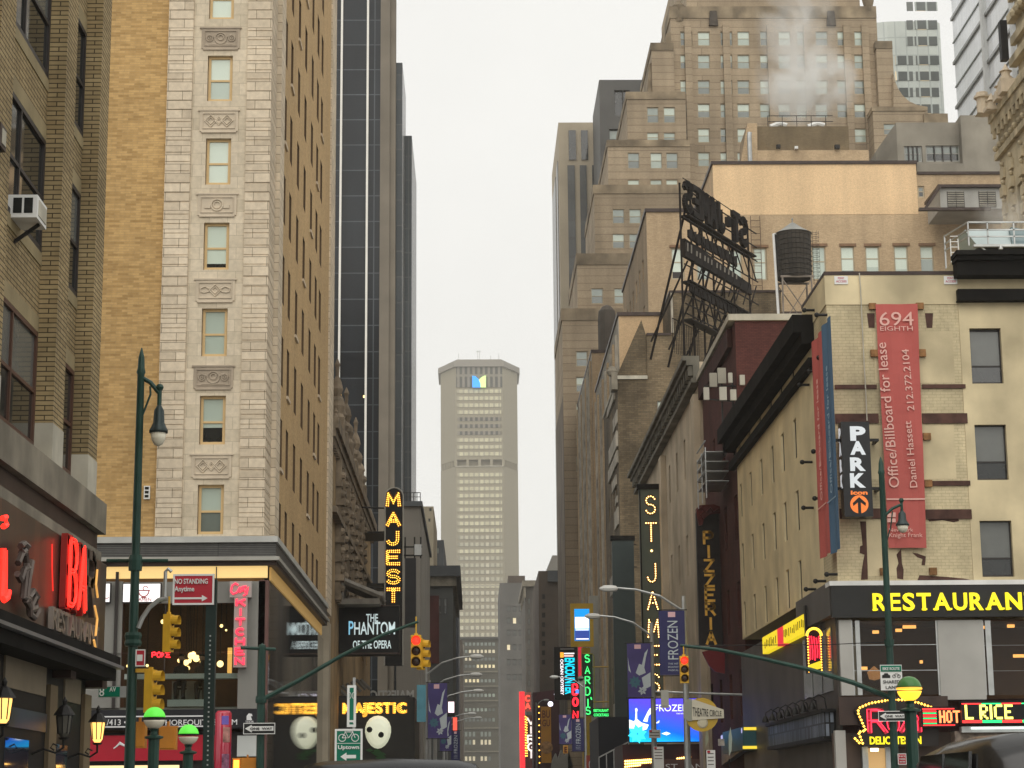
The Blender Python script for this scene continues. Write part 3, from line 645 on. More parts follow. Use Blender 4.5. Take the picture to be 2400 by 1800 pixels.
r, x0, x1, z = block('cream_building', 'small pale cream block peeping over the plain grey side wall', 260, 975, 1016, 1187, 25, paleb, pxr=[(1006, 1191, 1012, 1198), (1004, 1215, 1009, 1223)], fm=M['grey_frame'], pick=pd)
r, x0, x1, z = block('slate_building', 'dark blue grey block with one small pale window under the cream block', 300, 970, 1040, 1266, 30, greyd, pxr=[(1017, 1284, 1028, 1297)], fm=M['grey_frame'], pick=lambda i: [(0, 1, M['mist'])])
MB().box(PX(996, 1250, 301), PX(1022, 1250, 301), 302, 315, z, PZ(1010, 1246, 301)).build('penthouse', plain('blue grey penthouse', (.14, .15, .155), .7), r)
MB().box(PX(1011, 1300, 299), PX(1014, 1300, 299), 299.6, 299.99, PZ(1012, 1340, 299), PZ(1012, 1270, 299)).build('glass_strip', M['mist'], r)
r, x0, x1, z = block('cornice_building', 'dark grey block with heavy flat cornice left of the far octagonal tower', 232, 985, 1061, 1352, 40, plain('dark grey masonry', (.10, .105, .10), .8, 0, .15, .4), pxr=[(1004, 1402, 1014, 1440), (1024, 1402, 1034, 1440), (1040, 1402, 1048, 1440)], fm=M['dark_frame'], pick=pd)
MB().box(x0-.4, x1+.9, 231, 273, z, z+1.2).build('cornice', greyd, r); MB().box(x0-.2, x1+.4, 231.5, 272, z-1.1, z-.003).build('frieze', M['ledge'], r)
MB().box(PX(1004, 1470, 231.7), PX(1029, 1470, 231.7), 231.7, 231.99, PZ(1010, 1555, 231.7), PZ(1010, 1396, 231.7)).build('red_panel', plain('dull red wall sheet', (.085, .022, .02), .7, 0, .3, .5), r)
r, x0, x1, z = block('navy_building', 'blackish blue narrow block beside the foot of the far octagonal tower', 340, 1020, 1074, 1352, 30, plain('blue black wall', (.035, .04, .05), .6, 0, .2, .3))
r, x0, x1, z = block('brown_narrow_building', 'low brown block in the dim street end, left side', 420, 1020, 1084, 1500, 40, plain('dim brown wall', (.10, .085, .07), .8, 0, .2, .2))
# ------------------------------------------------------------------ far octagonal tower
Ym = 1120.0
mt = thing('octagonal_tower', 'huge pale concrete octagonal tower closing the far end of the street', 'skyscraper', (0, Ym+20, 0))
xl, xl2, xr2, xr = PX(1033, 1000, Ym+18), PX(1068, 1000, Ym), PX(1179, 1000, Ym), PX(1213, 1000, Ym+18)
zt_ = PZ(1123, 847, Ym); mc = plain('precast concrete', (.27, .24, .175), .85, 0, .06, .02, False)
strip = grid_mat('pale window strip', (.56, .53, .36), (.46, .43, .29), (.34, .31, .23), 2.9, 40, .5, rough=.5)
strip2 = grid_mat('lit window strip', (.44, .42, .31), (.26, .245, .185), (.25, .23, .17), 2.9, 40, .6, (1, .9, .65, .14), .42, .4)
dstr = grid_mat('dark louvre strip', (.03, .03, .03), (.05, .05, .045), (.2, .18, .14), 2.9, 40, .7, rough=.5)
def octa(z0, z1, g=0.0): return [(xl-g, Ym+18, z0), (xl2-g*.4, Ym-g, z0), (xr2+g*.4, Ym-g, z0), (xr+g, Ym+18, z0), (xr+g, Ym+50, z0), (xl-g, Ym+50, z0)]
def octprism(m, z0, z1, g=0.0): m.prism(octa(z0, z1, g), (0, 0, z1-z0))
zc0, zc1 = PZ(1123, 908, Ym), PZ(1123, 858, Ym); zm0, zm1 = PZ(1123, 1092, Ym), PZ(1123, 1077, Ym)
m = MB(); octprism(m, 0, zm0); octprism(m, zm0+.001, zm1, -3.2); octprism(m, zm1+.001, zc1-.5); m.build('shaft', mc, mt)
m = MB(); octprism(m, zc1-.499, zt_, 1.5); octprism(m, zt_, zt_+1.6, -2); m.build('roof_slab', plain('darker roof slab', (.24, .22, .19), .85, 0, .06, .02, False), mt)
zz = zt_+1.6
m = MB()
for px, h in ((1075, 4), (1120, 6), (1124, 6), (1150, 2.5), (1169, 4)): x = PX(px, 840, Ym+4); m.bar((x, Ym+4, zz), (x, Ym+4, zz+h), .35)
m.bar((PX(1116, 838, Ym+4), Ym+4, zz+5), (PX(1128, 838, Ym+4), Ym+4, zz+5), .3); m.build('antenna', M['steel'], mt)
MB().box(xl2+.3, xr2-.3, Ym-.4, Ym-.02, zc0, zc1-.6).build('louvre_screen', dstr, mt)
fl = [(912, 918, 0), (921, 929, 1)]
rows = []
py = 913.0
k = 0
while py < 1640:
    if not (1068 < py < 1100):
        h = 8.5
        zA_, zB_ = PZ(1123, py+h, Ym), PZ(1123, py, Ym)
        mat = dstr if k in (4, 5, 6) else (strip2 if py > 1240 and k % 5 != 3 else strip)
        MB().box(xl2+1, xr2-1, Ym-.25, Ym-.02, zA_, zB_).build('window_strip', mat, mt)
    py += 16.3; k += 1
for i in range(5):
    x = xl2+(xr2-xl2)*(i+.0)/4; MB().box(x-.8, x+.8, Ym+.02, Ym+3, zm0, zm1).build('column', mc, mt)
for s in (-1, 1):
    for i in range(6):
        t = (i+.5)/6; a, b = ((xl2, Ym), (xl, Ym+18)) if s < 0 else ((xr2, Ym), (xr, Ym+18))
        x, y = a[0]+(b[0]-a[0])*t, a[1]+(b[1]-a[1])*t; MB().box(x-.6, x+.6, y, y+1.5, zm0, zm1).build('column', mc, mt)
for s in (-1, 1): MB().box(*( (xl2-2.5, xl2-.2) if s < 0 else (xr2+.2, xr2+2.5)), Ym-1.0, Ym+1, zm0-190, zm0-2).build('corner_fin', mc, mt) if False else None
MB().box(xl2-.5, xr2+.5, Ym-.6, Ym-.02, zm0-.4, zm0-.02).build('sill_band', M['pale_stone'], mt)
# coloured letter mark
def mk(px, py): p = at(px, py, Ym-2.2); return p
def poly(pts, mat, name): m = MB(); m.prism([mk(*q) for q in pts], (0, 1.5, 0)); return m.build(name, mat, mt)
cb = [(1107, 907), (1107, 881)]+[(1107+18.5*math.sin(math.radians(a)), 907-26*math.cos(math.radians(a))) for a in range(10, 91, 16)]
poly([(1107, 907), (1107, 880), (1115, 882), (1121, 888), (1125, 897), (1126, 907)], emit('blue lit mark', (.0, .32, .95), 1.0), 'blue_mark')
poly([(1126.3, 907), (1125.6, 897), (1122.5, 890), (1127, 885), (1134, 881), (1139, 880), (1139, 907)], emit('green lit mark', (.62, .85, .28), 1.0), 'green_mark')
base_ = thing('station_block', 'grey low block with wide lit windows at the foot of the octagonal tower', 'building', (0, 1000, 0))
Yb2 = 905.0
west(base_, Yb2, PX(1082, 1700, Yb2), PX(1172, 1700, Yb2), 0, PZ(1123, 1497, Yb2), 60, plain('soot grey masonry', (.075, .07, .052), .8, 0, .1, .05), fm=M['dark_frame'], pick=lambda i: [(0, 1, [M['mist'], emit('dim lit window', (1, .88, .6), .3), M['mist2'], emit('lit window', (1, .85, .5), .5), M['mist'], M['blind2'], M['mist2']][(i*7+i//9) % 7])],
     pxr=[(1089+c*9.2, t, 1096+c*9.2, t+h) for t, h in ((1505, 9), (1522, 9), (1540, 9), (1557, 9), (1591, 9), (1625, 9), (1659, 9), (1682, 10), (1714, 13), (1733, 13), (1772, 12)) for c in range(8) if not (t > 1700 and c in (3, 7))], d=.4, fw=.12, rail=0)
MB().box(PX(1078, 1497, Yb2), PX(1176, 1497, Yb2), Yb2-2, Yb2+60, PZ(1123, 1498, Yb2), PZ(1123, 1494, Yb2)).build('roof_edge', plain('dark roof edge', (.06, .06, .055), .8), base_)
for py in (1573, 1607, 1641, 1705, 1760): MB().box(PX(1085, py, Yb2), PX(1170, py, Yb2), Yb2-.8, Yb2-.02, PZ(1123, py+3, Yb2), PZ(1123, py, Yb2)).build('floor_band', plain('pale floor band', (.17, .155, .115), .8), base_)
MB().box(PX(1074, 1700, 880), PX(1087, 1700, 880), 880, 900, 0, PZ(1080, 1510, 880)).build('end_pier', M['ledge'], base_)
# ------------------------------------------------------------------ buildings down the south side
gr2 = plain('mid grey wall', (.125, .12, .11), .8, 0, .14, .2); br2 = plain('sooty brown wall', (.085, .065, .05), .85, 0, .2, .3)
r, x0, x1, z = block('far_grey_building', 'flat grey block just right of the foot of the octagonal tower', 560, 1171, 1232, 1366, 50, gr2, pxr=[(1188+c*14, t, 1196+c*14, t+14) for t in (1420, 1448, 1476, 1510, 1545, 1580) for c in range(3)], fm=M['dark_frame'], pick=lambda i: [(0, 1, emit('small lit window', (1, .85, .55), .5) if i in (4, 9) else M['pane_grey'])], d=.3, rail=0)
MB().box(PX(1192, 1370, 555), PX(1232, 1370, 555), 562, 590, z, z+2.2).build('bulkhead', br2, r)
r, x0, x1, z = block('far_cornice_building', 'narrow brownish block with an ornate bracketed top in the distance', 470, 1230, 1264, 1375, 40, plain('dim olive masonry', (.11, .10, .085), .85, 0, .2, .3), pxr=[(1237, 1402+k*24, 1243, 1416+k*24) for k in range(12)], fm=M['dark_frame'], pick=lambda i: [(0, 1, M['pane_grey'])], d=.3, rail=0)
MB().box(x0-.6, x1+.3, 469, 511, z, z+1.4).build('cornice', M['ledge'], r)
for k in range(5): MB().box(x0-.3, x0+.2, 469.4+k*8, 470.6+k*8, z-2.6, z-.003).build('bracket', M['ledge'], r)
r, x0, x1, z = block('stepped_brown_building', 'dark brown stepped block with a pale mansard top against the sky', 345, 1262, 1310, 1338, 35, br2, pxr=[(1270, 1392+k*22, 1278, 1404+k*22) for k in range(8)], fm=M['dark_frame'], pick=lambda i: [(0, 1, M['pane_dark'])], d=.3, rail=0)
m = MB(); xa, xb_ = PX(1279, 1330, 346), PX(1310, 1330, 346); zq = PZ(1290, 1300, 346); m.hexa([(xa, 346, z), (xb_, 346, z), (xb_, 372, z), (xa, 372, z), (xa+1.2, 347, zq), (xb_, 347, zq), (xb_, 371, zq), (xa+1.2, 371, zq)]); m.build('mansard', plain('pale mansard', (.33, .31, .27), .7, 0, .15, .3), r)
MB().box(PX(1284, 1350, 344), PX(1310, 1350, 344), 344.4, 344.99, PZ(1300, 1362, 344), z-.002).build('grey_band', greyd, r)
# ------------------------------------------------------------------ stepped office skyscraper
pb = brick('banded brown brick', (.44, .345, .235), (.36, .28, .188), (.27, .205, .14), 60, .95, .05, .22, rough=.85, offset=.5, bump=0, big=.12)
capm = plain('sooty parapet', (.30, .235, .155), .85, 0, .5, .35)
par = thing('stepped_skyscraper', 'massive brown brick skyscraper stepping up in many setbacks, steam drifting before it', 'skyscraper', (40, 270, 0))
def pk(i): return [[(0, .5, M['mist2']), (.5, 1, M['mist'])], [(0, .5, M['mist']), (.5, 1, M['blind2'])], [(0, 1, M['mist'])], [(0, .5, M['blind2']), (.5, 1, M['blind'])], [(0, 1, M['mist2'])], [(0, .45, M['mist2']), (.45, 1, M['blind'])], [(0, .5, M['mist2']), (.5, .78, M['mist']), (.78, .86, M['lit']), (.86, 1, M['mist'])]][(i*5+i//4) % 7]
def tier(Y, pl, pt, pr, deep, wins, capt=None, z0=0):
    x0, x1 = PX(pl, pt+60, Y), PX(pr, pt+60, Y); z1 = PZ(pl, pt, Y)
    west(par, Y, x0, x1, z0, z1, deep, pb, pxr=[(a, t, a+wd, t+h) for a, t, wd, h in wins], fm=M['tan_frame'], pick=pk, d=.22, fw=.09, hn=[])
    if capt:
        zc_ = PZ(pl, capt, Y); MB().box(x0-.12, x1+.0, Y-.12, Y+deep, z1-(z1-zc_)*.45, z1+.25).build('parapet', capm, par)
    return x0, x1, z1
W_, H_ = 27, 33
RB = [823, 883, 945, 1007, 1070]
tier(240, 1318, 728, 1620, 22, [(1350, t, W_, 36) for t in RB]+[(1404, t, W_, 36) for t in RB], 780)
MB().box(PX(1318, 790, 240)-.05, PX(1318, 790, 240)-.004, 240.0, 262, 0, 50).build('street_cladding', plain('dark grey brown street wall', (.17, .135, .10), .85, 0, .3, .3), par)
tier(241.2, 1353, 599, 1620, 21, [(c, t, W_, 36) for c in (1386, 1440) for t in (676, 737, 783)], 648, 20)
tier(242.4, 1393, 438, 1620, 20, [(c, t, W_, 34) for c in (1436, 1475, 1526) for t in (490, 548, 607)], 474, 20)
tier(243.6, 1425, 333, 1618, 19, [(c, t, 26, 37) for c in (1472, 1525, 1562) for t in (358, 421)], 358, 20)
tier(244.8, 1470, 220, 1608, 18, [(1517, 251, 26, 37), (1556, 251, 26, 37), (1517, 311, 26, 22), (1556, 311, 26, 22)], 249, 20)
tier(246.0, 1528, 105, 1580, 17, [], 134, 20)
cs = [1595, 1636, 1689, 1729, 1782, 1825, 1868, 1912, 1963, 2003]
tier(247.2, 1572, 20, 2056, 40, [(c, t, W_, H_) for c in cs for t in (74, 128, 188, 243, 301, 357) if not (t > 330 and c > 1800)], 72, 0)
tier(250, 1606, -160, 2010, 34, [(c, t, W_, 31) for c in (1729, 1782, 1825, 1868, 1926) for t in (18, -42, -100)], None, 40)
tier(246, 2056, 101, 2094, 17, [], 130, 20)
tier(243.6, 2048, 255, 2172, 19, [(2072, 290, 40, 26)], 268, 0)
m = MB(); Y = 244.8; prof = [(2094, 170), (2098, 190), (2105, 208), (2116, 224), (2132, 238), (2150, 246), (2174, 250), (2174, 275), (2094, 275)]
m.prism([at(a, b, Y) for a, b in prof], (0, 14, 0)); m.build('scroll_buttress', pb, par)
# north-side slivers of the setbacks: tall piers with a curved foot
for (pa, pb_, pt, Y) in ((1558, 1572, 75, 247), (1518, 1528, 146, 246.5)):
    m = MB(); m.prism([at(a, b, Y) for a, b in ((pb_, pt), (pa+3, pt+4), (pa, pt+60 if pt > 100 else pt+30), (pa, pt+74 if pt > 100 else pt+30), (pb_, pt+74 if pt > 100 else pt+30))], (0, 8, 0)); m.build('buttress', capm, par)
for px in (1593, 2040):
    x = PX(px, 30, 246.6); z = PZ(px, 20 if px > 2000 else 44, 246.6); s = .75
    MB().lathe((x, 247.8, z), [(.8, -.1), (.85, .5), (.55, .6), (.7, 1.2), (.9, 2.2), (.5, 2.6), (.25, 3)], 8).build('stone_urn', capm, par)
for px in (1672, 1948):
    c = at(px, 35, 246.8); m = MB(); m.hexa([(c.x-.6, c.y, c.z-1.4), (c.x+.6, c.y, c.z-1.4), (c.x+.6, c.y+.5, c.z-1.4), (c.x-.6, c.y+.5, c.z-1.4), (c.x-.45, c.y, c.z+.6), (c.x+.45, c.y, c.z+.6), (c.x+.45, c.y+.5, c.z+.6), (c.x-.45, c.y+.5, c.z+.6)]); m.build('stone_cartouche', plain('sooty cartouche', (.09, .075, .06), .8, 0, .3), par)
for px in (1618, 1708, 1812, 1898, 1992, 2035):                              # piers between the bays
    x = PX(px-3, 200, 247.2); MB().box(x-.45, x+.45, 246.75, 247.19, 18, PZ(px, 60, 247.2)).build('pier', pb, par)
# frieze at the lower right
c = at(2195, 272, 243); MB().box(PX(2166, 280, 243), PX(2222, 280, 243), 243, 250, PZ(2190, 289, 243), PZ(2190, 266, 243)).build('balustrade', capm, par)
# ------------------------------------------------------------------ towers behind it
r, x0, x1, z = block('striped_tower', 'beige tower with tall dark window stripes, left of the brown skyscraper', 330, 1320, 1440, 287, 30, plain('beige concrete', (.40, .34, .25), .8, 0, .1, .2))
sg = brick('dark grey window stripe', (.065, .068, .066), (.1, .103, .1), (.08, .08, .075), 4, 3.3, .3, .2, rough=.25, offset=0, bump=0)
for (a, b) in ((1333, 1350), (1362, 1378), (1391, 1407)):
    MB().box(PX(a, 600, 330), PX(b, 600, 330), 329.8, 329.99, 0, PZ(1360, 388, 330)).build('window_stripe', sg, r); MB().box(PX(a, 350, 330), PX(b, 350, 330), 329.8, 329.99, PZ(1360, 375, 330), PZ(1360, 306, 330)).build('louvre_slot', M['pane_dark'], r)
MB().box(x0-.12, x0-.002, 333, 338, 0, z-6).build('side_stripe', sg, r); MB().box(x0-.12, x0-.002, 342, 357, 0, z-6).build('side_stripe', sg, r)
r, x0, x1, z = block('charcoal_tower', 'charcoal slab with recessed dark bays peeping behind the brown skyscraper', 310, 1421, 1530, 187, 18, plain('charcoal cladding', (.10, .098, .092), .6, 0, .12, .2), pxr=[(1441, 211, 1459, 271), (1461, 211, 1476, 271), (1500, 211, 1516, 222), (1428, 302, 1454, 326)], fm=M['dark_frame'], pick=lambda i: [(0, 1, M['pane_dark'] if i < 3 else M['mist'])], d=.6, rail=0)
gw = grid_mat('white banded curtain wall', (.55, .58, .53), (.50, .53, .49), (.42, .45, .42), 1.9, 3.3, .12, rough=.15)
Yg = 330.0
gt = thing('curved_glass_tower', 'pale green white office tower with a curved corner and ribbon windows', 'tower', (PX(2100, 300, Yg), Yg+15, 0))
x0, x1 = PX(1990, 100, Yg), PX(2208, 100, Yg); HZ = 135
m = MB(); pts = [(x1, Yg+30), (x1, Yg+1.0), (x1-1, Yg), (PX(2110, 100, Yg), Yg)]
for a in range(1, 9): t = a/8; pts.append((PX(2110, 100, Yg)+(x0-8-PX(2110, 100, Yg))*t, Yg+12*t*t))
pts.append((x0-8, Yg+40)); m.prism([(a, b, 0) for a, b in pts][::-1], (0, 0, HZ)); m.build('curtain_wall', gw, gt)
rb = grid_mat('ribbon window', (.14, .15, .14), (.09, .10, .095), (.40, .43, .40), 1.9, 40, .16, (1, .75, .42, .8), .93, .15)
for t in (5, 48, 86, 131, 168, 206, 245):
    za, zb2 = PZ(2160, t+21, Yg), PZ(2160, t, Yg)
    for (a, b) in ((2124, 2139), (2143, 2196)) if t < 120 else ((2098, 2139), (2146, 2200)): MB().box(PX(a, t, Yg), PX(b, t, Yg), Yg-.12, Yg-.01, za, zb2).build('ribbon_window', rb, gt)
# white diagonal tower : its north face runs away from us
Xw = PX(2205, 100, 300)
wt = thing('white_glass_tower', 'white glass tower with slanting dark floor lines at the top right corner', 'tower', (Xw+10, 240, 0))
ww = brick('white glass cladding', (.84, .87, .90), (.80, .83, .87), (.62, .66, .69), 1.6, 3.6, .05, .06, rough=.12, offset=0, bump=0)
yw1 = 292; yw0 = 206
MB().box(Xw, Xw+40, yw0, yw1, 0, 150).build('cladding', ww, wt)
for k in range(14):
    z = 62+k*7.2; MB().box(Xw-.35, Xw-.01, yw0, yw1, z, z+.45).build('floor_line', M['pane_grey'], wt); MB().box(Xw-.2, Xw-.012, yw0, yw1, z+3.5, z+3.65).build('thin_line', M['mist2'], wt)
for y in (273, 258, 247): MB().box(Xw-.7, Xw-.01, y-.55, y+.55, 0, 150).build('white_pier', plain('pale grey mast', (.55, .56, .55), .4, .1, .05), wt)
# ------------------------------------------------------------------ tan theatre blocks on the south side
M['tan'] = brick('tan brick', (.54, .40, .245), (.45, .325, .195), (.42, .31, .2), .3, .1, .012, .24, rough=.85, bump=0, big=.1); peach = brick('peach painted brick', (.78, .56, .325), (.74, .52, .30), (.66, .47, .28), .3, .1, .01, .15, rough=.8, bump=0, big=.12)
M['whitewash'] = plain('worn whitewashed brick', (.42, .38, .31), .85, 0, .35, .8); M['dkbrick'] = brick('dark brown brick', (.20, .15, .09), (.13, .095, .055), (.11, .09, .06), .5, .16, .02, .5, rough=.9, bump=.1, big=.3)
YA_ = 178.0
ta = thing('tan_brick_building', 'broad tan brick building with a huge blank peach painted upper wall', 'building', (PX(1850, 900, YA_), YA_+12, 0))
xA0, xA1, xA2, xA3 = PX(1516, 560, YA_), PX(1672, 450, YA_), PX(2150, 450, YA_), PX(2370, 500, YA_)
za, zb1, zp, zr_ = PZ(1590, 497, YA_), PZ(1900, 385, YA_), PZ(1900, 503, YA_), PZ(2250, 409, YA_)
wl = [(1574, 581, 1603, 655), (1633, 585, 1662, 657), (1709, 585, 1738, 657), (1767, 581, 1796, 657), (1905, 578, 1934, 656), (1972, 578, 2001, 641), (2030, 578, 2060, 641), (2097, 577, 2127, 640), (2158, 577, 2187, 640)]
pkA = lambda i: [[(0, .25, M['dark_frame']), (.25, 1, M['blind'])], [(0, 1, M['mist'])], [(0, 1, M['blind2'])], [(0, 1, M['blind'])], [(0, 1, M['blind2'])], [(0, .12, M['mist2']), (.12, 1, M['blind'])], [(0, .25, M['blind2']), (.25, 1, M['blind'])], [(0, .15, M['blind2']), (.15, 1, M['blind'])], [(0, .5, M['mist']), (.5, 1, M['blind'])]][i % 9]
west(ta, YA_, xA0, xA1, 0, za, 30, M['tan'], pxr=wl[:2], fm=M['tan_frame'], pick=pkA, d=.2, fw=.12, rail=.55, hn=[(y, y+1.3, z, z+2.2) for y in (182, 186, 190, 194, 198, 202) for z in (za-5.5, za-10, za-14.5, za-19)])
west(ta, YA_+.01, xA1, xA2, 0, zp, 24, M['tan'], pxr=wl[2:8], fm=M['tan_frame'], pick=lambda i: pkA(i+2), d=.2, fw=.12, rail=.55)
west(ta, YA_+.012, xA2, xA3, 0, zr_, 24, M['tan'], pxr=[wl[8], (2152, 436, 2166, 463)], fm=M['tan_frame'], pick=lambda i: [(0, .5, M['mist']), (.5, 1, M['blind'])] if i == 0 else pd(0), d=.2, fw=.12, rail=.55)
mb = MB(); mb.box(xA1, xA2, YA_-.012, YA_+22, zp+.004, zb1); mb.build('painted_wall', peach, ta)
MB().box(xA1-.15, xA2+.1, YA_-.15, YA_+22.2, zb1+.002, zb1+.3).build('coping', M['umber'], ta); MB().box(xA0-.15, xA1-.16, YA_-.15, YA_+30, za+.002, za+.32).build('coping', M['umber'], ta); MB().box(xA2+.11, xA3, YA_-.15, YA_+22, zr_+.002, zr_+.25).build('coping', M['umber'], ta)
for w4 in wl: a, b = at(w4[0]-5, w4[1], YA_), at(w4[2]+5, w4[1]-4, YA_); MB().box(a.x, b.x, YA_-.12, YA_-.004, a.z+.02, b.z+.12).build('lintel', plain('brown brick lintel', (.22, .13, .075), .8), ta)
Yq = 186.0
MB().box(PX(1776, 330, Yq), PX(1990, 330, Yq), Yq, Yq+8, zb1-.2, PZ(1880, 296, Yq)).build('roof_bulkhead', brick('olive brown brick', (.2, .15, .085), (.17, .125, .07), (.14, .11, .07), .3, .1, .012, .25, bump=0), ta)
MB().box(PX(1776, 360, Yq-1), PX(2036, 360, Yq-1), Yq-1, Yq-.01, zb1+.31, PZ(1880, 352, Yq-1)).build('low_parapet', M['tan'], ta)
m = MB(); m.hexa([(PX(1724, 380, Yq-1), Yq-1, zb1), (PX(1775, 380, Yq-1), Yq-1, zb1), (PX(1775, 380, Yq+6), Yq+6, zb1), (PX(1730, 380, Yq+6), Yq+6, zb1), (PX(1752, 300, Yq-1), Yq-1, PZ(1752, 297, Yq)), (PX(1775, 300, Yq-1), Yq-1, PZ(1752, 297, Yq)), (PX(1775, 300, Yq), Yq+6, PZ(1752, 297, Yq)), (PX(1752, 300, Yq), Yq+6, PZ(1752, 297, Yq))]); m.build('sloped_bulkhead', M['tan'], ta)
m = MB(); zt2 = PZ(1880, 296, Yq)
for px in range(1800, 1960, 34): x = PX(px, 280, Yq); m.bar((x, Yq+.2, zt2), (x, Yq+.2, zt2+1.15), .06)
for h in (.55, 1.15): m.bar((PX(1800, 280, Yq), Yq+.2, zt2+h), (PX(1953, 280, Yq), Yq+.2, zt2+h), .06)
m.build('roof_railing', M['iron'], ta)
for px in (1827, 1915): c = at(px, 290, Yq+1); MB().tube([c-Vector((.9, 0, .35)), c, c+Vector((.7, 0, -.2))], .28, 8).build('white_duct', M['white'], ta)
for (px, py, s) in ((1824, 344, 5), (1866, 347, 4), (1962, 345, 6)): c = at(px, py, Yq-1.2); MB().box(c.x-s*.04, c.x+s*.04, c.y-.2, c.y+.19, c.z-s*.03, c.z+s*.035).build('flood_light', M['white'] if s == 4 else M['iron'], ta)
x = PX(1758, 370, Yq-2); MB().tube([(x, Yq-2, zb1), (x, Yq-2, PZ(1758, 335, Yq)), (x+.05, Yq-2, PZ(1758, 333, Yq)+.3)], .22, 8).box(x-1.4, x-.6, Yq-2, Yq-1.4, zb1+.32, zb1+2.2).build('vent_pipe', M['steel'], ta)
pipe_y = YA_-.25
# grey penthouse with factory windows
gst = plain('stained grey stucco', (.27, .245, .20), .9, 0, .22, .35)
r = thing('penthouse_building', 'stained grey stucco rooftop block with dark multi pane factory windows', 'building', (PX(2200, 350, 190), 195, 0))
Y = 190.0; x0, x1 = PX(2103, 350, Y), PX(2256, 350, Y)
west(r, Y, x0, x1, 0, PZ(2170, 287, Y), 10, gst, pxr=[(2120, 342, 2161, 380), (2171, 341, 2249, 379)], fm=M['grey_frame'], pick=lambda i: [(0, .5, M['pane_dark'] if i else M['mist2']), (.5, 1, M['mist2'])], d=.25, fw=.14, rail=.52, mull=1)
MB().box(PX(2254, 330, Y-1), PX(2346, 330, Y-1), Y-1, Y+9, 0, PZ(2300, 270, Y-1)).build('stair_block', gst, r)
m = MB(); m.hexa([(PX(2062, 380, Y), Y+3, 30), (x0-.01, Y, 30), (x0-.01, Y+9, 30), (PX(2062, 380, Y), Y+9, 30), (PX(2066, 333, Y), Y+3, PZ(2066, 333, Y)), (x0-.01, Y, PZ(2100, 288, Y)), (x0-.01, Y+9, PZ(2100, 288, Y)), (PX(2066, 333, Y), Y+9, PZ(2066, 333, Y))]); m.build('side_wall', gst, r)
for (a, b) in ((2120, 2161), (2171, 2249)):
    for k in range(1, 4): x = PX(a+(b-a)*k/4, 360, Y); MB().box(x-.06, x+.06, Y+.02, Y+.14, PZ(a, 379, Y), PZ(a, 342, Y)).build('muntin', M['dark_frame'], r)
MB().box(PX(2150, 390, YA_), PX(2262, 390, YA_), YA_+.3, YA_+6, zr_-.1, PZ(2200, 381, YA_)).build('roof_step', gst, r)
# louvred plant room
Y = 172.0; r = thing('plant_room', 'grey louvred rooftop plant room with a dark slanting canopy edge', 'plant room', (PX(2290, 460, Y), Y+3, PZ(2290, 490, Y)))
za2, zb2 = PZ(2290, 489, Y), PZ(2290, 441, Y)
MB().box(PX(2203, 460, Y), PX(2376, 460, Y), Y, Y+5, za2, zb2).build('wall', plain('grey sheet wall', (.36, .35, .32), .6, 0, .1, .6), r); MB().box(PX(2196, 440, Y), PX(2376, 440, Y), Y-.4, Y+5.2, zb2+.003, zb2+.25).build('roof_edge', M['umber'], r)
MB().bar((PX(2166, 488, Y), Y-.3, za2-.1), (PX(2202, 440, Y), Y-.3, zb2+.1), .25).box(PX(2152, 490, Y), PX(2320, 490, Y), Y-.5, Y-.01, za2-.25, za2-.02).build('canopy_edge', M['umber'], r)
for (a, b) in ((2221, 2240), (2241, 2259), (2295, 2313), (2315, 2333)):
    m = MB(); p, q = at(a, 486, Y), at(b, 449, Y); m.box(p.x, q.x, Y-.06, Y-.01, p.z, q.z, 0)
    for k in range(9): z = p.z+(q.z-p.z)*(k+.5)/9; m.box(p.x+.04, q.x-.04, Y-.09, Y-.061, z, z+.05, 1)
    m.build('louvre', [M['dark_frame'], M['pale_stone']], r)
# block in front (street line) and the dark brick block
YB_ = 172.0
xB0 = PX(1451, 800, YB_)
r = thing('peach_wing', 'lower tan wing with a peach side wall between tall brick blocks', 'building', (xB0+8, YB_+17, 0))
west(r, YB_, xB0, PX(1720, 800, YB_), 0, PZ(1500, 740, YB_), 34, brick('peach brick', (.60, .42, .24), (.55, .38, .215), (.48, .34, .2), .3, .1, .012, .12, bump=0), fm=M['dark_frame'], pick=pd, hn=[(y, y+1.2, z, z+2.2) for y in (176, 180, 184, 189, 194, 199) for z in (33, 28, 23, 18, 13)], d=.25)
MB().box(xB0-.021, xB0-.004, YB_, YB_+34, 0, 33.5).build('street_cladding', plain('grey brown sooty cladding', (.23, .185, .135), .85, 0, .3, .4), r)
for k in range(9): MB().box(xB0-.28, xB0-.022, YB_+1+k*3.8, YB_+1.9+k*3.8, 0, PZ(1500, 740, YB_)-1.5).build('street_pier', M['tan' if k % 2 else 'whitewash'], r)
MB().box(xB0-.15, xB0+40, YB_-.15, YB_+34, PZ(1500, 740, YB_)+.002, PZ(1500, 740, YB_)+.3).build('coping', M['umber'], r)
MB().box(xB0-.02, xB0-.003, YB_, YB_+34, 36, PZ(1500, 740, YB_)).build('whitewash', M['whitewash'], r)
YC_ = 208.0
r = thing('tan_rear_block', 'tan block with a striped whitewashed street face, below the dark round chimney', 'building', (16, YC_+14, 0)); xC0 = PX(1389, 950, YC_); zC = PZ(1420, 827, YC_)
west(r, YC_, xC0, PX(1500, 900, YC_), 0, zC, 30, M['tan'], fm=M['grey_frame'], pick=pd, hn=[(y, y+.9, z, z+2) for y in (211, 214, 217, 220, 223, 226, 229, 232) for z in (38, 33.5, 29, 24.5, 20, 15.5, 11)], d=.25)
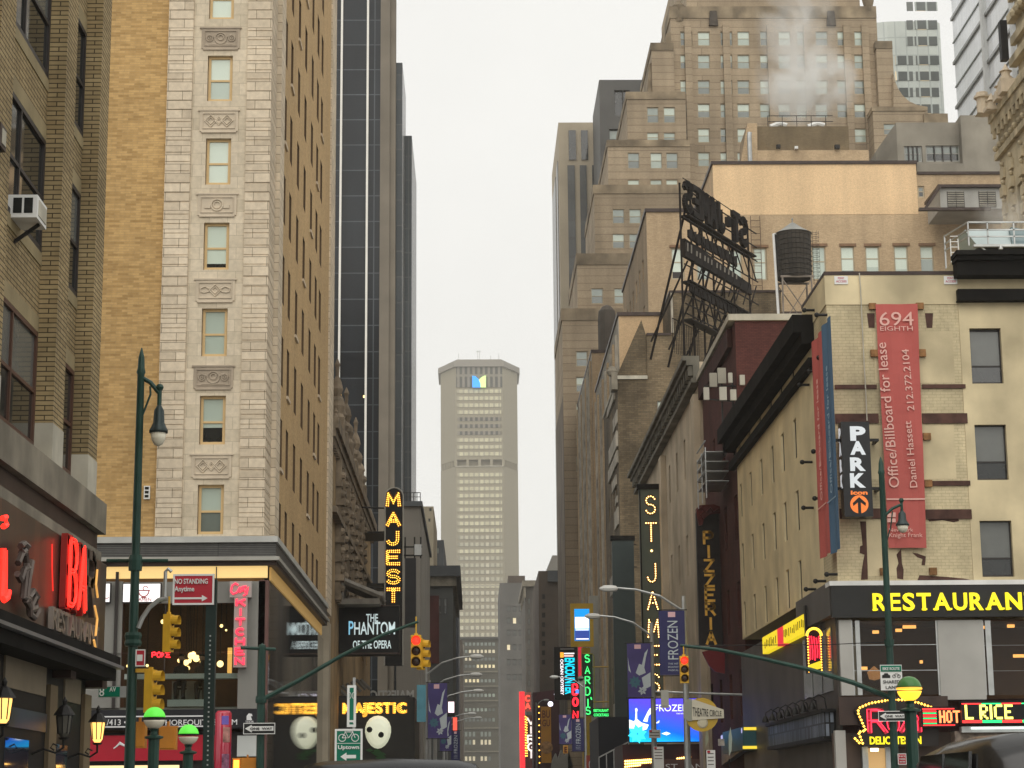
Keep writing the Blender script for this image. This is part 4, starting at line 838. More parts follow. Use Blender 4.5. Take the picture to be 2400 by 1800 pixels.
MB().box(xC0-.1, xC0+9, YC_-.1, YC_+30, zC+.002, zC+.35).build('coping', M['umber'], r); MB().box(xC0-.03, xC0-.004, YC_, YC_+30, zC-6, zC).build('whitewash', M['whitewash'], r)
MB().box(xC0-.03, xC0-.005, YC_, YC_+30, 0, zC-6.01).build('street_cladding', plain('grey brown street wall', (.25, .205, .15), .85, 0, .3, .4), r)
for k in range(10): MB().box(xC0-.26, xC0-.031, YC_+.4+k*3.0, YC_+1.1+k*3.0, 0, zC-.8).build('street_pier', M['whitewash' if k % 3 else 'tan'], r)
c = at(1424, 820, YC_+4); MB().lathe((c.x, c.y, zC+.35), [(1.0, 0), (1.0, 4.2), (.9, 5.2), (.5, 5.7), (.05, 5.9)], 10).build('chimney', plain('dark chimney', (.1, .085, .07), .8), r)
YD = 165.0
r = thing('dark_brick_block', 'weathered dark brown brick block with a stepped blank wall and worn corner', 'building', (20, YD+8, 0))
xD = [PX(p, 900, YD) for p in (1447, 1518, 1576)]; xD3 = PX(1832, 720, YD)
zD = [PZ(1480, 889, YD), PZ(1550, 786, YD), PZ(1700, 686, YD)]
west(r, YD, xD[0], xD[1], 0, zD[0], 18, M['dkbrick'], fm=M['dark_frame'], pick=pd, hn=[(y, y+1, z, z+2) for y in (168, 171, 174, 177) for z in (26, 21, 16, 11)])
west(r, YD+.005, xD[1], xD[2], 0, zD[1], 18, M['dkbrick'], fm=M['grey_frame'], pick=lambda i: [(0, .2, M['pane_dark']), (.2, 1, M['blind'])], pxr=[(1541, 940, 1574, 986)], d=.2, fw=.1, mull=2)
west(r, YD+.01, xD[2], xD3, 0, zD[2], 18, M['dkbrick'])
MB().box(xD[0]-.1, xD[1]-.01, YD-.15, YD+18, zD[0]+.002, zD[0]+.3).build('coping', M['pale_stone'], r); MB().box(xD[1], xD[2]-.01, YD-.1, YD+18, zD[1]+.002, zD[1]+.2).build('coping', M['umber'], r); MB().box(xD[2]-.1, xD3, YD-.1, YD+18, zD[2]+.002, zD[2]+.2).build('coping', M['umber'], r)
m = MB(); rn = random.Random(5)
z = 6
while z < zD[0]: h = rn.uniform(.5, 1.6); m.box(xD[0]-.08-rn.random()*.1, xD[0]-.003, YD+rn.uniform(.2, 3), YD+rn.uniform(4, 12), z, z+h); z += h+rn.uniform(.3, 1.4)
m.build('worn_plaster', M['whitewash'], r)
m = MB(); m.box(xD[0]-.5, xD[0]-.003, YD-.3, YD+1.2, zD[0]-.9, zD[0]+.6); m.ball((xD[0]-.4, YD+.2, zD[0]+.7), .5, 8); m.build('stone_scroll', M['ledge'], r)
m = MB(); z_ = zD[1]; m.prism([(xD[1]-.01, YD+.2, zD[0]+.31), (xD[1]-2.6, YD+.2, zD[0]+.31), (xD[1]-.4, YD+.2, zD[1]+1.4), (xD[1]-.01, YD+.2, zD[1])], (0, 6, 0)); m.build('raking_wall', M['dkbrick'], r)
MB().box(PX(1572, 720, YD-.01), PX(1577, 720, YD), YD-.08, YD-.001, PZ(1575, 780, YD), zD[2]).build('white_stain', M['whitewash'], r)
m = MB(); c = at(1625, 668, YD+3); m.hexa([(c.x-1.6, c.y, zD[2]), (c.x+1.6, c.y, zD[2]), (c.x+1.6, c.y+2, zD[2]), (c.x-1.6, c.y+2, zD[2]), (c.x-.4, c.y+.6, zD[2]+1.1), (c.x+.4, c.y+.6, zD[2]+1.1), (c.x+.4, c.y+1.4, zD[2]+1.1), (c.x-.4, c.y+1.4, zD[2]+1.1)]); m.build('skylight', M['white'], r)
# ------------------------------------------------------------------ grey theatre (E), red brick (F), cream corner building (G)
Xe = XS; ye0, ye1 = yX(1650, 1250, Xe), yX(1503, 1250, Xe)
pk_ = plain('dirty pinkish plaster', (.50, .42, .31), .85, 0, .25, .4)
r = thing('playhouse_building', 'grey plaster playhouse with a deep dark sloping cornice along the street', 'theatre', (Xe+9, (ye0+ye1)/2, 0)); zE = zX(1612, 900, Xe)
west(r, ye0, Xe, Xe+14, 0, zE, ye1-ye0, pk_, fm=M['dark_frame'], pick=pd, hn=[(y, y+.9, z, z+2.3) for y in (112, 116.5, 121, 126, 131, 136, 141) for z in (zE-5, zE-10.5)], d=.3)
m = MB()
for (g, h0, h1) in ((.9, -.25, 0), (.7, -.5, -.252), (.35, -1.2, -.503), (.45, -1.45, -1.203)): m.box(Xe-g, Xe-.003, ye0-.1, ye1+.4, zE+h0+.3, zE+h1+.3)
y = ye0
while y < ye1: m.box(Xe-.6, Xe-.352, y, y+.4, zE-.75, zE-.203); y += 1.1
m.build('cornice', plain('grey green stained cornice', (.17, .16, .13), .8, 0, .3, .8), r)
for yy in (ye0+.2, 123.5, 139): MB().box(Xe-.35, Xe-.004, yy, yy+1.6, 0, zE-1.71).build('pilaster', pk_, r)
xf1 = yX(1715, 1100, Xe); yf0, yf1 = yX(1731, 1200, Xe)+.05, ye0-.05
red = brick('dark red brick', (.105, .034, .028), (.08, .026, .022), (.05, .02, .018), .22, .075, .01, .3, rough=.85, bump=0)
r = thing('red_brick_building', 'narrow dark red brick building between the cream corner and the grey playhouse', 'building', (Xe+7, (yf0+yf1)/2, 0)); zF_ = PZ(1750, 752, yf0)
west(r, yf0, Xe+.12, Xe+22, 0, zF_, yf1-yf0, red, fm=M['cream_frame'], pick=pd, hn=[(y, y+1.0, z, z+2.1) for y in [yf0+1.2+k*(yf1-yf0-2.2)/3 for k in range(4)] for z in (zF_-6, zF_-10, zF_-14, zF_-18)], d=.25)
MB().box(Xe-.12, Xe+.11, yf0+1.1, yf1-.1, zF_-1.0, zF_-.1).build('cornice', plain('dark red brown cornice', (.05, .018, .015), .8, 0, .3), r); MB().box(Xe-.2, Xe+8, yf0-.15, yf1, zF_+.002, zF_+.3).build('coping', M['pale_stone'], r)
MB().box(Xe+8.01, Xe+22, yf0-.1, yf1, zF_+.002, zF_+1.6).build('raised_parapet', red, r)
# cream corner
cr = plain('cream painted stucco', (.56, .47, .295), .75, 0, .24, .55); crb = brick('cream painted brick', (.58, .49, .31), (.55, .465, .29), (.43, .36, .22), .26, .105, .009, .28, rough=.75, bump=.2, big=.5)
g = thing('cream_corner_building', 'peeling cream painted corner building with a black cornice and red lease banner', 'building', (22, 78, 0))
zG = PZ(2100, 645, YB); xG1 = PX(2250, 800, YB); yG1 = yf0-.05
zN = PZ(2100, 714, YB); zBase = PZ(2100, 1362, YB)
wG = [(a, t, b, u) for a, t, b, u in ((2279, 769, 2345, 899), (2291, 995, 2357, 1125), (2303, 1220, 2370, 1352))]
hnG = []; yc0 = yX(1880, 740, XS-.4)
for (yy) in (73.6, 76.6, 79.4, 82.6, 85.9, 89.2):
    for k, zz in enumerate((zBase+.6, zBase+3.2, zBase+5.9, zBase+8.6)):
        if not (k == 3 and yy < 71): hnG.append((yy-.33, yy+.33, zz-.5, zz+1.0))
west(g, YB, XS, xG1, zBase, zN, yc0-.06-YB, crb)
west(g, yc0-.055, XS, XS+10, zBase, zN, yG1-yc0+.055, plain('brightened cream side stucco', (.70, .585, .36), .8, 0, .16, .6), fm=M['dark_frame'], pick=pd, hn=[h for h in hnG if h[0] > yc0], d=.16, fw=.05, name='side_wall')  # stucco side; cream brightened in the colour to make up for weak light
MB().box(XS-.03, xG1, YB-.03, yX(1882, 750, XS), zN+.002, zG).build('upper_band', cr, g); MB().box(XS-.04, xG1+.02, YB-.05, yX(1882, 750, XS)+.05, zG+.002, zG+.13).build('coping', M['umber'], g)
MB().box(XS-.012, XS-.001, YB+7, yG1, zBase, zN).build('side_render', cr, g) if False else None
m = MB()
m.box(XS-.75, XS-.003, yc0, yG1+1.0, zN-.35, zN+.3); m.box(XS-.45, XS-.004, yc0, yG1+1.0, zN-.75, zN-.353); m.box(XS-.25, XS-.0035, yc0, yG1+1.0, zN-1.6, zN-1.25); m.build('black_cornice', M['soot'], g)
west(g, YB-.02, xG1+.003, xG1+22, zBase, PZ(2300, 700, YB), 22, cr, pxr=wG, fm=M['dark_frame'], pick=lambda i: [(0, .35, M['pane_dark']), (.35, 1, M['pane_grey'])], d=.25, fw=.06, rail=.33)
m = MB(); xq = xG1+.01
for (t, u, gg) in ((602, 612, .9), (613, 622, .75), (623, 655, .6), (682, 706, .3), (706.5, 710, .4)): m.box(xq-(gg*.2), xq+22, YB-gg, YB-.025, PZ(2300, u, YB)+.004, PZ(2300, t, YB))
m.build('black_cornice', M['soot'], g)
MB().box(xG1+.004, xG1+22, YB+.0, YB+22, PZ(2300, 699.5, YB), PZ(2300, 604, YB)).build('attic', cr, g)
brn = plain('bare brown brick patch', (.085, .042, .032), .85, 0, .3, 3)
def patch(a, t, b, u, dd=.02, mat=None, name='bare_patch'): p, q = at(a, u, YB), at(b, t, YB); return MB().box(p.x, q.x, YB-dd, YB-.001, p.z, q.z).build(name, mat or brn, g)
for q in ((1957, 902, 2054, 912), (2161, 901, 2262, 911), (1958, 970, 2058, 993), (2162, 969, 2266, 993), (2170, 1127, 2273, 1139), (1968, 1192, 2076, 1216), (2170, 1194, 2276, 1217)): patch(*q, dd=.06, name='band_course')
def blotch(pts, name='bare_patch'):
    m = MB(); m.prism([at(a, b, YB-.012) for a, b in pts], (0, .011, 0)); return m.build(name, brn, g)
blotch([(2016, 1222), (2030, 1222), (2032, 1290), (2034, 1358), (2018, 1359), (2020, 1335), (2026, 1300), (2015, 1296), (2016, 1280), (2022, 1278)]); blotch([(2109, 1290), (2112, 1286), (2114, 1320), (2118, 1335), (2117, 1358), (2103, 1356), (2101, 1332), (2106, 1320), (2101, 1300)])
blotch([(2138, 1295), (2150, 1297), (2158, 1300), (2170, 1304), (2168, 1325), (2160, 1324), (2162, 1310), (2150, 1306)]); blotch([(2170, 1210), (2245, 1214), (2248, 1221), (2235, 1224), (2210, 1219), (2178, 1222)]); blotch([(2155, 1348), (2220, 1352), (2260, 1356), (2280, 1360), (2150, 1361)])
for (a, b) in ((2032, 2050), (2168, 2187)): blotch([(a, 734), (b, 734), (b-2, 768), (a+4, 768)] if a > 2100 else [(a, 734), (b, 734), (b, 768), (a+4, 768)])
for q in ((2052, 776, 2232, 898), (1995, 996, 2235, 1124), (2035, 1222, 2100, 1350)): patch(*q, dd=.008, mat=cr, name='smooth_render')
rust = plain('rusted anchor plate', (.26, .13, .05), .8, 0, .4, 5)
for (a, t, b, u) in ((2036, 712, 2052, 726), (2146, 711, 2163, 726), (2040, 821, 2057, 837), (2151, 820, 2168, 837), (2163, 1016, 2180, 1032), (2166, 1126, 2183, 1142), (2062, 1332, 2073, 1349), (2178, 1331, 2194, 1348)): patch(a, t, b, u, .12, rust, 'anchor_plate')
m = MB(); m.tube([at(a, b, YB-.08) for a, b in ((2014, 640), (2017, 680), (2024, 830), (2029, 920), (2032, 986))], .022, 5); m.build('conduit', M['pale_stone'], g)
for (px, py, Xo) in ((1909, 727, .25), (1885, 762, .25), (1893, 798, .3), (1939, 738, .3), (1944, 838, .3), (1920, 870, .3), (1897, 902, .3), (1931, 1058, .3), (1904, 1083, .3), (1934, 1168, .3), (1907, 1190, .3), (1963, 1346, .25), (1936, 1362, .25), (1913, 1381, .25)):
    c = atX(px, py, XS-.03); MB().tube([c, c-Vector((.32, 0, 0))], [.05, .05], 6).ball(c-Vector((.36, 0, 0)), .09, 8).build('banner_bracket', M['iron'], g)
# restaurant base
zR1, zR0 = PZ(2100, 1369, YB), PZ(2100, 1448, YB)
MB().box(XS-.32, XS+34, YB-.22, YB+.6, PZ(2100, 1373, YB)+.001, zBase-.003).build('white_capping', M['white'], g)
fasg = plain('black sign board', (.018, .018, .017), .4, 0, .2, 1)
MB().box(XS-.28, XS+34, YB-.2, YB-.0, zR0, PZ(2100, 1373, YB)).build('sign_board', fasg, g)
gside = plain('grey metal side fascia', (.115, .108, .1), .45, .2, .2, .5)
yGs = yX(1868, 1500, XS-.3)
MB().box(XS-.30, XS-.02, YB+.001, yGs, zR0+.1, zBase-.004).build('side_fascia', gside, g)
zM = PZ(2100, 1628, YB)
def gp2(name, a, b, t, u, mat, y0=0., y1=.12): p, q = at(a, u, YB), at(b, t, YB); return MB().box(p.x, q.x, YB+y0, YB+y1, p.z, q.z).build(name, mat, g)
gcol = plain('pale grey metal column', (.40, .39, .36), .45, .1, .12, .6)
gp2('grey_column', 2206, 2302, 1453, 1640, gcol, -.02, .3); gp2('grey_column', 1973, 1995, 1453, 1630, gcol, .0, .2)
gp2('interior_wall', 1975, 2640, 1450, 1630, din, 3, 3.2); gp2('interior_ceiling', 1975, 2640, 1450, 1452, din, .4, 2.9)
for k, (a, b) in enumerate(((1996, 2205), (2303, 2640))):
    gp2('pane', a, b, 1454, 1629, seeglass('restaurant glass', (.8, .78, .74), .45), .10, .11)
    for t in (1511, 1571): gp2('transom', a, b, t-1.5, t+1.5, M['steel'], .04, .09)
    for x in ((1996, 2013, 2203) if k == 0 else (2303, 2320)): gp2('mullion', x-1.5, x+1.5, 1454, 1629, M['steel'], .03, .095)
    gp2('pale_curtain', (1992, 2316)[k], (2010, 2322)[k], 1466, 1629, M['pale_stone'], .5, .55) if k == 0 else None
for (px, py, wd) in ((2053, 1481, 7), (2107, 1477, 7), (2132, 1469, 15), (2312, 1470, 6), (2370, 1467, 8), (2026, 1566, 7), (2389, 1537, 13), (2160, 1551, 3)):
    c = at(px, py, YB+1.6); MB().box(c.x-wd*.0145, c.x+wd*.0145, c.y, c.y+.1, c.z-.05, c.z+.05).build('ceiling_lamp', emit('orange ceiling lamp', (1, .48, .13), 1.7), g)
c = at(2049, 1579, YB+1.8); MB().lathe(c, [(.02, .25), (.24, .05), (.18, -.18), (.02, -.22)], 9).build('chandelier', emit('dim chandelier', (.8, .4, .15), .35), g)
gp2('lower_fascia', 1965, 2217, 1632, 1700, M['umber'], -.25, .1); gp2('lower_wall', 1965, 2640, 1712, 1990, plain('dim lower shop wall', (.10, .07, .055), .6, 0, .25), .2, .4)
MB().box(XS-.1, XS-.004, YB+.2, yG1, 0, zBase-.6).build('side_shop_wall', plain('dim grey brown side wall', (.09, .08, .07), .5, 0, .25, .5), g)
MB().box(XS-.35, XS-.101, YB+1, yX(1905, 1560, XS-.3), zR0+.0, zR0+.5).build('side_beam', gside, g) if False else None
for k in range(3): MB().box(XS-.14, XS-.101, YB+1+k*2.0, YB+2.8+k*2.0, zM+.2, zR0-.2).build('side_window', M['pane_grey'], g)
gp2('pier', 1967, 1980, 1712, 1990, gcol, -.1, .19); gp2('lit_doorway', 2035, 2085, 1753, 1990, emit('lit shop interior', (1, .62, .25), .28), .1, .19); gp2('door_frame', 2031, 2034, 1750, 1990, M['steel'], .0, .19); gp2('door_frame', 2086, 2089, 1750, 1990, M['steel'], .0, .19)
# ornate limestone building at the right edge
Xo = PX(2349, 300, 112); yo0, yo1 = 98, 113
ol = plain('ornate cream limestone', (.47, .40, .27), .85, 0, .22, .8)
o_ = thing('ornate_building', 'richly carved cream limestone building cut off by the right edge', 'building', (Xo+8, 106, 0)); zO = zX(2335, 288, Xo)
west(o_, yo0, Xo, Xo+14, 0, zO+.5, yo1-yo0, ol, fm=M['brown_frame'], pick=pd, hn=[(y, y+1.1, z, z+2.6) for y in (108.6, 104.6, 100.6) for z in (zO-7.6, zO-12.5)], d=.4)
m = MB(); m.box(Xo-.5, Xo-.003, yo0, yo1+.2, zO-.1, zO+.35); m.box(Xo-.38, Xo-.004, yo0, yo1+.15, zO-.7, zO-.103); m.box(Xo-.25, Xo-.005, yo0, yo1+.2, zO-2.4, zO-2.0); m.box(Xo-.3, Xo-.006, yo0, yo1+.1, zO-8.6, zO-8.3)
y = yo0
while y < yo1: m.box(Xo-.4, Xo-.255, y, y+.3, zO-1.2, zO-.703); m.ball((Xo-.18, y+.55, zO-1.7), .2, 7); y += .85
m.build('cornice', plain('carved limestone cornice', (.40, .335, .22), .85, 0, .35, 1.5), o_)
for i, y in enumerate((112.2, 110.4, 108.2, 105.6)):
    m = MB()
    for q in range(5): m.box(Xo-.16-.08*(q % 2), Xo-.007, y-.35, y+.35, zO-8.2+q*1.1, zO-7.6+q*1.1); m.ball((Xo-.1, y, zO-7.3+q*1.1), .15, 7)
    m.build('carved_pier', ol, o_)
for i, (px, base_y, top_y, kind) in enumerate(((2304, 270, 218, 1), (2325, 262, 218, 0), (2346, 222, 188, 0), (2358, 190, 150, 0))):
    Yp = yo1-.4-i*1.2; a, b = at(px, base_y, Yp), at(px, top_y, Yp); h = b.z-a.z; m = MB()
    m.lathe((a.x, Yp, a.z), [(.38, 0), (.38, h*.2), (.26, h*.24), (.26, h*.5), (.38, h*.55), (.22, h*.65), (.02, h)] if kind == 0 else [(.4, 0), (.34, h*.1), (.34, h*.72), (.5, h*.76), (.5, h*.85), (.36, h*.9), (.36, h)], 9); m.box(a.x-.4, a.x+.4, Yp-.4, Yp+.4, zO+.3, a.z+.05); m.build('pinnacle', M['terra_plain'], o_)
m = MB(); X2 = Xo+.75; m.box(X2, X2+12, yo0, yo1-2.5, zO+.5, zO+9)
for k in range(6): m.box(X2-.3-.15*(k % 2), X2-.003, yo0, yo1-2.2, zO+1.2+k*1.35, zO+1.7+k*1.35)
for k in range(14): m.ball((X2-.35, yo0+1+k*.8, zO+5.4), .3, 7); m.ball((X2-.35, yo0+1+k*.8, zO+8.6), .3, 7)
m.build('carved_attic', ol, o_)
c = at(2358, 85, yo1-3.4); MB().box(c.x-.3, c.x+.1, c.y, c.y+.5, c.z-1.4, c.z+1.0).build('black_shutter', M['black'], o_)
# ------------------------------------------------------------------ air
hz = bpy.data.materials.new('air'); hz.use_nodes = True; t = hz.node_tree; t.nodes.remove(t.nodes['Principled BSDF'])
pv = t.nodes.new('ShaderNodeVolumePrincipled'); pv.inputs['Color'].default_value = (.93, .91, .86, 1); pv.inputs['Density'].default_value = .00023; pv.inputs['Anisotropy'].default_value = .2
t.links.new(pv.outputs[0], t.nodes['Material Output'].inputs['Volume'])
MB().box(-450, 450, -190, 1490, -1.2, 264).build('haze', hz, kind='stuff')
# ------------------------------------------------------------------ street furniture
RZ = lambda a: Matrix.Rotation(a, 4, 'Z')
M['signal_yellow'] = plain('signal yellow', (.62, .36, .03), .45, 0, .1, 3, False); M['orange'] = plain('aged orange housing', (.55, .22, .03), .5, 0, .12, 3, False)
M['lens_off'] = plain('dark lens', (.05, .025, .015), .25, 0, .1, 3, False); M['red_lamp'] = emit('red signal light', (1, .025, .012), 1.9); M['sign_white'] = plain('sign white', (.72, .72, .69), .4, 0, .05, 3, False)
M['sign_green'] = plain('sign green', (.0, .15, .085), .4, 0, .08, 3, False); M['sign_red'] = plain('sign red', (.42, .02, .035), .4, 0, .08, 3, False); M['ink'] = plain('black lettering', (.015, .015, .015), .5, 0, 0)
M['cloud_white'] = emit('glowing white panel', (1, .97, .95), .85)
def sig(label, c, rz, h, lit=False, up=.35, group='traffic signals at the crossing'):
    c = Vector(c); T = Matrix.Translation(c) @ RZ(rz); r = thing('traffic_signal', label, 'traffic light', c-Vector((0, 0, h/2)), group)
    w_ = h*.32; d = h*.2; m = MB(); q = MB().box(-w_/2, w_/2, 0, d, -h/2, h/2); m.add(q, T)
    q = MB().box(-w_*.18, w_*.18, d*.3, d*.7, h/2+.001, h/2+.05); m.add(q, T)
    if up: m.add(MB().tube([(0, d/2, h/2+.05), (0, d/2, h/2+up)], .022, 6), T)
    m.build('housing', M['signal_yellow'], r)
    for k in (1, 0, -1):
        z = k*h*.325; rr = w_*.42
        l = MB().lathe((0, 0, z), [(rr, -.012), (rr*.7, -.035), (.001, -.045)], 12, 0, 'y'); MB().add(l, T).build('lens', M['red_lamp'] if (lit and k == 1) else M['lens_off'], r)
        v = MB(); n = 10
        for i in range(n):
            a0, a1 = math.radians(-35+250*i/n), math.radians(-35+250*(i+1)/n)
            P = lambda a, y, s=1: Vector((rr*1.1*s*math.cos(a), y, z+rr*1.1*s*math.sin(a)))
            v.face([P(a0, -.001), P(a1, -.001), P(a1, -h*.2*(.5+.5*math.sin(max(a1, 0)*1.0) if False else 1)), P(a0, -h*.2)])
        MB().add(v, T).build('visor', M['signal_yellow'], r)
    return r
def signal_hand(label, px0, px1, py0, py1, Y, d=.22, lit=False):
    p, q = at(px0, py1, Y), at(px1, py0, Y); r = thing('pedestrian_signal', label, 'pedestrian signal', ((p.x+q.x)/2, Y+d/2, p.z), 'pedestrian signals at the crossing')
    m = MB().box(p.x, q.x, Y, Y+d, p.z, q.z); m.box(p.x-.02, q.x+.02, Y+.03, Y+d-.04, q.z+.001, q.z+.03); m.build('housing', M['orange'], r)
    MB().box(p.x+.03, q.x-.03, Y-.02, Y-.002, p.z+.03, q.z-.03).build('face', emit('orange hand light', (1, .22, .02), 5) if lit else M['orange'], r)
    if not lit: MB().tube([((p.x+q.x)/2, Y+d/2, q.z+.031), ((p.x+q.x)/2, Y+d/2, q.z+.12)], .03, 6).build('bracket', M['orange'], r)
    return r
def flat_sign(name, label, cat, px0, px1, py0, py1, Y, mat, rim=None, t=.012, group=None, post=None):
    p, q = at(px0, py1, Y), at(px1, py0, Y); r = thing(name, label, cat, ((p.x+q.x)/2, Y, p.z), group)
    MB().box(p.x, q.x, Y, Y+t, p.z, q.z).build('panel', mat, r)
    if rim:
        g = (q.z-p.z)*.06; m = MB()
        for (a, b, c, e) in ((p.x, q.x, p.z, p.z+g), (p.x, q.x, q.z-g, q.z), (p.x, p.x+g, p.z+g, q.z-g), (q.x-g, q.x, p.z+g, q.z-g)): m.box(a, b, Y-.005, Y-.001, c, e)
        m.build('border', rim, r)
    return r, p.x, q.x, p.z, q.z
def lamp_post(label, px, pytop, Y, arm, bell, wid=.17, dark=M['green']):
    b = at(px, 1500, Y); zt = at(px, pytop, Y).z; r = thing('lamp_post', label, 'street lamp', (b.x, Y, .15))
    m = MB(); m.lathe((b.x, Y, 0), [(wid*1.2, .15), (wid*1.2, .6), (wid*.75, .9), (wid*.62, 2.2), (wid*.5, zt*.6), (wid*.42, zt-.55), (wid*.55, zt-.5), (wid*.42, zt-.42), (wid*.36, zt-.2), (.01, zt)], 12); m.build('pole', dark, r, smooth=True)
    a0 = at(*arm[0], Y); a1 = at(*arm[1], Y); z_ = a1.z
    m = MB(); m.tube([(b.x, Y, a0.z), ((b.x+a1.x)/2, Y, (a0.z+z_)/2+.06), (a1.x, Y, z_)], .045, 8); m.tube([(b.x+.06, Y, a0.z-.75), (b.x+.2, Y, a0.z-.35), ((b.x+a1.x)/2, Y, (a0.z+z_)/2-.02)], .022, 6); m.ball((a1.x, Y, z_+.12), .08, 8); m.tube([(a1.x, Y, z_+.1), (a1.x, Y, at(bell[0], bell[1], Y).z-.02)], .045, 8); m.build('arm', dark, r)
    bx = a1.x; zb0, zb1 = at(bell[0], bell[2], Y).z, at(bell[0], bell[1], Y).z; h = zb1-zb0; R_ = bell[3]*Y/FPX
    MB().lathe((bx, Y, zb0), [(R_, h*.32), (R_*1.02, h*.38), (R_*.85, h*.45), (R_*.62, h*.56), (R_*.55, h*.85), (R_*.35, h*.93), (R_*.2, h)], 14).build('hood', plain('dark grey green hood', (.035, .05, .05), .35, .3, .15), r, smooth=True)
    MB().lathe((bx, Y, zb0), [(.01, 0), (R_*.45, h*.04), (R_*.75, h*.16), (R_*.86, h*.315)], 14).build('glass_globe', M['offwhite'], r, smooth=True)
    return r, b.x
r, bx = lamp_post('tall dark green lamp post with bell lamp before the pale limestone bay', 312, 815, 39.0, ((340, 884), (374, 922)), (372, 948, 1046, 22))
p0, p1 = at(250, 1314, 39.0), at(394, 1314, 39.0)
m = MB(); m.tube([(p0.x, 39, p0.z), (p1.x, 39, p1.z)], .035, 8); m.lathe((bx, 39, p0.z-.2), [(.13, 0), (.14, .2), (.12, .3)], 10); m.build('cross_bar', M['green'], r)
m = MB(); m.tube([at(a, b, 38.9) for a, b in ((324, 1472), (334, 1448), (350, 1424), (372, 1406), (392, 1402))], .045, 8); m.tube([at(a, b, 38.9) for a, b in ((386, 1400), (388, 1340), (394, 1333), (402, 1340))], .035, 8); m.build('signal_arm', M['steel'], r)
c = at(322, 1490, 39.0); MB().lathe((bx, 39, c.z-.2), [(.15, 0), (.17, .05), (.15, .12), (.17, .2), (.15, .26)], 10).build('collar', M['green'], r)
MB().bar((bx+.08, 38.9, at(350, 1572, 39).z), at(352, 1572, 39), .07).build('signal_bracket', M['signal_yellow'], r)
sig('yellow traffic signal seen side on hanging beside the red parking sign', at(403, 1484, 38.9), math.radians(78), .72, False, .35)
sig('yellow traffic signal bracketed low on the dark green lamp post', at(362, 1620, 39.0), math.radians(78), .82, False, 0)
signal_hand('narrow orange pedestrian signal left of the nearer green globe lamp', 309, 340, 1695, 1753, 39.2, .3); signal_hand('wide orange pedestrian signal box right of the nearer green globe lamp', 371, 413, 1705, 1757, 39.2)
r, x0, x1, z0, z1 = flat_sign('street_name_sign', 'green street name sign reading 8 AV on the lamp post', 'street sign', 231, 296, 1608, 1635, 38.6, M['steel'])
pz = at(231, 1635, 38.6); MB().box(x0, at(281, 1620, 38.6).x, 38.59, 38.599, z0+.015, z1-.015).build('green_field', M['sign_green'], r)
put_text(r, 'W', (x0+.015, 38.588, z0+.03), '8', .17, M['sign_white'], .09); put_text(r, 'W', (at(257, 1620, 38.6).x, 38.588, z0+.11), 'AV', .09, M['sign_white'], .12)
r, x0, x1, z0, z1 = flat_sign('one_way_sign', 'small tilted one way sign on the lamp post between the two yellow signals', 'traffic sign', 317, 341, 1522, 1562, 38.7, M['sign_red'], M['sign_white'])
MB().box(x0+.03, x1-.05, 38.68, 38.69, z0+.1, z1-.1).build('arrow_field', M['sign_white'], r)
# parking sign on its own post
Y = 21.5
r, x0, x1, z0, z1 = flat_sign('parking_sign', 'red no standing anytime parking sign with an arrow on a dark post', 'traffic sign', 404, 503, 1345, 1418, Y, M['sign_red'], M['sign_white'])
pxp = at(491, 1600, Y+.03).x
MB().box(pxp-.055, pxp+.055, Y+.013, Y+.10, .15, z1-.06).build('post', plain('perforated dark post', (.016, .03, .025), .5, .2, .3, 3), r)
m = MB()
for k in range(60):
    z = .4+k*.05
    if z < z0: m.box(pxp-.008, pxp+.008, Y+.008, Y+.0125, z, z+.016)
m.build('post_holes', plain('pale hole', (.35, .36, .34), .5), r)
put_text(r, 'W', (x0+.02, Y-.003, z1-.105), 'NO STANDING', .055, M['sign_white'], x1-x0-.09, bold=.012); put_text(r, 'W', (x0+.02, Y-.003, z1-.185), 'Anytime', .055, M['sign_white'], .21, bold=.012)
zc_ = z0+.07; m = MB(); m.prism([(x0+.02, Y-.006, zc_-.01), (x1-.13, Y-.006, zc_-.01), (x1-.13, Y-.006, zc_-.035), (x1-.07, Y-.006, zc_), (x1-.13, Y-.006, zc_+.035), (x1-.13, Y-.006, zc_+.01), (x0+.02, Y-.006, zc_+.01)], (0, .004, 0)); m.build('arrow', M['sign_white'], r)
# subway globe lamps
def globe(label, px, py, rad, Y, lit):
    c = at(px, py, Y); R_ = rad*Y/FPX; r = thing('subway_lamp', label, 'subway lamp', (c.x, Y, .15), 'subway entrance globe lamps')
    n = 18; up = [(R_*math.cos(math.radians(a)), R_*math.sin(math.radians(a))) for a in range(4, 91, 9)]; up[-1] = (.001, R_)
    MB().lathe(c, up, n).build('green_dome', emit('green globe glass', (.10, .75, .05), .62, (.1, .5, .06)) if not lit else plain('green glass dome', (.07, .2, .06), .2, 0, .1), r, smooth=True)
    MB().lathe(c, [(R_*1.03, -R_*.07), (R_*1.03, R_*.07)], n).build('band', M['black'] if not lit else emit('lit rim', (1, .45, .05), 1.2), r)
    lo = [(R_*math.cos(math.radians(a)), R_*math.sin(math.radians(a))) for a in range(-75, -3, 9)]
    MB().lathe(c, lo, n).build('milk_glass', M['offwhite'] if not lit else emit('lit amber glass', (1, .62, .04), 1.25), r, smooth=True)
    MB().lathe((c.x, Y, 0), [(R_*.75, .15), (R_*.75, .5), (R_*.5, .65), (R_*.5, c.z-R_*1.9), (R_*.85, c.z-R_*1.8), (R_*.85, c.z-R_*1.65), (R_*.35, c.z-R_*1.5), (R_*.3, c.z-R_*1.2), (R_*.45, c.z-R_*.97)], 10).build('post', M['green'], r)
    return r
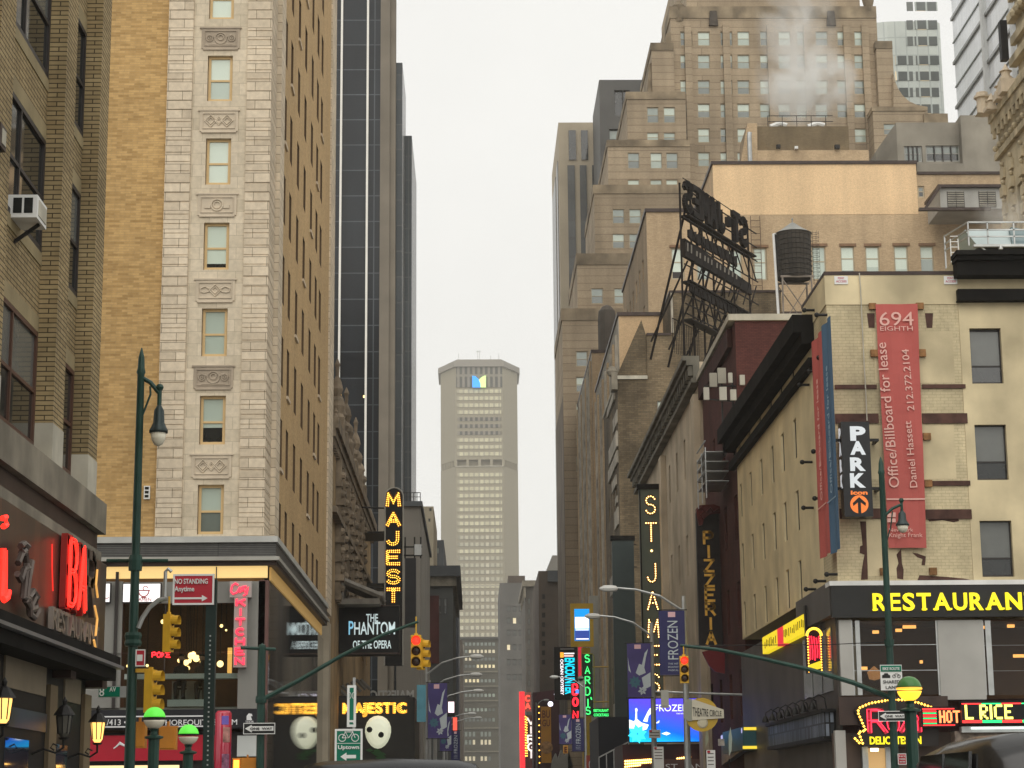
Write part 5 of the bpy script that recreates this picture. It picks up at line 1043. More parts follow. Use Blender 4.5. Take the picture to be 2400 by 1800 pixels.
globe('bright green and white subway globe lamp between the two orange pedestrian signals', 362, 1683, 25.5, 37.2, False); globe('smaller green and white subway globe lamp left of the dark perforated post', 442, 1722, 23.5, 40.5, False)
globe('dark green subway globe lamp with glowing amber lower half under the shared lane sign', 2131, 1614, 29, 31, True)
# avenue post with mast arm (north east corner)
Y = 60.0; b = at(611, 1700, Y); zt = at(611, 1508, Y).z
r = thing('signal_post', 'green signal post whose long mast arm rises past the theatre marquee', 'traffic light post', (b.x, Y, .15))
MB().lathe((b.x, Y, 0), [(.2, .15), (.2, .9), (.12, 1.1), (.115, zt-.12), (.1, zt-.05), (.01, zt)], 10).build('post', M['green'], r)
m = MB(); m.tube([(b.x, Y, at(611, 1641, Y).z), at(700, 1595, Y), at(800, 1537, Y), at(900, 1487, Y), at(980, 1457, Y)], [.075, .068, .06, .052, .045], 8); m.lathe((b.x, Y, at(611, 1648, Y).z), [(.16, 0), (.17, .1), (.16, .2)], 10); m.build('mast_arm', M['green'], r)
m = MB(); p0, p1 = at(564, 1518, Y-.2), at(646, 1522, Y+.1); m.tube([p0, (b.x, Y, (p0.z+p1.z)/2), p1], .05, 8); m.build('cross_bar', M['green'], r)
sig('traffic signal glowing red at the tip of the mast arm by the theatre marquee', at(975, 1526, Y-.1)-Vector((0, .0, 0)), 0, .96, True, .55); sig('yellow traffic signal turned away beside the glowing red one by the marquee', at(993, 1534, Y+.2), math.radians(75), .9, False, 0)
def one_way(label, px0, px1, py0, py1, Y):
    r, x0, x1, z0, z1 = flat_sign('one_way_sign', label, 'traffic sign', px0, px1, py0, py1, Y, M['ink'], M['sign_white'], group='one way arrow signs'); h = z1-z0; zc = (z0+z1)/2; y = Y-.012
    m = MB(); xa = x0+.05*(x1-x0); m.prism([(xa, y, zc), (xa+h*.62, y, zc+h*.34), (xa+h*.62, y, zc+h*.2), (x1-.05*(x1-x0), y, zc+h*.2), (x1-.05*(x1-x0), y, zc-h*.2), (xa+h*.62, y, zc-h*.2), (xa+h*.62, y, zc-h*.34)], (0, .006, 0)); m.build('arrow', M['sign_white'], r)
    put_text(r, 'W', (x0+h*.62, y-.004, zc-h*.1), 'ONE  WAY', h*.21, M['ink'], (x1-x0)-h*.85, bold=.015); return r
one_way('one way arrow sign on the green post before the mirror glass wall', 570, 645, 1694, 1721, Y-.2); one_way('one way arrow sign before the red neon delicatessen sign', 2059, 2124, 1666, 1691, Y-.2)
r, x0, x1, z0, z1 = flat_sign('bike_route_sign', 'green bicycle sign with Uptown and a left arrow before the marquee', 'traffic sign', 784, 850, 1708, 1790, Y, M['sign_green'], M['sign_white']); cx = (x0+x1)/2
put_text(r, 'W', (cx, Y-.012, z0+.42*(z1-z0)), 'Uptown', .115, M['sign_white'], .62, True, bold=.02)
m = MB(); za = z0+.2*(z1-z0); m.prism([(cx-.24, Y-.012, za), (cx-.06, Y-.012, za+.12), (cx-.06, Y-.012, za+.05), (cx+.22, Y-.012, za+.05), (cx+.22, Y-.012, za-.05), (cx-.06, Y-.012, za-.05), (cx-.06, Y-.012, za-.12)], (0, .006, 0)); m.build('arrow', M['sign_white'], r)
zb = z0+.74*(z1-z0); m = MB()
for s in (-1, 1): m.tube([(cx+s*.19+.105*math.cos(a*.52), Y-.012, zb+.105*math.sin(a*.52)) for a in range(13)], .012, 4)
for pts in (((-.19, 0), (-.1, .17), (.12, .17), (.19, 0)), ((-.1, .17), (0, 0), (-.19, 0)), ((0, 0), (.12, .17)), ((-.1, .17), (-.12, .22), (-.06, .22)), ((.12, .17), (.1, .23), (.17, .23))): m.tube([(cx+a, Y-.012, zb+b) for a, b in pts], .012, 4)
m.build('bicycle_symbol', M['sign_white'], r); MB().box(x0+.06, x1-.06, Y-.008, Y-.002, zb-.165, zb-.15).build('divider', M['sign_white'], r)
MB().box(x1-.3, x1-.22, Y+.013, Y+.08, .15, z1+1.5).build('post', M['steel'], r)
r, x0, x1, z0, z1 = flat_sign('bike_route_sign', 'narrow angled green bicycle sign above the Uptown sign', 'traffic sign', 813, 835, 1606, 1704, Y, M['sign_green'], M['sign_white'])
MB().prism([(x0+.07, Y-.012, z0+.2), (x0+.2, Y-.012, z0+.2), (x0+.2, Y-.012, z0+.28), (x0+.24, Y-.012, z0+.2), (x0+.18, Y-.012, z0+.1), (x0+.18, Y-.012, z0+.14), (x0+.07, Y-.012, z0+.14)], (0, .006, 0)).build('arrow', M['sign_white'], r)
m = MB()
for s in (-1, 1): m.tube([((x0+x1)/2+s*.06+.045*math.cos(a*.52), Y-.01, z1-.3+.09*math.sin(a*.52)) for a in range(13)], .009, 4)
m.build('bicycle_symbol', M['sign_white'], r)
signal_hand('pedestrian signal with glowing orange hand low by the green post', 545, 563, 1779, 1803, Y-.3, .25, True); signal_hand('yellow pedestrian signal housing against the green post', 556, 602, 1778, 1812, Y+.2, .25)
# right lamp post with mast arm
r, bx = lamp_post('dark green lamp post with bell lamp before the red lease banner', 2084, 1070, 60.0, ((2078, 1211), (2113, 1182)), (2123, 1196, 1249, 16), .2)
m = MB(); m.tube([(bx, 60, at(2090, 1637, 60).z), at(2000, 1600, 60), at(1900, 1570, 60), at(1780, 1542, 60), at(1680, 1522, 60), at(1594, 1513, 60)], [.08, .075, .07, .06, .055, .045], 8); m.build('mast_arm', M['green'], r)
m = MB(); m.tube([(bx, 60, at(2090, 1504, 60).z), at(1960, 1510, 60.5), at(1790, 1512, 61), at(1600, 1513, 60.1)], .012, 4); m.build('stay_wire', M['iron'], r)
c = at(2084, 1506, 59.9); MB().lathe((bx, 60, c.z-.1), [(.14, 0), (.15, .2)], 8).build('collar', M['green'], r)
sig('traffic signal glowing red under the mast arm right of the navy musical banner', at(1604, 1569, 59.9), 0, .8, True, .3)
r, x0, x1, z0, z1 = flat_sign('bike_route_sign', 'white and green bike route shared lane sign on the lamp post', 'traffic sign', 2065, 2113, 1558, 1618, 59.7, M['sign_white'], M['sign_white'])
MB().box(x0+.015, x1-.015, 59.685, 59.694, z1-.2, z1-.02).build('green_field', M['sign_green'], r); put_text(r, 'W', ((x0+x1)/2, 59.68, z1-.155), 'BIKE ROUTE', .085, M['sign_white'], .5, True, bold=.01)
for k, t in enumerate(('SHARED', 'LANE')): put_text(r, 'W', ((x0+x1)/2, 59.694, z0+.2-k*.16), t, .1, M['ink'], (.5, .36)[k], True)
m = MB(); xc_ = x0+.17; m.prism([(xc_-.12, 59.69, z0+.36), (xc_+.12, 59.69, z0+.36), (xc_+.12, 59.69, z0+.44), (xc_+.07, 59.69, z0+.46), (xc_+.05, 59.69, z0+.5), (xc_-.05, 59.69, z0+.5), (xc_-.07, 59.69, z0+.46), (xc_-.12, 59.69, z0+.44)], (0, .008, 0)); m.build('car_symbol', M['ink'], r)
m = MB()
for s in (-1, 1): m.tube([(x1-.17+s*.07+.045*math.cos(a*.52), 59.69, z0+.41+.045*math.sin(a*.52)) for a in range(13)], .008, 4)
m.tube([(x1-.24, 59.69, z0+.41), (x1-.2, 59.69, z0+.48), (x1-.12, 59.69, z0+.48), (x1-.1, 59.69, z0+.41)], .008, 4); m.build('bicycle_symbol', M['ink'], r)
# red notice under the deli sign
r, x0, x1, z0, z1 = flat_sign('parking_sign', 'small red parking notice on the lower right lamp post', 'traffic sign', 2105, 2124, 1766, 1792, 59.7, M['sign_red'], M['sign_white'])
for k in range(3): put_text(r, 'W', ((x0+x1)/2, 59.69, z1-.1-k*.08), ('NO', 'STANDING', 'ANYTIME')[k], .045, M['sign_white'], .17, True)
# cobra lamps
def cobra(label, X, Y, z, length, sgn):
    r = thing('street_lamp', label, 'street lamp', (X, Y, .15), 'cobra head street lamps along the street')
    MB().lathe((X, Y, 0), [(.16, .15), (.14, 1), (.1, z-1.2), (.08, z-.3)], 8).build('pole', M['steel'], r)
    MB().tube([(X, Y, z-.9), (X+sgn*length*.35, Y, z-.3), (X+sgn*length*.7, Y, z-.05), (X+sgn*length, Y, z+.02)], [.06, .05, .045, .04], 6).build('arm', M['steel'], r)
    m = MB(); m.lathe((X+sgn*length, Y, z), [(.02, -.1), (.1, -.02), (.13, .2), (.12, .45), (.03, .62)] if sgn > 0 else [(.03, -.62), (.12, -.45), (.13, -.2), (.1, .02), (.02, .1)], 8, 0, 'x'); m.build('lamp_head', plain('pale grey lamp head', (.6, .6, .57), .5, 0, .05), r); return r
for i, (Y, px, py, xl_, lb) in enumerate(((102, 998, 1540, 1129, 'first curved steel street lamp, its pole carrying a snowflake banner'), (117, 1006, 1582, 1126, 'second curved street lamp of the left row, just under the first'), (134, 1020, 1620, 1130, 'third curved street lamp of the left row, halfway down'), (167, 1040, 1673, 1113, 'fourth curved street lamp of the left row, far and faint'), (186, 1047, 1683, 1127, 'farthest curved street lamp of the left row'))):
    X = at(px, 1780, Y).x; z = at(px, py, Y).z; cobra(lb, X, Y, z, at(xl_, 1700, Y).x-X-.5, 1)
for i, (Y, px, py, xl_, lb) in enumerate(((76, 1612, 1378, 1424, 'nearest right hand street lamp, its arm crossing the bulb blade sign'), (90, 1534, 1443, 1386, 'right hand street lamp whose arm points at the yellow framed billboard'), (165, 1372, 1586, 1296, 'distant right hand street lamp behind the green neon restaurant sign'))):
    X = at(px, 1780, Y).x; z = at(px, py, Y).z; cobra(lb, X, Y, z, X-at(xl_, 1700, Y).x-.4, -1)
X = at(1258, 1780, 250).x; cobra('distant right hand street lamp before the red barbecue sign', X, 250, at(1258, 1641, 250).z, 1.0, 1)
# musical banners on lamp posts
navy = plain('navy banner cloth', (.035, .035, .11), .7, 0, .15, 1, False); violet = plain('violet banner cloth', (.075, .06, .19), .7, 0, .2, .8, False); pinkm = plain('pale pink square', (.72, .45, .48), .6, 0, .03)
ice = plain('pale ice print', (.50, .56, .58), .7, 0, .06); ice2 = plain('teal ice print', (.07, .17, .22), .7, 0, .1)
def flake(m, c, R_, y, k=8, w_=.05, T=None):
    for i in range(k):
        a = math.pi*2*i/k+.2; d = Vector((math.cos(a), 0, math.sin(a))); n = Vector((-d.z, 0, d.x)); c = Vector(c)
        m.prism([c+d*R_*.1+n*w_*.3, c+d*R_*.55+n*w_*1.5, c+d*R_, c+d*R_*.55-n*w_*1.5, c+d*R_*.1-n*w_*.3], (0, y, 0))
        e = (d+n*.9).normalized(); f = (d-n*.9).normalized()
        for g in (e, f): q = c+d*R_*.45; m.prism([q, q+g*R_*.3+d*w_*.3, q+g*R_*.34-d*w_*.3], (0, y, 0))
def banner(label, px0, px1, py0, py1, Y, kind, pole=True):
    p, q = at(px0, py1, Y), at(px1, py0, Y); W, H = q.x-p.x, q.z-p.z; r = thing('lamp_post_banner', label, 'banner', ((p.x+q.x)/2, Y, p.z), 'musical banners on the lamp posts')
    MB().box(p.x, q.x, Y, Y+.015, p.z, q.z).build('cloth', navy if kind else violet, r)
    m = MB(); m.tube([(p.x-.1, Y+.02, q.z+.03), (q.x+.1, Y+.02, q.z+.03)], .022, 6); m.tube([(p.x-.1, Y+.02, p.z-.03), (q.x+.1, Y+.02, p.z-.03)], .022, 6); m.build('rods', M['iron'], r)
    cx = p.x+W*(.45 if not kind else .5); MB().box(cx-W*.14, cx+W*.14, Y-.008, Y-.001, q.z-H*.1, q.z-H*.02).build('pink_square', pinkm, r)
    if kind:
        put_text(r, 'W', (p.x+W*.72, Y-.003, p.z+H*.24), 'FROZEN', W*.42, ice, H*.6, False, .006, .0, math.pi/2)
        for k in range(3): put_text(r, 'W', (p.x+W*.52, Y-.003, p.z+H*(.16-.05*k)), ('THE HIT', 'BROADWAY', 'MUSICAL')[k], H*.028, ice, W*.4, True, .006)
    else:
        m = MB(); cc = (p.x+W*.3, Y-.006, p.z+H*.3)
        for i, (a, b) in enumerate(((.98, .36), (.62, .62), (.86, .78))): pass
        def inside(pts): return [(min(max(a, p.x+.01), q.x-.01), Y-.006, min(max(b, p.z+.01), q.z-.01)) for a, b in pts]
        m.prism(inside([(p.x+W*.35, p.z+H*.45), (p.x+W*.5, p.z+H*.62), (p.x+W*.62, p.z+H*.6), (p.x+W*.75, p.z+H*.82), (p.x+W*.9, p.z+H*.9), (p.x+W*.8, p.z+H*.74), (p.x+W*.72, p.z+H*.55), (p.x+W*.78, p.z+H*.45), (p.x+W*.5, p.z+H*.4)]), (0, .004, 0))
        m.prism(inside([(p.x+W*.02, p.z+H*.75), (p.x+W*.07, p.z+H*.6), (p.x+W*.15, p.z+H*.45), (p.x+W*.05, p.z+H*.5)]), (0, .004, 0)); m.prism(inside([(p.x+W*.6, p.z+H*.36), (p.x+W*.98, p.z+H*.46), (p.x+W*.98, p.z+H*.2), (p.x+W*.7, p.z+H*.14)]), (0, .004, 0)); m.build('white_print', ice, r)
        m = MB(); R_ = W*.28; flake(m, (p.x+W*.31, Y-.0105, p.z+H*.28), R_, .004, 8, W*.045)
        m.build('snowflake_print', ice2, r)
        m = MB(); flake(m, (p.x+W*.62, Y-.0108, p.z+H*.12), W*.2, .004, 6, W*.035); m.build('snowflake_print', ice, r)
    return r
banner('violet snowflake banner on the first left hand lamp post', 1003, 1048, 1601, 1730, 101.8, 0); banner('navy lettered banner far left, lowest of the left row', 1057, 1078, 1713, 1782, 140, 1); banner('small violet snowflake banner below the glowing pink sign', 1031, 1058, 1680, 1760, 125, 0)
banner('navy lettered musical banner left of the red lit traffic signal', 1547, 1604, 1431, 1582, 75.8, 1); banner('violet snowflake banner between the blank blade sign and the bulb letters', 1472, 1524, 1508, 1634, 89.8, 0)
banner('small violet snowflake banner under the red neon letters', 1311, 1339, 1675, 1744, 164.5, 0); banner('small navy lettered banner beside the green neon restaurant sign', 1341, 1368, 1684, 1761, 164.6, 1)
# lanterns on the bar front
def lantern(label, px, py, lit):
    c = atX(px, py, XN+.5); r = thing('wall_lantern', label, 'lantern', (c.x, c.y, c.z-.45), 'lanterns along the bar front'); s = 1.0
    MB().lathe(c, [(.05, -.2), (.09, -.14), (.12, .1), (.12, .13)], 8).build('glass', emit('lit lantern glass', (1, .55, .14), 1.5) if lit else plain('dull lantern glass', (.09, .085, .07), .2, 0, .1), r)
    if lit: MB().lathe(c, [(.03, -.09), (.055, 0), (.03, .07)], 8).build('flame_bulb', emit('white hot bulb', (1, .8, .4), 8), r)
    m = MB(); m.lathe(c, [(.17, .135), (.15, .17), (.08, .27), (.03, .3), (.04, .36), (.005, .42)], 8); m.lathe(c, [(.06, -.24), (.09, -.205)], 8)
    for k in range(8): a = math.pi*k/4; m.bar(c+Vector((.092*math.cos(a), .092*math.sin(a), -.15)), c+Vector((.124*math.cos(a), .124*math.sin(a), .13)), .014)
    m.tube([c+Vector((0, 0, -.24)), c+Vector((.0, .02, -.36)), c+Vector((-.12, .02, -.44)), c+Vector((-.3, 0, -.38)), c+Vector((-.5, 0, -.46))], .02, 6); m.tube([c+Vector((-.08, .02, -.34)), c+Vector((-.16, .02, -.3)), c+Vector((-.2, .02, -.36)), c+Vector((-.14, .02, -.4))], .014, 5); m.build('iron_frame', M['iron'], r); return r
lantern('lit amber wall lantern at the left picture edge on the bar front', 8, 1660, True); lantern('unlit black wall lantern in the middle of the bar front', 150, 1697, False); lantern('lit amber wall lantern at the street corner end of the bar front', 229, 1712, True)
# neon bar sign letters on the fascia
sg_ = thing('neon_bar_sign', 'red neon and dead metal letters on the dark copper bar fascia', 'neon sign', (XF, 33, zF0))
def uY(px, py=1450): return yX(px, py, XF)
Xs = XF+.10; neo = emit('hot red neon', (1, .018, .01), 2.4); halo = plain('red tinted letter back', (.30, .02, .015), .4, 0, .1); dead = plain('dead grey letter', (.13, .10, .085), .3, .3, .3, 3)
def neon_letters(txt, pa, pb, pt, pbm, mat=neo, back=True, name='neon_letter', rr=.03):
    ya, yb = uY(pa), uY(pb); n = len(txt); wd = (yb-ya)/n; zt, zb = zX((pa+pb)/2, pt, XF), zX((pa+pb)/2, pbm, XF)
    for i, ch in enumerate(txt):
        st = strokes(ch, i*wd+wd*.12, 0, wd*.7, zt-zb); Mx = loc2w('S', (Xs+.06, ya, zb)); m = MB(); m2 = MB()
        ribbon(m2, loc2w('S', (Xs-.03, ya, zb)), st, .17, .1); m2.build('letter_box', halo if back else dead, sg_)
        if back:
            for s in st:
                for off in (-.055, .055): neon(m, Mx, [[(a+off, b+off*.5) for a, b in s]], rr*.6, n=5)
            m.build(name, mat, sg_)
neon_letters('BA', 133, 181, 1272, 1424); neon_letters('R', 182, 210, 1300, 1430, back=False)
def script(pts, mat, r=.035, name='script_letter', ya=0, zb=0):
    m = MB()
    for s in pts: m.tube([atX(a, b, Xs+.05) for a, b in s], r, 6)
    return m.build(name, mat, sg_)
script([[(8, 1285), (7, 1340), (4, 1395), (10, 1407), (18, 1400), (21, 1385)], [(6, 1215), (14, 1212), (15, 1230), (8, 1234)]], neo, .04); script([[(13, 1290), (13, 1350), (12, 1396)]], neo, .03)
script([[(122, 1275), (122, 1330), (124, 1385)]], emit('dim red tube', (.9, .03, .02), .8), .012)
script([[(42, 1320), (50, 1300), (58, 1290), (62, 1320), (54, 1400), (66, 1405)], [(74, 1315), (66, 1360), (60, 1410), (70, 1425), (82, 1400)], [(40, 1345), (48, 1360), (56, 1335), (66, 1330)], [(70, 1430), (84, 1425), (88, 1400), (78, 1385), (68, 1400), (70, 1440), (80, 1448), (90, 1430)], [(48, 1280), (56, 1274), (66, 1282), (60, 1296), (50, 1294)]], dead, .05)
ya, yb = uY(106, 1470), uY(217, 1480); z_ = zX(160, 1500, XF); m = text_mb('RESTAURANT', .36, .08, .01, yb-ya)
MB().add(m, loc2w('S', (Xs-.02, ya, zX(110, 1475, XF)))).build('metal_lettering', plain('brushed metal letters', (.33, .29, .25), .3, .6, .2), sg_)
script([[(228, 1335), (225, 1370), (229, 1400)], [(222, 1420), (228, 1450), (224, 1490)], [(220, 1500), (224, 1520), (219, 1545)]], emit('amber bulb glints', (1, .5, .12), .6), .02, 'bulb_strip')
# window air conditioner
def ac(label, px0, px1, px2, py0, py1, py2, mat):
    Xi = Xr; y0 = yX(px1, py0, XN+.12); Xo_ = XN+.12; c0 = atX(px1, py0, Xo_); y1 = atX(px2, py1, Xo_).y; z1 = c0.z; z0 = atX(px1, py2, Xo_).z
    r = thing('air_conditioner', label, 'air conditioner', (Xo_, (y0+y1)/2, z0)); MB().box(Xi-.1, Xo_, y0, y1, z0, z1).build('case', mat, r)
    for k in range(2):
        a = Xi+.05+k*.17; MB().box(a, a+.135, y0-.006, y0-.001, z0+.07, z1-.05).build('side_grille', M['pane_dark'], r)
    MB().box(Xo_+.001, Xo_+.012, y0+.1, y1-.05, z0+.06, z1-.06).build('front_grille', M['pale_stone'], r)
    MB().bar((Xi, (y0+y1)/2, z0-.3), (Xo_-.03, (y0+y1)/2, z0-.01), .05).build('bracket', M['iron'], r)
ac('white window air conditioner with dark side grilles on the brown brick wall', 42, 88, 111, 456, 466, 512, M['white']); ac('dark window air conditioner at the left picture edge', -32, 2, 16, 285, 300, 342, M['umber'])
m_ = thing('wall_vent', 'white louvred vent low on the golden brick wall', 'vent', at(345, 1170, YB)); p, q = at(336, 1169, YB), at(351, 1138, YB)
MB().box(p.x, q.x, YB+.06, YB+.118, p.z, q.z).build('frame', M['white'], m_)
for k in range(3): MB().box(p.x+.03, q.x-.04, YB+.05, YB+.059, p.z+.05+k*.135, p.z+.14+k*.135).build('slot', M['pane_dark'], m_)
# vehicles
paint = plain('dark car paint', (.03, .032, .035), .18, .4, .1, 1, False, .6); cg = glassy('car glass', (.02, .022, .024), .04, .9, .2)
def suv(label, cx, Y, top, W, Lg, col, group='vehicles waiting on the street'):
    r = thing('parked_car', label, 'car', (cx, Y, 0), group); hw = W/2
    def sect(y, pr): return [Vector((cx+a*hw, Y+y, b)) for a, b in pr]
    def loft(m, secs):
        for i in range(len(secs)-1):
            n = len(secs[i])
            for k in range(n-1): m.face([secs[i][k], secs[i][k+1], secs[i+1][k+1], secs[i+1][k]])
        m.face(secs[0]); m.face(secs[-1][::-1])
    lo = lambda h, s=1: [(-.9*s, .35), (-1*s, .55), (-1*s, h*.85), (-.95*s, h), (.95*s, h), (1*s, h*.85), (1*s, .55), (.9*s, .35)]
    b = MB(); loft(b, [sect(0, lo(top*.50, .94)), sect(.12, lo(top*.58)), sect(Lg*.62, lo(top*.58)), sect(Lg*.9, lo(top*.52)), sect(Lg, lo(top*.42, .9))]); b.build('body', col, r, smooth=False)
    hh = top
    cab = lambda s, h, b0: [(-.95*s, b0), (-.89*s, h-.11), (-.84*s, h-.05), (-.66*s, h-.01), (.0, h+.012), (.66*s, h-.01), (.84*s, h-.05), (.89*s, h-.11), (.95*s, b0)]
    b = MB(); b0 = top*.57
    loft(b, [sect(.06, cab(.98, top*.72, b0)), sect(.18, cab(.97, top*.93, b0)), sect(.38, cab(1, top, b0)), sect(Lg*.3, cab(1, top+.01, b0)), sect(Lg*.48, cab(.99, top*.97, b0)), sect(Lg*.6, cab(.95, top*.75, b0))]); cb = b.build('cabin', col, r, smooth=True); bm_ = bmesh.new(); bm_.from_mesh(cb.data); bmesh.ops.remove_doubles(bm_, verts=bm_.verts, dist=.0005); bm_.to_mesh(cb.data); bm_.free()
    yb = lambda z: Y+.1+(z-top*.72)/(top*.21)*.085
    zA, zB = top*.66, top*.885
    m = MB(); m.prism([(cx-hw*.80, Y+.02, zA), (cx+hw*.80, Y+.02, zA), (cx+hw*.74, Y+.145, zB), (cx-hw*.74, Y+.145, zB)], (0, .02, 0)); m.build('rear_window', cg, r)
    for s in (-1, 1):
        xs = cx+s*hw*.965; m = MB()
        
        for (u0, u1) in ((.11, .25), (.262, .43)):
            m = MB(); m.prism([(xs, Y+Lg*u0, top*.62), (xs-s*.055, Y+Lg*(u0+.005), top-.115), (xs-s*.055, Y+Lg*(u1 if u1 < .3 else u1-.03), top-.115), (xs, Y+Lg*(u1 if u1 < .3 else u1+.09), top*.62)], (s*.02, 0, 0)); m.build('side_window', cg, r)
        MB().box(cx+s*hw*.80, cx+s*hw*.97, Y-.03, Y-.001 if s else Y, top*.40, top*.55).build('tail_light', emit('tail light', (1, .03, .03), 1.2), r)
        for y in (Lg*.2, Lg*.8):
            w_ = MB(); w_.lathe((cx+s*(hw-.12), Y+y, .36), [(.2, -.11), (.36, -.1), (.36, .1), (.2, .11)], 16, 0, 'x'); o = w_.build('wheel', M['black'], r)
            MB().lathe((cx+s*(hw-.005), Y+y, .36), [(.2, -.02), (.19, .01), (.02, .02)], 12, 0, 'x').build('rim', M['steel'], o)
    MB().box(cx-hw*.9, cx+hw*.9, Y-.1, Y-.002, .38, .6).build('bumper', M['black'], r)
    MB().box(cx-.18, cx+.18, Y+.13, Y+.16, top*.9, top*.92).build('brake_light', emit('high brake light', (1, .04, .04), 2), r); return r
X = at(912, 1790, 20).x; suv('dark SUV seen from behind at the bottom middle', X, 20.0, at(895, 1781, 20.4).z, 2.02, 4.9, paint)
X = 3.98; suv('grey SUV roof close at the bottom right corner', X, 12.0, at(2300, 1727, 13.5).z, 2.0, 4.8, plain('grey brown car paint', (.045, .044, .044), .2, .5, .1, 1, False, .6))
# ------------------------------------------------------------------ signs on the hotel base
def sbox(name, label, cat, px0, px1, py0, py1, Y, d, mat, group=None, cname='cabinet'):
    p, q = at(px0, py1, Y), at(px1, py0, Y); r = thing(name, label, cat, ((p.x+q.x)/2, Y+d/2, p.z), group)
    MB().box(p.x, q.x, Y, Y+d, p.z, q.z).build(cname, mat, r); return r, p.x, q.x, p.z, q.z
pinkneon = emit('pink red neon', (1, .035, .075), 1.6)
r, x0, x1, z0, z1 = sbox('kitchen_sign', 'vertical pink neon KITCHEN sign on a grey board at the hotel corner', 'neon sign', 546, 580, 1400, 1564, YG-.25, .2, plain('pale grey sign board', (.36, .33, .31), .6, 0, .05))
p, q = at(538, 1402, YG-.26), at(590, 1362, YG-.26); MB().box(p.x, q.x, YG-.26, YG-.06, z1+.002, q.z).build('top_board', plain('pale grey top board', (.38, .35, .33), .6, 0, .05), r)
cx = (x0+x1)/2
for i, ch in enumerate('KITCHEN'):
    z = z1-(z1-z0)*(i+.9)/7.15; m = MB(); st = strokes(ch, cx-.13, z+.02, .26, .195); ribbon(m, loc2w('W', (0, YG-.29, 0)), st, .055, .05); m.build('letter', pinkneon, r)
m = MB()
for s in ([(541, 1385), (544, 1372), (552, 1367), (558, 1371)], [(541, 1385), (546, 1392), (556, 1388), (562, 1376)], [(562, 1376), (563, 1388), (568, 1384), (570, 1374)], [(566, 1376), (578, 1374)], [(571, 1378), (574, 1388), (582, 1376), (578, 1392), (570, 1396)]): m.tube([at(a, b, YG-.29) for a, b in s], .028, 5)
m.build('script_word', pinkneon, r)
for k, (a, b, lb) in enumerate(((286, 378, 'white lightbox with a red noodle bowl mark over the restaurant window'), (236, 260, 'narrow white lightbox left of the dark lamp post'))):
    r, x0, x1, z0, z1 = sbox('lightbox_sign', lb, 'sign', a, b, 1366, 1413, YG-.12, .15, M['dark_frame'], 'white lightboxes over the restaurant window')
    MB().box(x0+.03, x1-.03, YG-.13, YG-.121, z0+.03, z1-.03).build('lit_panel', M['cloud_white'], r)
    rd = plain('red print', (.45, .08, .09), .5, 0, 0); m = MB()
    if k == 0:
        c = at(337, 1386, YG-.14); m.tube([(c.x+a_, c.y, c.z+b_) for a_, b_ in arc(0, .03, .17, .2, 180, 360, 8)], .02, 5); m.tube([(c.x-.2, c.y, c.z+.03), (c.x+.2, c.y, c.z+.03)], .018, 5); m.tube([(c.x+a_, c.y, c.z+b_) for a_, b_ in arc(.05, .1, .08, .07, 0, 300, 8)], .014, 5); m.tube([(c.x-.08, c.y, c.z-.2), (c.x+.08, c.y, c.z-.2)], .018, 5); m.build('bowl_mark', rd, r)
        put_text(r, 'W', (c.x, YG-.135, z0+.05), 'RAMEN', .12, rd, .5, True)
    else: m.tube([at(a_, b_, YG-.14) for a_, b_ in ((246, 1400), (250, 1404), (255, 1399))], .014, 5); m.build('bowl_mark', rd, r)
ltr = plain('white lettering', (.72, .72, .72), .5, 0, 0)
r, x0, x1, z0, z1 = sbox('letting_sign', 'black strip with white landlord lettering and a number along the hotel base', 'sign', 226, 603, 1672, 1708, YG-.30, .045, plain('black letting strip', (.02, .02, .024), .4, 0, .1))
yT = YG-.303
for (a, b, tx) in ((250, 296, '/413 •'), (375, 556, 'THOREQUITIES.COM')):
    p, q = at(a, 1700, yT), at(b, 1685, yT); put_text(r, 'W', (p.x, yT, p.z), tx, q.z-p.z, ltr, q.x-p.x, bold=.004)
for py in (1680, 1704): p, q = at(236, py, yT), at(476, py, yT); MB().box(p.x, q.x, yT-.006, yT-.001, p.z-.02, p.z+.02).build('white_rule', ltr, r)
m = MB(); m.prism([at(a, b, yT-.01) for a, b in ((578, 1688), (578, 1678), (583, 1672), (590, 1673), (592, 1678), (588, 1679), (591, 1688))], (0, .008, 0)); m.build('bird_mark', ltr, r)
p = at(575, 1692, yT); put_text(r, 'W', (p.x, yT, p.z-.03), 'THOR', .07, ltr, .27)
rd = plain('crimson panel', (.40, .018, .035), .35, 0, .12, .8, False)
r, x0, x1, z0, z1 = sbox('red_shop_hoarding', 'crimson panel with a small white twisted mark at the hotel street front', 'hoarding', 205, 505, 1722, 1784, YG-.12, .1, rd, None, 'panel')
m = MB(); c = at(282, 1746, YG-.13)
for s in (-1, 0, 1): m.tube([(c.x-.16+s*.05, c.y, c.z-.08+.03*s), (c.x-.02, c.y, c.z+.06+.03*s), (c.x+.16+.02*s, c.y, c.z-.04)], .022, 5)
m.build('white_mark', ltr, r)
r, x0, x1, z0, z1 = sbox('glowing_kiosk', 'glowing cream topped kiosk along the bottom edge behind the globe lamps', 'kiosk', 204, 432, 1784, 1840, 46, .6, M['black'])
p, q = at(209, 1840, 45.98), at(420, 1793, 45.98); MB().box(p.x, q.x, 45.97, 45.999, p.z, q.z).build('lit_panel', emit('cream lit panel', (1, .76, .38), 1.0), r)
MB().box(x0+.2, x1-.2, 46.1, 46.5, 0.15, z0).build('base', M['black'], r)
Yr = 62.0; a, b = at(499, 1800, Yr), at(541, 1665, Yr)
r = thing('advertising_column', 'tall glossy red advertising column with a purple spot behind the dark post', 'advertising column', ((a.x+b.x)/2, Yr+.3, .15))
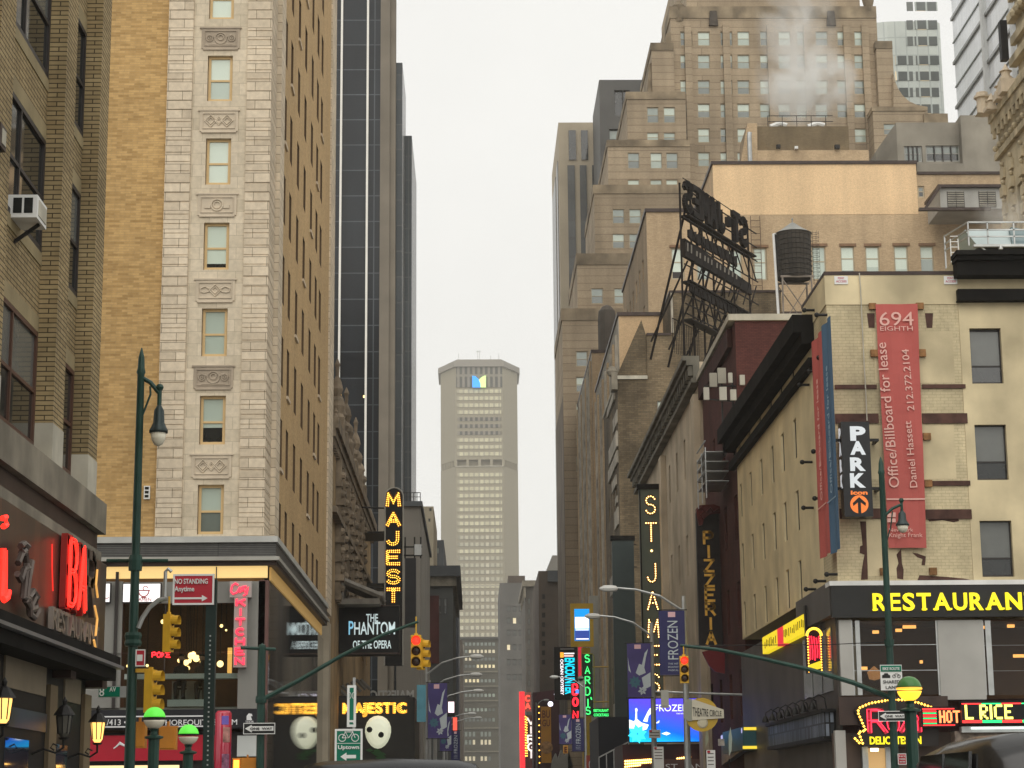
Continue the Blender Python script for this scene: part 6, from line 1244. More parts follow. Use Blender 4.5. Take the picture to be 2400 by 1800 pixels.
m = MB(); m.lathe(((a.x+b.x)/2, Yr+.3, 0), [((b.x-a.x)/2, .15), ((b.x-a.x)/2, b.z-.08), ((b.x-a.x)/2-.06, b.z), (.01, b.z+.005)], 18); m.build('drum', plain('glossy crimson', (.42, .02, .05), .15, 0, .2, .9, False, .7), r, smooth=True)
mm = MB(); cxr, R_ = (a.x+b.x)/2, (b.x-a.x)/2+.006
def curved(t0, t1, z0, z1, mat, nm):
    m = MB(); n = 5
    for i in range(n):
        u, v = math.radians(t0+(t1-t0)*i/n), math.radians(t0+(t1-t0)*(i+1)/n)
        P = lambda g, z: Vector((cxr+R_*math.sin(g), Yr+.3-R_*math.cos(g), z)); m.face([P(u, z0), P(v, z0), P(v, z1), P(u, z1)])
    m.build(nm, mat, r)
curved(-5, 45, b.z-.42, b.z-.16, plain('purple spot', (.18, .13, .5), .3, 0, .1), 'purple_spot'); curved(5, 60, b.z-.95, b.z-.5, plain('faded print', (.42, .2, .17), .4, 0, .6, 4, False), 'faded_picture'); curved(0, 55, b.z-2.1, b.z-1.3, plain('mottled print', (.3, .12, .2), .4, 0, .7, 6, False), 'faded_picture')
# two diners behind the upper window
def diner(label, px, coat):
    f = at(px, 1647, YG+.9); r = thing('person', label, 'person', (f.x, f.y, f.z), 'diners at the window counter')
    V = [(0, .05, .62), (0, .06, .85), (0, .05, 1.1), (0, .04, 1.22), (0, .0, 1.36), (.1, .02, .62), (.13, -.33, .6), (.12, -.3, .18), (.12, -.42, .08), (-.1, .02, .62), (-.14, -.3, .6), (-.12, -.34, .2), (-.12, -.44, .09), (.19, .04, 1.12), (.22, -.12, .9), (.12, -.33, .98), (-.19, .04, 1.12), (-.22, -.1, .9), (-.1, -.33, .98), (0, -.01, 1.45)]
    E = [(0, 1), (1, 2), (2, 3), (3, 4), (4, 19), (0, 5), (5, 6), (6, 7), (7, 8), (0, 9), (9, 10), (10, 11), (11, 12), (2, 13), (13, 14), (14, 15), (2, 16), (16, 17), (17, 18)]
    Rr = [.16, .15, .16, .06, .09, .1, .085, .06, .05, .1, .085, .06, .05, .07, .05, .035, .07, .05, .035, .085]
    me = bpy.data.meshes.new('body'); me.from_pydata([tuple(v) for v in V], E, []); o = bpy.data.objects.new('body', me); COL.objects.link(o)
    md = o.modifiers.new('Skin', 'SKIN'); md.use_smooth_shade = True
    for i, sv in enumerate(me.skin_vertices[0].data): sv.radius = (Rr[i], Rr[i]); sv.use_root = i == 0
    sb = o.modifiers.new('Subdivision', 'SUBSURF'); sb.levels = 1; sb.render_levels = 2
    me.materials.append(coat); o.parent = r; WL[o.name] = WL[r.name].copy()
    MB().ball((f.x, f.y-.02, f.z+1.46), .105, 10).build('head', plain('skin', (.35, .2, .13), .6, 0, .05), r, smooth=True); MB().lathe((f.x, f.y+.0, f.z+1.46), [(.115, -.01), (.11, .06), (.06, .12), (.005, .135)], 10).build('hair', M['black'], r, smooth=True)
    for s in (-1, 1): MB().box(f.x+s*.12-.05, f.x+s*.12+.05, f.y-.53, f.y-.36, f.z+.01, f.z+.08).build('shoe', M['sign_white'], r)
    s_ = thing('bar_stool', label.replace('person', 'stool under the person').replace('seated ', ''), 'stool', (f.x, f.y+.1, f.z), 'stools at the window counter'); MB().lathe((f.x, f.y+.1, f.z), [(.18, .43), (.18, .48)], 10).build('seat', M['black'], s_)
    for a in range(4): MB().bar((f.x+.13*(1 if a % 2 else -1), f.y+.1+.13*(1 if a//2 else -1), f.z), (f.x+.08*(1 if a % 2 else -1), f.y+.1+.08*(1 if a//2 else -1), f.z+.43), .025).build('leg', M['black'], s_)
diner('seated person in dark trousers behind the window nearer the signals', 423, plain('charcoal clothes', (.03, .028, .03), .8, 0, .1)); diner('seated person in brown trousers behind the window beside the dark post', 472, plain('brown clothes', (.06, .04, .03), .8, 0, .1))
# ------------------------------------------------------------------ Majestic signs
amber = emit('amber bulbs', (1, .50, .06), 4.0); amber2 = emit('yellow marquee bulbs', (1, .58, .07), 3.2)
Y = 119.0; p, q = at(901, 1560, Y), at(945, 1143, Y); cx = (p.x+q.x)/2; hw_ = (q.x-p.x)/2
r = thing('blade_sign', 'tall black blade sign with yellow bulb letters MAJEST and rounded top', 'theatre sign', (cx, Y, p.z))
prof = [(cx-hw_, Y, p.z), (cx+hw_, Y, p.z)]+[(cx+hw_*math.cos(a), Y, q.z-hw_+hw_*math.sin(a)) for a in [i*math.pi/12 for i in range(13)]]
m = MB(); m.prism(prof, (0, .45, 0)); m.build('cabinet', M['black'], r)
m = MB(); m.tube([(a, Y-.02, b) for a, _, b in prof[1:]]+[prof[0]], .045, 5); m.build('rim', plain('pale rim', (.3, .29, .25), .5, 0, .1), r)
m = MB()
for z in (q.z-1.2, q.z-6): m = MB(); m.tube([(cx-hw_, Y+.2, z), (XN, Y+.4, z+.1)], .05, 5); m.build('bracket', M['iron'], r)
def bulb_letter(par, ch, c, w_, h_, Y, mat, lw, step, rad, rows=2):
    m = MB(); st = strokes(ch, c.x-w_/2, c.z-h_/2, w_, h_); T = loc2w('W', (0, Y, 0))
    for s in st:
        for k in range(rows):
            off = (k-(rows-1)/2)*lw
            pts = []
            for i, (x, z) in enumerate(s):
                a = s[max(i-1, 0)]; b = s[min(i+1, len(s)-1)]; d = Vector((b[0]-a[0], b[1]-a[1])); d = d.normalized() if d.length > 1e-6 else Vector((1, 0)); pts.append((x-d.y*off, z+d.x*off))
            bulbs(m, T, [pts], step, rad)
    m.build('bulb_lettering', mat, par)
for i, (ch, py) in enumerate((('M', 1171), ('A', 1217), ('J', 1261), ('E', 1307), ('S', 1352), ('T', 1396))):
    c = at(922, py, Y); ww_, hh_ = .72, .74
    b = MB(); ribbon(b, loc2w('W', (0, Y-.03, 0)), strokes(ch, c.x-ww_/2, c.z-hh_/2, ww_, hh_), .25, .04); b.build('letter_tray', plain('amber lit tray', (.22, .09, .01), .5, 0, .1), r)
    bulb_letter(r, ch, c, ww_, hh_, Y-.06, amber, .125, .12, .037)
c = at(924, 1432, Y); bulb_letter(r, 'I', c, .3, .34, Y-.06, amber, .13, .12, .04)
r, x0, x1, z0, z1 = sbox('blank_blade_sign', 'dull black blank sign back on iron brackets right of the yellow blade sign', 'theatre sign', 949, 975, 1308, 1470, 130, .4, plain('dull black sheet', (.025, .025, .027), .6, 0, .2, .8))
m = MB()
for z in (z1+.2, z1+.75): m.bar((x0-.3, 130.2, z), (x1+.4, 130.2, z), .1)
for x in (x0, x1-.1, x1+.3): m.bar((x, 130.2, z1), (x, 130.2, z1+1.4), .1)
m.build('iron_frame', M['iron'], r); MB().box(x1-.1, x1+.35, 130.0, 130.1, z1+.2, z1+.9).build('flood_light', M['steel'], r)
Y = 103.0
r, x0, x1, z0, z1 = sbox('show_title_sign', 'black box sign with silver blue letters THE PHANTOM OF THE OPERA', 'theatre sign', 790, 936, 1418, 1534, Y, 1.6, M['black'])
MB().box(x0-.0, x1, Y-.05, Y-.002, z0, z0+.08).box(x0, x1, Y-.05, Y-.002, z1-.06, z1).build('trim', M['umber'], r)
sil = emit('pale lit lettering', (.62, .74, .74), .62); sil2 = emit('blue lit lettering', (.22, .52, .70), .75)
def line(tx, a, b, pb, pt, mat, par, Y, bold=.012, **k): p, q = at(a, pb, Y), at(b, pt, Y); return put_text(par, 'W', (p.x, Y, p.z), tx, q.z-p.z, mat, q.x-p.x, bold=bold, **k)
line('THE', 858, 886, 1457, 1438, sil, r, Y-.03); line('P', 817, 829, 1487, 1454, sil2, r, Y-.03); line('HANTOM', 830, 926, 1487, 1456, sil, r, Y-.03); line('OF THE OPERA', 827, 917, 1520, 1500, sil, r, Y-.03)
r, x0, x1, z0, z1 = sbox('theatre_marquee', 'dark marquee with yellow bulb lettering MAJESTIC and a pale oval ornament', 'theatre marquee', 785, 972, 1634, 1815, Y+.3, 9, plain('dark olive panel', (.02, .018, .014), .35, 0, .2, .8)); Ym_ = Y+.27
p, q = at(802, 1672, Ym_), at(954, 1646, Ym_); m = text_mb('MAJESTIC', q.z-p.z, .05, .045, q.x-p.x); MB().add(m, loc2w('W', (p.x, Ym_, p.z))).build('lettering', emit('yellow lit letters', (1, .46, .04), .85), r)
wd = (q.x-p.x)/8
for i, ch in enumerate('MAJESTIC'): bulb_letter(r, ch, Vector((p.x+wd*(i+.5), 0, (p.z+q.z)/2)), wd*.62, (q.z-p.z)*.8, Ym_-.07, amber2, .06, .1, .026)
m = MB(); c = at(886, 1716, Ym_-.02); n = 20
prof = [(math.cos(2*math.pi*i/n), math.sin(2*math.pi*i/n)) for i in range(n)]
b = MB(); rings = []
for (s, dy) in ((1, 0), (.95, -.12), (.8, -.24), (.5, -.32), (.01, -.35)): rings.append([(c.x+.66*s*u*(1+.12*v), c.y+dy, c.z+.83*s*v) for u, v in prof])
base = 0
for i in range(4):
    for k in range(n): b.face([rings[i][k], rings[i][(k+1) % n], rings[i+1][(k+1) % n], rings[i+1][k]])
b.build('pale_oval', emit('pale lit plaster', (.75, .78, .55), .45, (.7, .7, .6)), r, smooth=True)
for (px, py) in ((866, 1710), (893, 1722)):
    c2 = at(px, py, Ym_-.36); MB().lathe(c2, [(.15, 0), (.10, -.01), (.001, -.015)], 10, 0, 'y').build('dark_hollow', M['black'], r)
m = MB(); rn = random.Random(2)
for k in range(9): c3 = at(868+rn.uniform(-14, 20), 1762+rn.uniform(-6, 14), Ym_-.05); m.prism([c3, c3+Vector((.25, -.02, .08)), c3+Vector((.42, -.04, -.04)), c3+Vector((.2, -.02, -.1))], (0, .02, 0))
m.build('green_leaf_print', plain('green print', (.03, .09, .03), .5, 0, .2), r)
m = MB(); p, q = at(868, 1640, Y+6), at(970, 1617, Y+6); tm = text_mb('MAJESTIC', q.z-p.z, .06, .03, q.x-p.x)
Mr = Matrix.Translation((q.x, Y+6, p.z)) @ Matrix.Scale(-1, 4, (1, 0, 0)); MB().add(tm, Mr).build('back_lettering', plain('grey letter backs', (.36, .35, .32), .5, .1, .1), r)
MB().box(x0+.1, x1-.3, Y+.5, Y+8.5, z1+.002, z1+.1).build('roof', M['iron'], r)
m = MB()
for k in range(7): px = 795+k*11; c3 = at(px, 1626-k*4.2 if k < 5 else 1604+0*k, Y+2); m.tube([c3+Vector((-.35, 0, .25)), c3+Vector((.15, 0, -.25))], .1, 6)
m.build('tile_edge', M['tile'], r)
r, x0, x1, z0, z1 = sbox('hanging_flag', 'pale blue hanging flag right of the dark theatre marquee', 'flag', 977, 998, 1605, 1692, 101.6, .02, plain('pale blue cloth', (.12, .33, .42), .7, 0, .15, 2), None, 'cloth')
r, x0, x1, z0, z1 = sbox('glowing_sign', 'small bright pinkish white sign low at the far left kerb', 'sign', 1049, 1066, 1643, 1680, 150, .3, M['black']); MB().box(x0+.05, x1-.05, 149.97, 149.999, z0+.3, z1-.05).build('lit_panel', emit('pinkish white light', (1, .75, .80), 1.3), r); MB().box(x0+.4, x0+.7, 149.97, 149.999, z0-1.3, z0-.05).build('red_strip', emit('red strip light', (1, .1, .06), 1), r)
r, x0, x1, z0, z1 = sbox('low_marquee', 'row of warm bulbs under the mirror glass at the bottom edge', 'theatre marquee', 625, 705, 1797, 1830, 80, .5, M['umber']); m = MB(); bulbs(m, loc2w('W', (0, 79.97, 0)), [[(x0+.1, at(650, 1800, 80).z), (x1-.1, at(650, 1800, 80).z)]], .13, .06); m.build('bulb_row', amber, r)
# blue lit signs that the mirror glass shows stand on the south side
# ------------------------------------------------------------------ St James blade and its neighbours (south side)
bulbw = emit('warm white bulbs', (1, .60, .20), 5.0)
Y = 125.0; p, q = at(1505, 1630, Y), at(1553, 1146, Y); xa, xb_ = at(1503, 1380, Y).x, at(1553, 1380, Y).x
r = thing('blade_sign', 'green grey blade sign spelling ST. JAMES in round warm bulbs', 'theatre sign', ((xa+xb_)/2, Y, p.z))
MB().box(xa, xb_, Y, Y+.5, p.z, q.z).build('cabinet', plain('grey green sign face', (.10, .12, .095), .5, 0, .12, .7), r); MB().box(xa-.12, xb_+.02, Y-.1, Y+.6, q.z+.002, q.z+.32).build('cap', M['soot'], r)
m = MB(); m.bar((xa+.03, Y-.03, p.z), (xa+.03, Y-.03, q.z), .08); m.bar((xb_-.03, Y-.03, p.z), (xb_-.03, Y-.03, q.z), .06); m.build('edge_trim', M['soot'], r)
cx = (xa+xb_)/2+.03
for ch, t, u in (('S', 1163, 1204), ('T', 1226, 1268), ('.', 1280, 1302), ('J', 1322, 1364), ('A', 1386, 1428), ('M', 1453, 1493), ('E', 1514, 1558), ('S', 1580, 1622)):
    zA_, zB_ = at(1528, u, Y).z, at(1528, t, Y).z; zc = (zA_+zB_)/2; c = Vector((cx, 0, zc)); b = MB(); ww_ = .62 if ch != 'M' else .66
    if ch == '.': bulbs(b, loc2w('W', (0, Y-.03, 0)), [[(cx, zc), (cx, zc+.001)]], .2, .085); b.build('bulb_lettering', bulbw, r); continue
    st = strokes(ch, cx-ww_/2, zA_, ww_, zB_-zA_); ribbon(b, loc2w('W', (0, Y-.015, 0)), st, .2, .02); b.build('letter_tray', plain('brown lit tray', (.16, .08, .03), .6, 0, .1), r)
    b = MB(); bulbs(b, loc2w('W', (0, Y-.04, 0)), st, .15, .05); b.build('bulb_lettering', bulbw, r)
m = MB(); lx0, lx1 = at(1563, 1250, Y+1).x, at(1575, 1250, Y+1).x; zl0, zl1 = at(1570, 1358, Y+1).z, at(1570, 1140, Y+1).z
for x in (lx0, lx1): m.bar((x, Y+1, zl0), (x, Y+1, zl1), .05)
z = zl0
while z < zl1: m.bar((lx0, Y+1, z), (lx1, Y+1, z), .04); z += .42
for z in (q.z-.1, q.z-.9, q.z-2.8, q.z-5.6, q.z-6.3): m.bar((xb_, Y+.2, z), (XS-.02, Y-1.2, z-.05), .06)
m.build('ladder_frame', M['iron'], r)
Y = 150.0; r, x0, x1, z0, z1 = sbox('blank_blade_sign', 'blank dark green blade sign left of the warm bulb blade sign', 'theatre sign', 1443, 1485, 1266, 1720, Y, .5, plain('blank green grey sheet', (.04, .055, .055), .5, .1, .12, .6))
MB().box(x0-.1, x1+.1, Y-.05, Y+.55, z1+.002, z1+.35).build('cap', M['soot'], r); m = MB()
for z in (z1-.3, z1-2, z1-8): m.bar((x1, Y+.2, z), (XS+.2, Y+.2, z), .08)
for k in range(22): m.bar((x1+.5, Y+.3, z1-.2-k*.4), (x1+1.0, Y+.3, z1-.2-k*.4), .05)
for x in (x1+.5, x1+1.0): m.bar((x, Y+.3, z1), (x, Y+.3, z1-9), .05)
m.build('ladder_frame', M['iron'], r)
Y = 98.0; r, x0, x1, z0, z1 = sbox('pizza_sign', 'black blade sign with flat golden letters PIZZERIA and a dark red crest', 'sign', 1640, 1684, 1200, 1512, Y, .45, plain('black blade', (.016, .012, .011), .5, 0, .2, 1))
gold = plain('golden letters', (.92, .52, .09), .55, 0, .12, 3); crest = plain('dark red crest', (.10, .015, .012), .5, 0, .3, 3)
for ch, t, u in (('P', 1247, 1274), ('I', 1280, 1306), ('Z', 1313, 1339), ('Z', 1348, 1374), ('E', 1382, 1408), ('R', 1415, 1441), ('I', 1449, 1474), ('A', 1482, 1509)):
    zA_, zB_ = at(1664, u, Y).z, at(1664, t, Y).z; b = MB(); ribbon(b, loc2w('W', (0, Y-.03, 0)), strokes(ch, (x0+x1)/2-.2, zA_, .42, zB_-zA_), .12, .04); b.build('letter', gold, r)
m = MB(); c = at(1660, 1205, Y-.06); m.prism([at(a, b, Y-.1) for a, b in ((1632, 1192), (1640, 1184), (1674, 1182), (1688, 1188), (1688, 1203), (1662, 1206), (1650, 1216), (1646, 1230), (1638, 1232), (1634, 1212))], (0, .5, 0))
for s in ([(1636, 1195), (1644, 1188), (1650, 1198), (1642, 1206), (1648, 1216)], [(1655, 1200), (1665, 1190), (1672, 1200), (1684, 1192)]): m.tube([at(a, b, Y-.13) for a, b in s], .05, 5)
m.build('crest', crest, r)
m = MB()
for z in (z1-.4, z1-4, z1-6): m.bar((x1, Y+.2, z), (XS+.1, Y+.2, z), .06)
m.build('bracket', M['iron'], r)
Y = 97.0; r = thing('red_hanging_sign', 'dark red pointed hanging sign below the golden lettered blade', 'sign', at(1675, 1578, Y)); m = MB(); m.prism([at(a, b, Y) for a, b in ((1646, 1528), (1660, 1524), (1699, 1524), (1699, 1579), (1676, 1574), (1662, 1560))], (0, .2, 0)); m.build('panel', plain('dark red panel', (.17, .012, .016), .5, 0, .12, 1), r)
# LED screen
Y = 106.0; r, x0, x1, z0, z1 = sbox('video_screen', 'bright blue video screen with white snowflakes and musical lettering', 'video screen', 1474, 1641, 1635, 1741, Y, .4, M['black'])
scr, n_, l_, b_ = _new('blue video picture'); tc_ = n_.new('ShaderNodeTexCoord'); sp = n_.new('ShaderNodeSeparateXYZ'); l_.new(tc_.outputs['UV'], sp.inputs[0])
ad = n_.new('ShaderNodeMath'); ad.operation = 'MULTIPLY_ADD'; ad.inputs[1].default_value = .45; l_.new(sp.outputs[0], ad.inputs[0]); l_.new(sp.outputs[1], ad.inputs[2])
cr_ = n_.new('ShaderNodeValToRGB'); cr_.color_ramp.elements[0].color = (0, .55, .95, 1); cr_.color_ramp.elements[0].position = .1; cr_.color_ramp.elements[1].color = (.09, .06, .75, 1); cr_.color_ramp.elements[1].position = 1.0; e = cr_.color_ramp.elements.new(.5); e.color = (0, .12, .85, 1); l_.new(ad.outputs[0], cr_.inputs[0])
l_.new(cr_.outputs[0], b_.inputs['Emission Color']); b_.inputs['Emission Strength'].default_value = 1.25; b_.inputs['Base Color'].default_value = (0, 0, 0, 1)
m = MB(); m.face([(x0+.04, Y-.01, z0+.04), (x1-.04, Y-.01, z0+.04), (x1-.04, Y-.01, z1-.04), (x0+.04, Y-.01, z1-.04)], 0, [(0, 0), (1, 0), (1, 1), (0, 1)]); m.build('picture', scr, r)
wl_ = emit('white screen shapes', (.85, .95, 1), 1.3); cyn = emit('cyan screen shapes', (.05, .75, .85), 1.1); vio = emit('violet screen light', (.4, .25, .9), 1.0)
def pf(*pts): return [(x0+(x1-x0)*a, Y-.014, z0+(z1-z0)*b) for a, b in pts]
m = MB(); m.prism(pf((.01, .3), (.01, .52), (.07, .48), (.12, .53), (.18, .45), (.28, .40), (.25, .3), (.1, .22)), (0, .002, 0)); m.prism(pf((.09, .5), (.1, .68), (.095, .76), (.115, .78), (.13, .74), (.12, .68), (.12, .5)), (0, .002, 0)); m.prism(pf((.2, .48), (.27, .7), (.3, .77), (.35, .78), (.4, .74), (.34, .68), (.28, .6), (.26, .46)), (0, .002, 0)); m.prism(pf((.45, .2), (.52, .24), (.58, .2), (.52, .16)), (0, .002, 0)); m.prism(pf((.36, .42), (.43, .5), (.42, .44)), (0, .002, 0)); m.build('white_picture', wl_, r)
m = MB(); flake(m, (x0+(x1-x0)*.12, Y-.018, z0+(z1-z0)*.2), .52, .002, 8, .085); m.build('flake_picture', cyn, r)
put_text(r, 'W', (x0+(x1-x0)*.37, Y-.013, z0+(z1-z0)*.70), 'FROZEN', .36, wl_, 1.75, depth=.002); put_text(r, 'W', (x0+(x1-x0)*.66, Y-.013, z0+(z1-z0)*.63), 'THE HIT', .07, wl_, .4, depth=.002)
r, x0, x1, z0, z1 = sbox('playhouse_marquee', 'dark maroon marquee lined with glowing warm bulbs below the blue screen', 'theatre marquee', 1462, 1690, 1743, 1900, 106.3, 6, plain('dark maroon marquee', (.05, .016, .018), .4, 0, .2, 1))
m = MB()
for (a, b, py) in ((1466, 1530, 1790), (1466, 1528, 1784), (1588, 1618, 1778), (1466, 1500, 1797)):
    s_, e_ = at(a, py, 106.2), at(b, py-4, 106.2); bulbs(m, loc2w('W', (0, 106.25, 0)), [[(s_.x, s_.z), (e_.x, e_.z)]], .11, .06)
m.build('bulb_row', emit('hot warm bulbs', (1, .55, .13), 6), r)
p, q = at(1530, 1782, 106.2), at(1690, 1776, 106.2); MB().box(p.x, q.x, 106.0, 106.29, p.z-.5, q.z-.05).build('brown_band', plain('brown band', (.12, .06, .05), .5, 0, .1), r)
p = at(1560, 1799, 105.98); put_text(r, 'W', (p.x, 105.98, p.z-.1), 'ST. JAMES', .3, ltr, 2.6)
r, x0, x1, z0, z1 = sbox('dark_awning_box', 'big blank blue black box left of the blue video screen', 'theatre marquee', 1405, 1472, 1680, 1850, 128, 10, plain('blue black sheet', (.012, .014, .022), .5, 0, .2, .6), None, 'box')
m = MB()
for k in range(5): m.bar((x0+k*(x1-x0)/4, 127.95, at(1420, 1775-k*9, 128).z-1.3), (x0+k*(x1-x0)/4, 127.95, at(1420, 1775-k*9, 128).z), .06)
m.bar((x0, 127.95, at(1405, 1775, 128).z), (x1, 127.95, at(1472, 1739, 128).z), .08); m.build('railing', M['steel'], r)
# ------------------------------------------------------------------ signs farther down the south side
Y = 198.0; r, x0, x1, z0, z1 = sbox('framed_billboard', 'golden framed billboard with a blue and white lit screen', 'billboard', 1338, 1390, 1414, 1516, Y, .5, plain('golden frame', (.55, .34, .03), .5, 0, .08, 1), None, 'frame')
def px_(name, a, b, t, u, mat, yy): p, q = at(a, u, yy), at(b, t, yy); return MB().box(p.x, q.x, yy, yy+.02, p.z, q.z).build(name, mat, r)
px_('screen', 1347, 1381, 1427, 1502, emit('sky blue screen', (.0, .32, .85), .9), Y-.03); px_('white_patch', 1348, 1380, 1446, 1473, emit('white screen patch', (1, 1, 1), 1.2), Y-.06); px_('navy_patch', 1348, 1381, 1478, 1501, emit('navy screen patch', (.03, .07, .35), .8), Y-.06); px_('white_line', 1349, 1380, 1475, 1477.5, emit('white screen line', (1, .95, 1), 1.1), Y-.065); px_('white_line', 1350, 1380, 1496, 1499, emit('white screen line low', (1, .95, 1), 1.1), Y-.065)
Y = 205.0; r, x0, x1, z0, z1 = sbox('white_pillar_sign', 'tall plain white pillar sign beside the golden framed billboard', 'sign', 1389, 1404, 1396, 1850, Y, 1.2, plain('grey white pillar', (.42, .41, .36), .6, 0, .08), None, 'pillar'); MB().box(x0-.9, x0-.01, Y, Y+1, at(1385, 1800, Y).z, at(1385, 1518, Y).z).build('yellow_side', plain('yellow side strip', (.5, .33, .03), .5, 0, .1), r)
Y = 212.0; r, x0, x1, z0, z1 = sbox('attraction_sign', 'black tower sign with cyan and white sideways lettering OCEAN ODYSSEY', 'sign', 1300, 1353, 1516, 1640, Y, .8, M['black'])
cy = emit('cyan lettering', (.0, .62, .85), 1.3); wh = emit('white lettering lit', (1, .92, .95), 1.1)
def side_text(tx, xa, zt, length, h, mat): put_text(r, 'W', (xa, Y-.04, zt), tx, h, mat, length, depth=.03, bold=.03, rot=-math.pi/2)
zt = at(1320, 1541, Y).z; zb = at(1320, 1632, Y).z
side_text('OCEAN ODYSSEY', at(1313.5, 1560, Y).x, at(1316, 1545, Y).z, at(1316, 1545, Y).z-at(1316, 1629, Y).z, .32, wh); side_text('ENCOUNTER', at(1324.5, 1560, Y).x, at(1330, 1542, Y).z, at(1330, 1542, Y).z-at(1330, 1627, Y).z, 1.02, cy)
px_('white_line', 1322, 1346, 1530, 1533, wh, Y-.04); px_('pink_line', 1322, 1344, 1535, 1539, emit('pink white line', (1, .5, .45), 1.1), Y-.04); px_('orange_spot', 1313, 1321, 1529, 1541, emit('orange square', (1, .4, .03), 1.1), Y-.04); px_('grey_line', 1313, 1346, 1520, 1522, plain('grey rule', (.4, .4, .4), .5), Y-.04)
px_('red_strip', 1356, 1365, 1516, 1602, emit('red strip glow', (.65, .02, .05), .7), Y-6)
Y = 185.0; r, x0, x1, z0, z1 = sbox('restaurant_sign', 'dark green blade sign with green neon letters SARDI S', 'neon sign', 1366, 1388, 1531, 1677, Y, .35, plain('dark green blade', (.01, .035, .018), .5, 0, .1)); gn = emit('green neon', (.05, .9, .18), 1.6)
for ch, t, u in (('S', 1535, 1553), ('A', 1562, 1580), ('R', 1586, 1604), ('D', 1611, 1630), ('I', 1638, 1656), ('S', 1657, 1675)):
    zA_, zB_ = at(1377, u, Y).z, at(1377, t, Y).z; b = MB(); neon(b, loc2w('W', (0, Y-.05, 0)), strokes(ch, (x0+x1)/2-.2, zA_+.04, .42, zB_-zA_-.04), .055); b.build('letter', gn, r)
b = MB(); b.tube([(x1-.12, Y-.05, at(1384, 1640, Y).z), (x1-.2, Y-.05, at(1384, 1634, Y).z)], .05, 5); b.build('apostrophe', gn, r)
m = MB(); xe, ze = at(1392, 1600, Y).x, at(1390, 1664, Y).z; zt = z1-.05; m.tube([(x0+.05, Y-.03, zt), (x1, Y-.03, zt), (x1+.15, Y-.03, zt-.2), (x1+.15, Y-.03, ze), (x1+1.8, Y-.03, ze)], .04, 4)
for z in (at(1390, 1563, Y).z, at(1390, 1645, Y).z): m.tube([(x1, Y+.1, z), (XS+1, Y+.1, z)], .06, 4)
m.build('gold_outline', plain('brass tube', (.45, .3, .06), .4, .4, .1), r)
p, q = at(1389, 1680, Y), at(1430, 1659, Y); MB().box(p.x, q.x, Y, Y+.3, p.z, q.z).build('foot_panel', plain('green black foot', (.01, .03, .015), .5), r)
for k, tx in enumerate(('RESTAURANT', 'COCKTAILS')): put_text(r, 'W', (p.x+.1, Y-.03, q.z-.35-k*.4), tx, .25, gn, q.x-p.x-.25, bold=.02)
Y = 172.0; r, x0, x1, z0, z1 = sbox('red_letter_sign', 'black blade with thick red neon letters beside the green neon sign', 'neon sign', 1339, 1358, 1600, 1688, Y, .3, M['black']); rn_ = emit('thick red neon', (1, .015, .03), 2.2)
for ch, t, u in (('B', 1604, 1628), ('O', 1636, 1654), ('N', 1667, 1684)):
    zA_, zB_ = at(1348, u, Y).z, at(1348, t, Y).z; b = MB(); neon(b, loc2w('W', (0, Y-.05, 0)), strokes(ch, (x0+x1)/2-.2, zA_, .4, zB_-zA_), .09); b.build('letter', rn_, r)
px_('blue_spot', 1349, 1357, 1616, 1625, emit('blue square', (.08, .25, .9), 1), Y-.15)
r, x0, x1, z0, z1 = sbox('round_top_sign', 'pale round topped sign behind the thick red neon letters', 'sign', 1356, 1368, 1590, 1680, 176, .3, plain('pale cream sign', (.4, .42, .34), .6, 0, .1), None, 'panel'); MB().lathe(((x0+x1)/2, 176.1, z1), [((x1-x0)/2, -.1), ((x1-x0)/2, .1)], 14, 0, 'y').build('round_top', plain('pale cream top', (.4, .42, .34), .6), r)
Y = 430.0; r, x0, x1, z0, z1 = sbox('barbecue_sign', 'far red barbecue blade sign with white letters VIRG between bulb strips', 'sign', 1230, 1260, 1676, 1800, Y, 1, plain('deep maroon blade', (.06, .015, .012), .5))
for ch, t, u in (('V', 1684, 1697), ('I', 1704, 1718), ('R', 1724, 1740), ('G', 1742, 1759), ("I", 1762, 1776)):
    zA_, zB_ = at(1243, u, Y).z, at(1243, t, Y).z; b = MB(); ribbon(b, loc2w('W', (0, Y-.1, 0)), strokes(ch, (x0+x1)/2-.7, zA_, 1.35, zB_-zA_), .36, .06); b.build('letter', emit('white lit letter', (.9, .85, .8), .8), r)
m = MB()
for x in (x0+.2, x1-.25): bulbs(m, loc2w('W', (0, Y-.06, 0)), [[(x, z0+2.5), (x, z1-.3)]], .55, .16); bulbs(m, loc2w('W', (0, Y-.06, 0)), [[(x+.3, z0+2.5), (x+.3, z1-.5)]], .55, .16)
m.build('bulb_strip', amber, r)
r, x0, x1, z0, z1 = sbox('red_light_strip', 'tall glowing red light strip at the far kerb with pink letters CA', 'neon sign', 1219, 1229, 1621, 1830, 425, .8, emit('glowing red strip', (1, .02, .03), 1.1), None, 'strip')
Y = 425; px_('letter_box', 1230, 1245, 1622, 1668, plain('pale red box', (.3, .1, .07), .6), Y)
for ch, t, u in (('C', 1631, 1643), ('A', 1649, 1661)):
    p = at(1232, u, Y-.1); b = MB(); ribbon(b, loc2w('W', (0, Y-.1, 0)), strokes(ch, p.x, p.z, .9, at(1232, t, Y).z-p.z), .28, .05); b.build('letter', emit('red orange letter', (1, .08, .05), 1.4), r)
Y = 322.0; r, x0, x1, z0, z1 = sbox('shrimp_restaurant_banner', 'orange blade banner with dark letters BU GU edged by bulbs', 'sign', 1269, 1291, 1656, 1788, Y, .5, plain('orange sign face', (.48, .22, .02), .6, 0, .15, .5), None, 'panel')
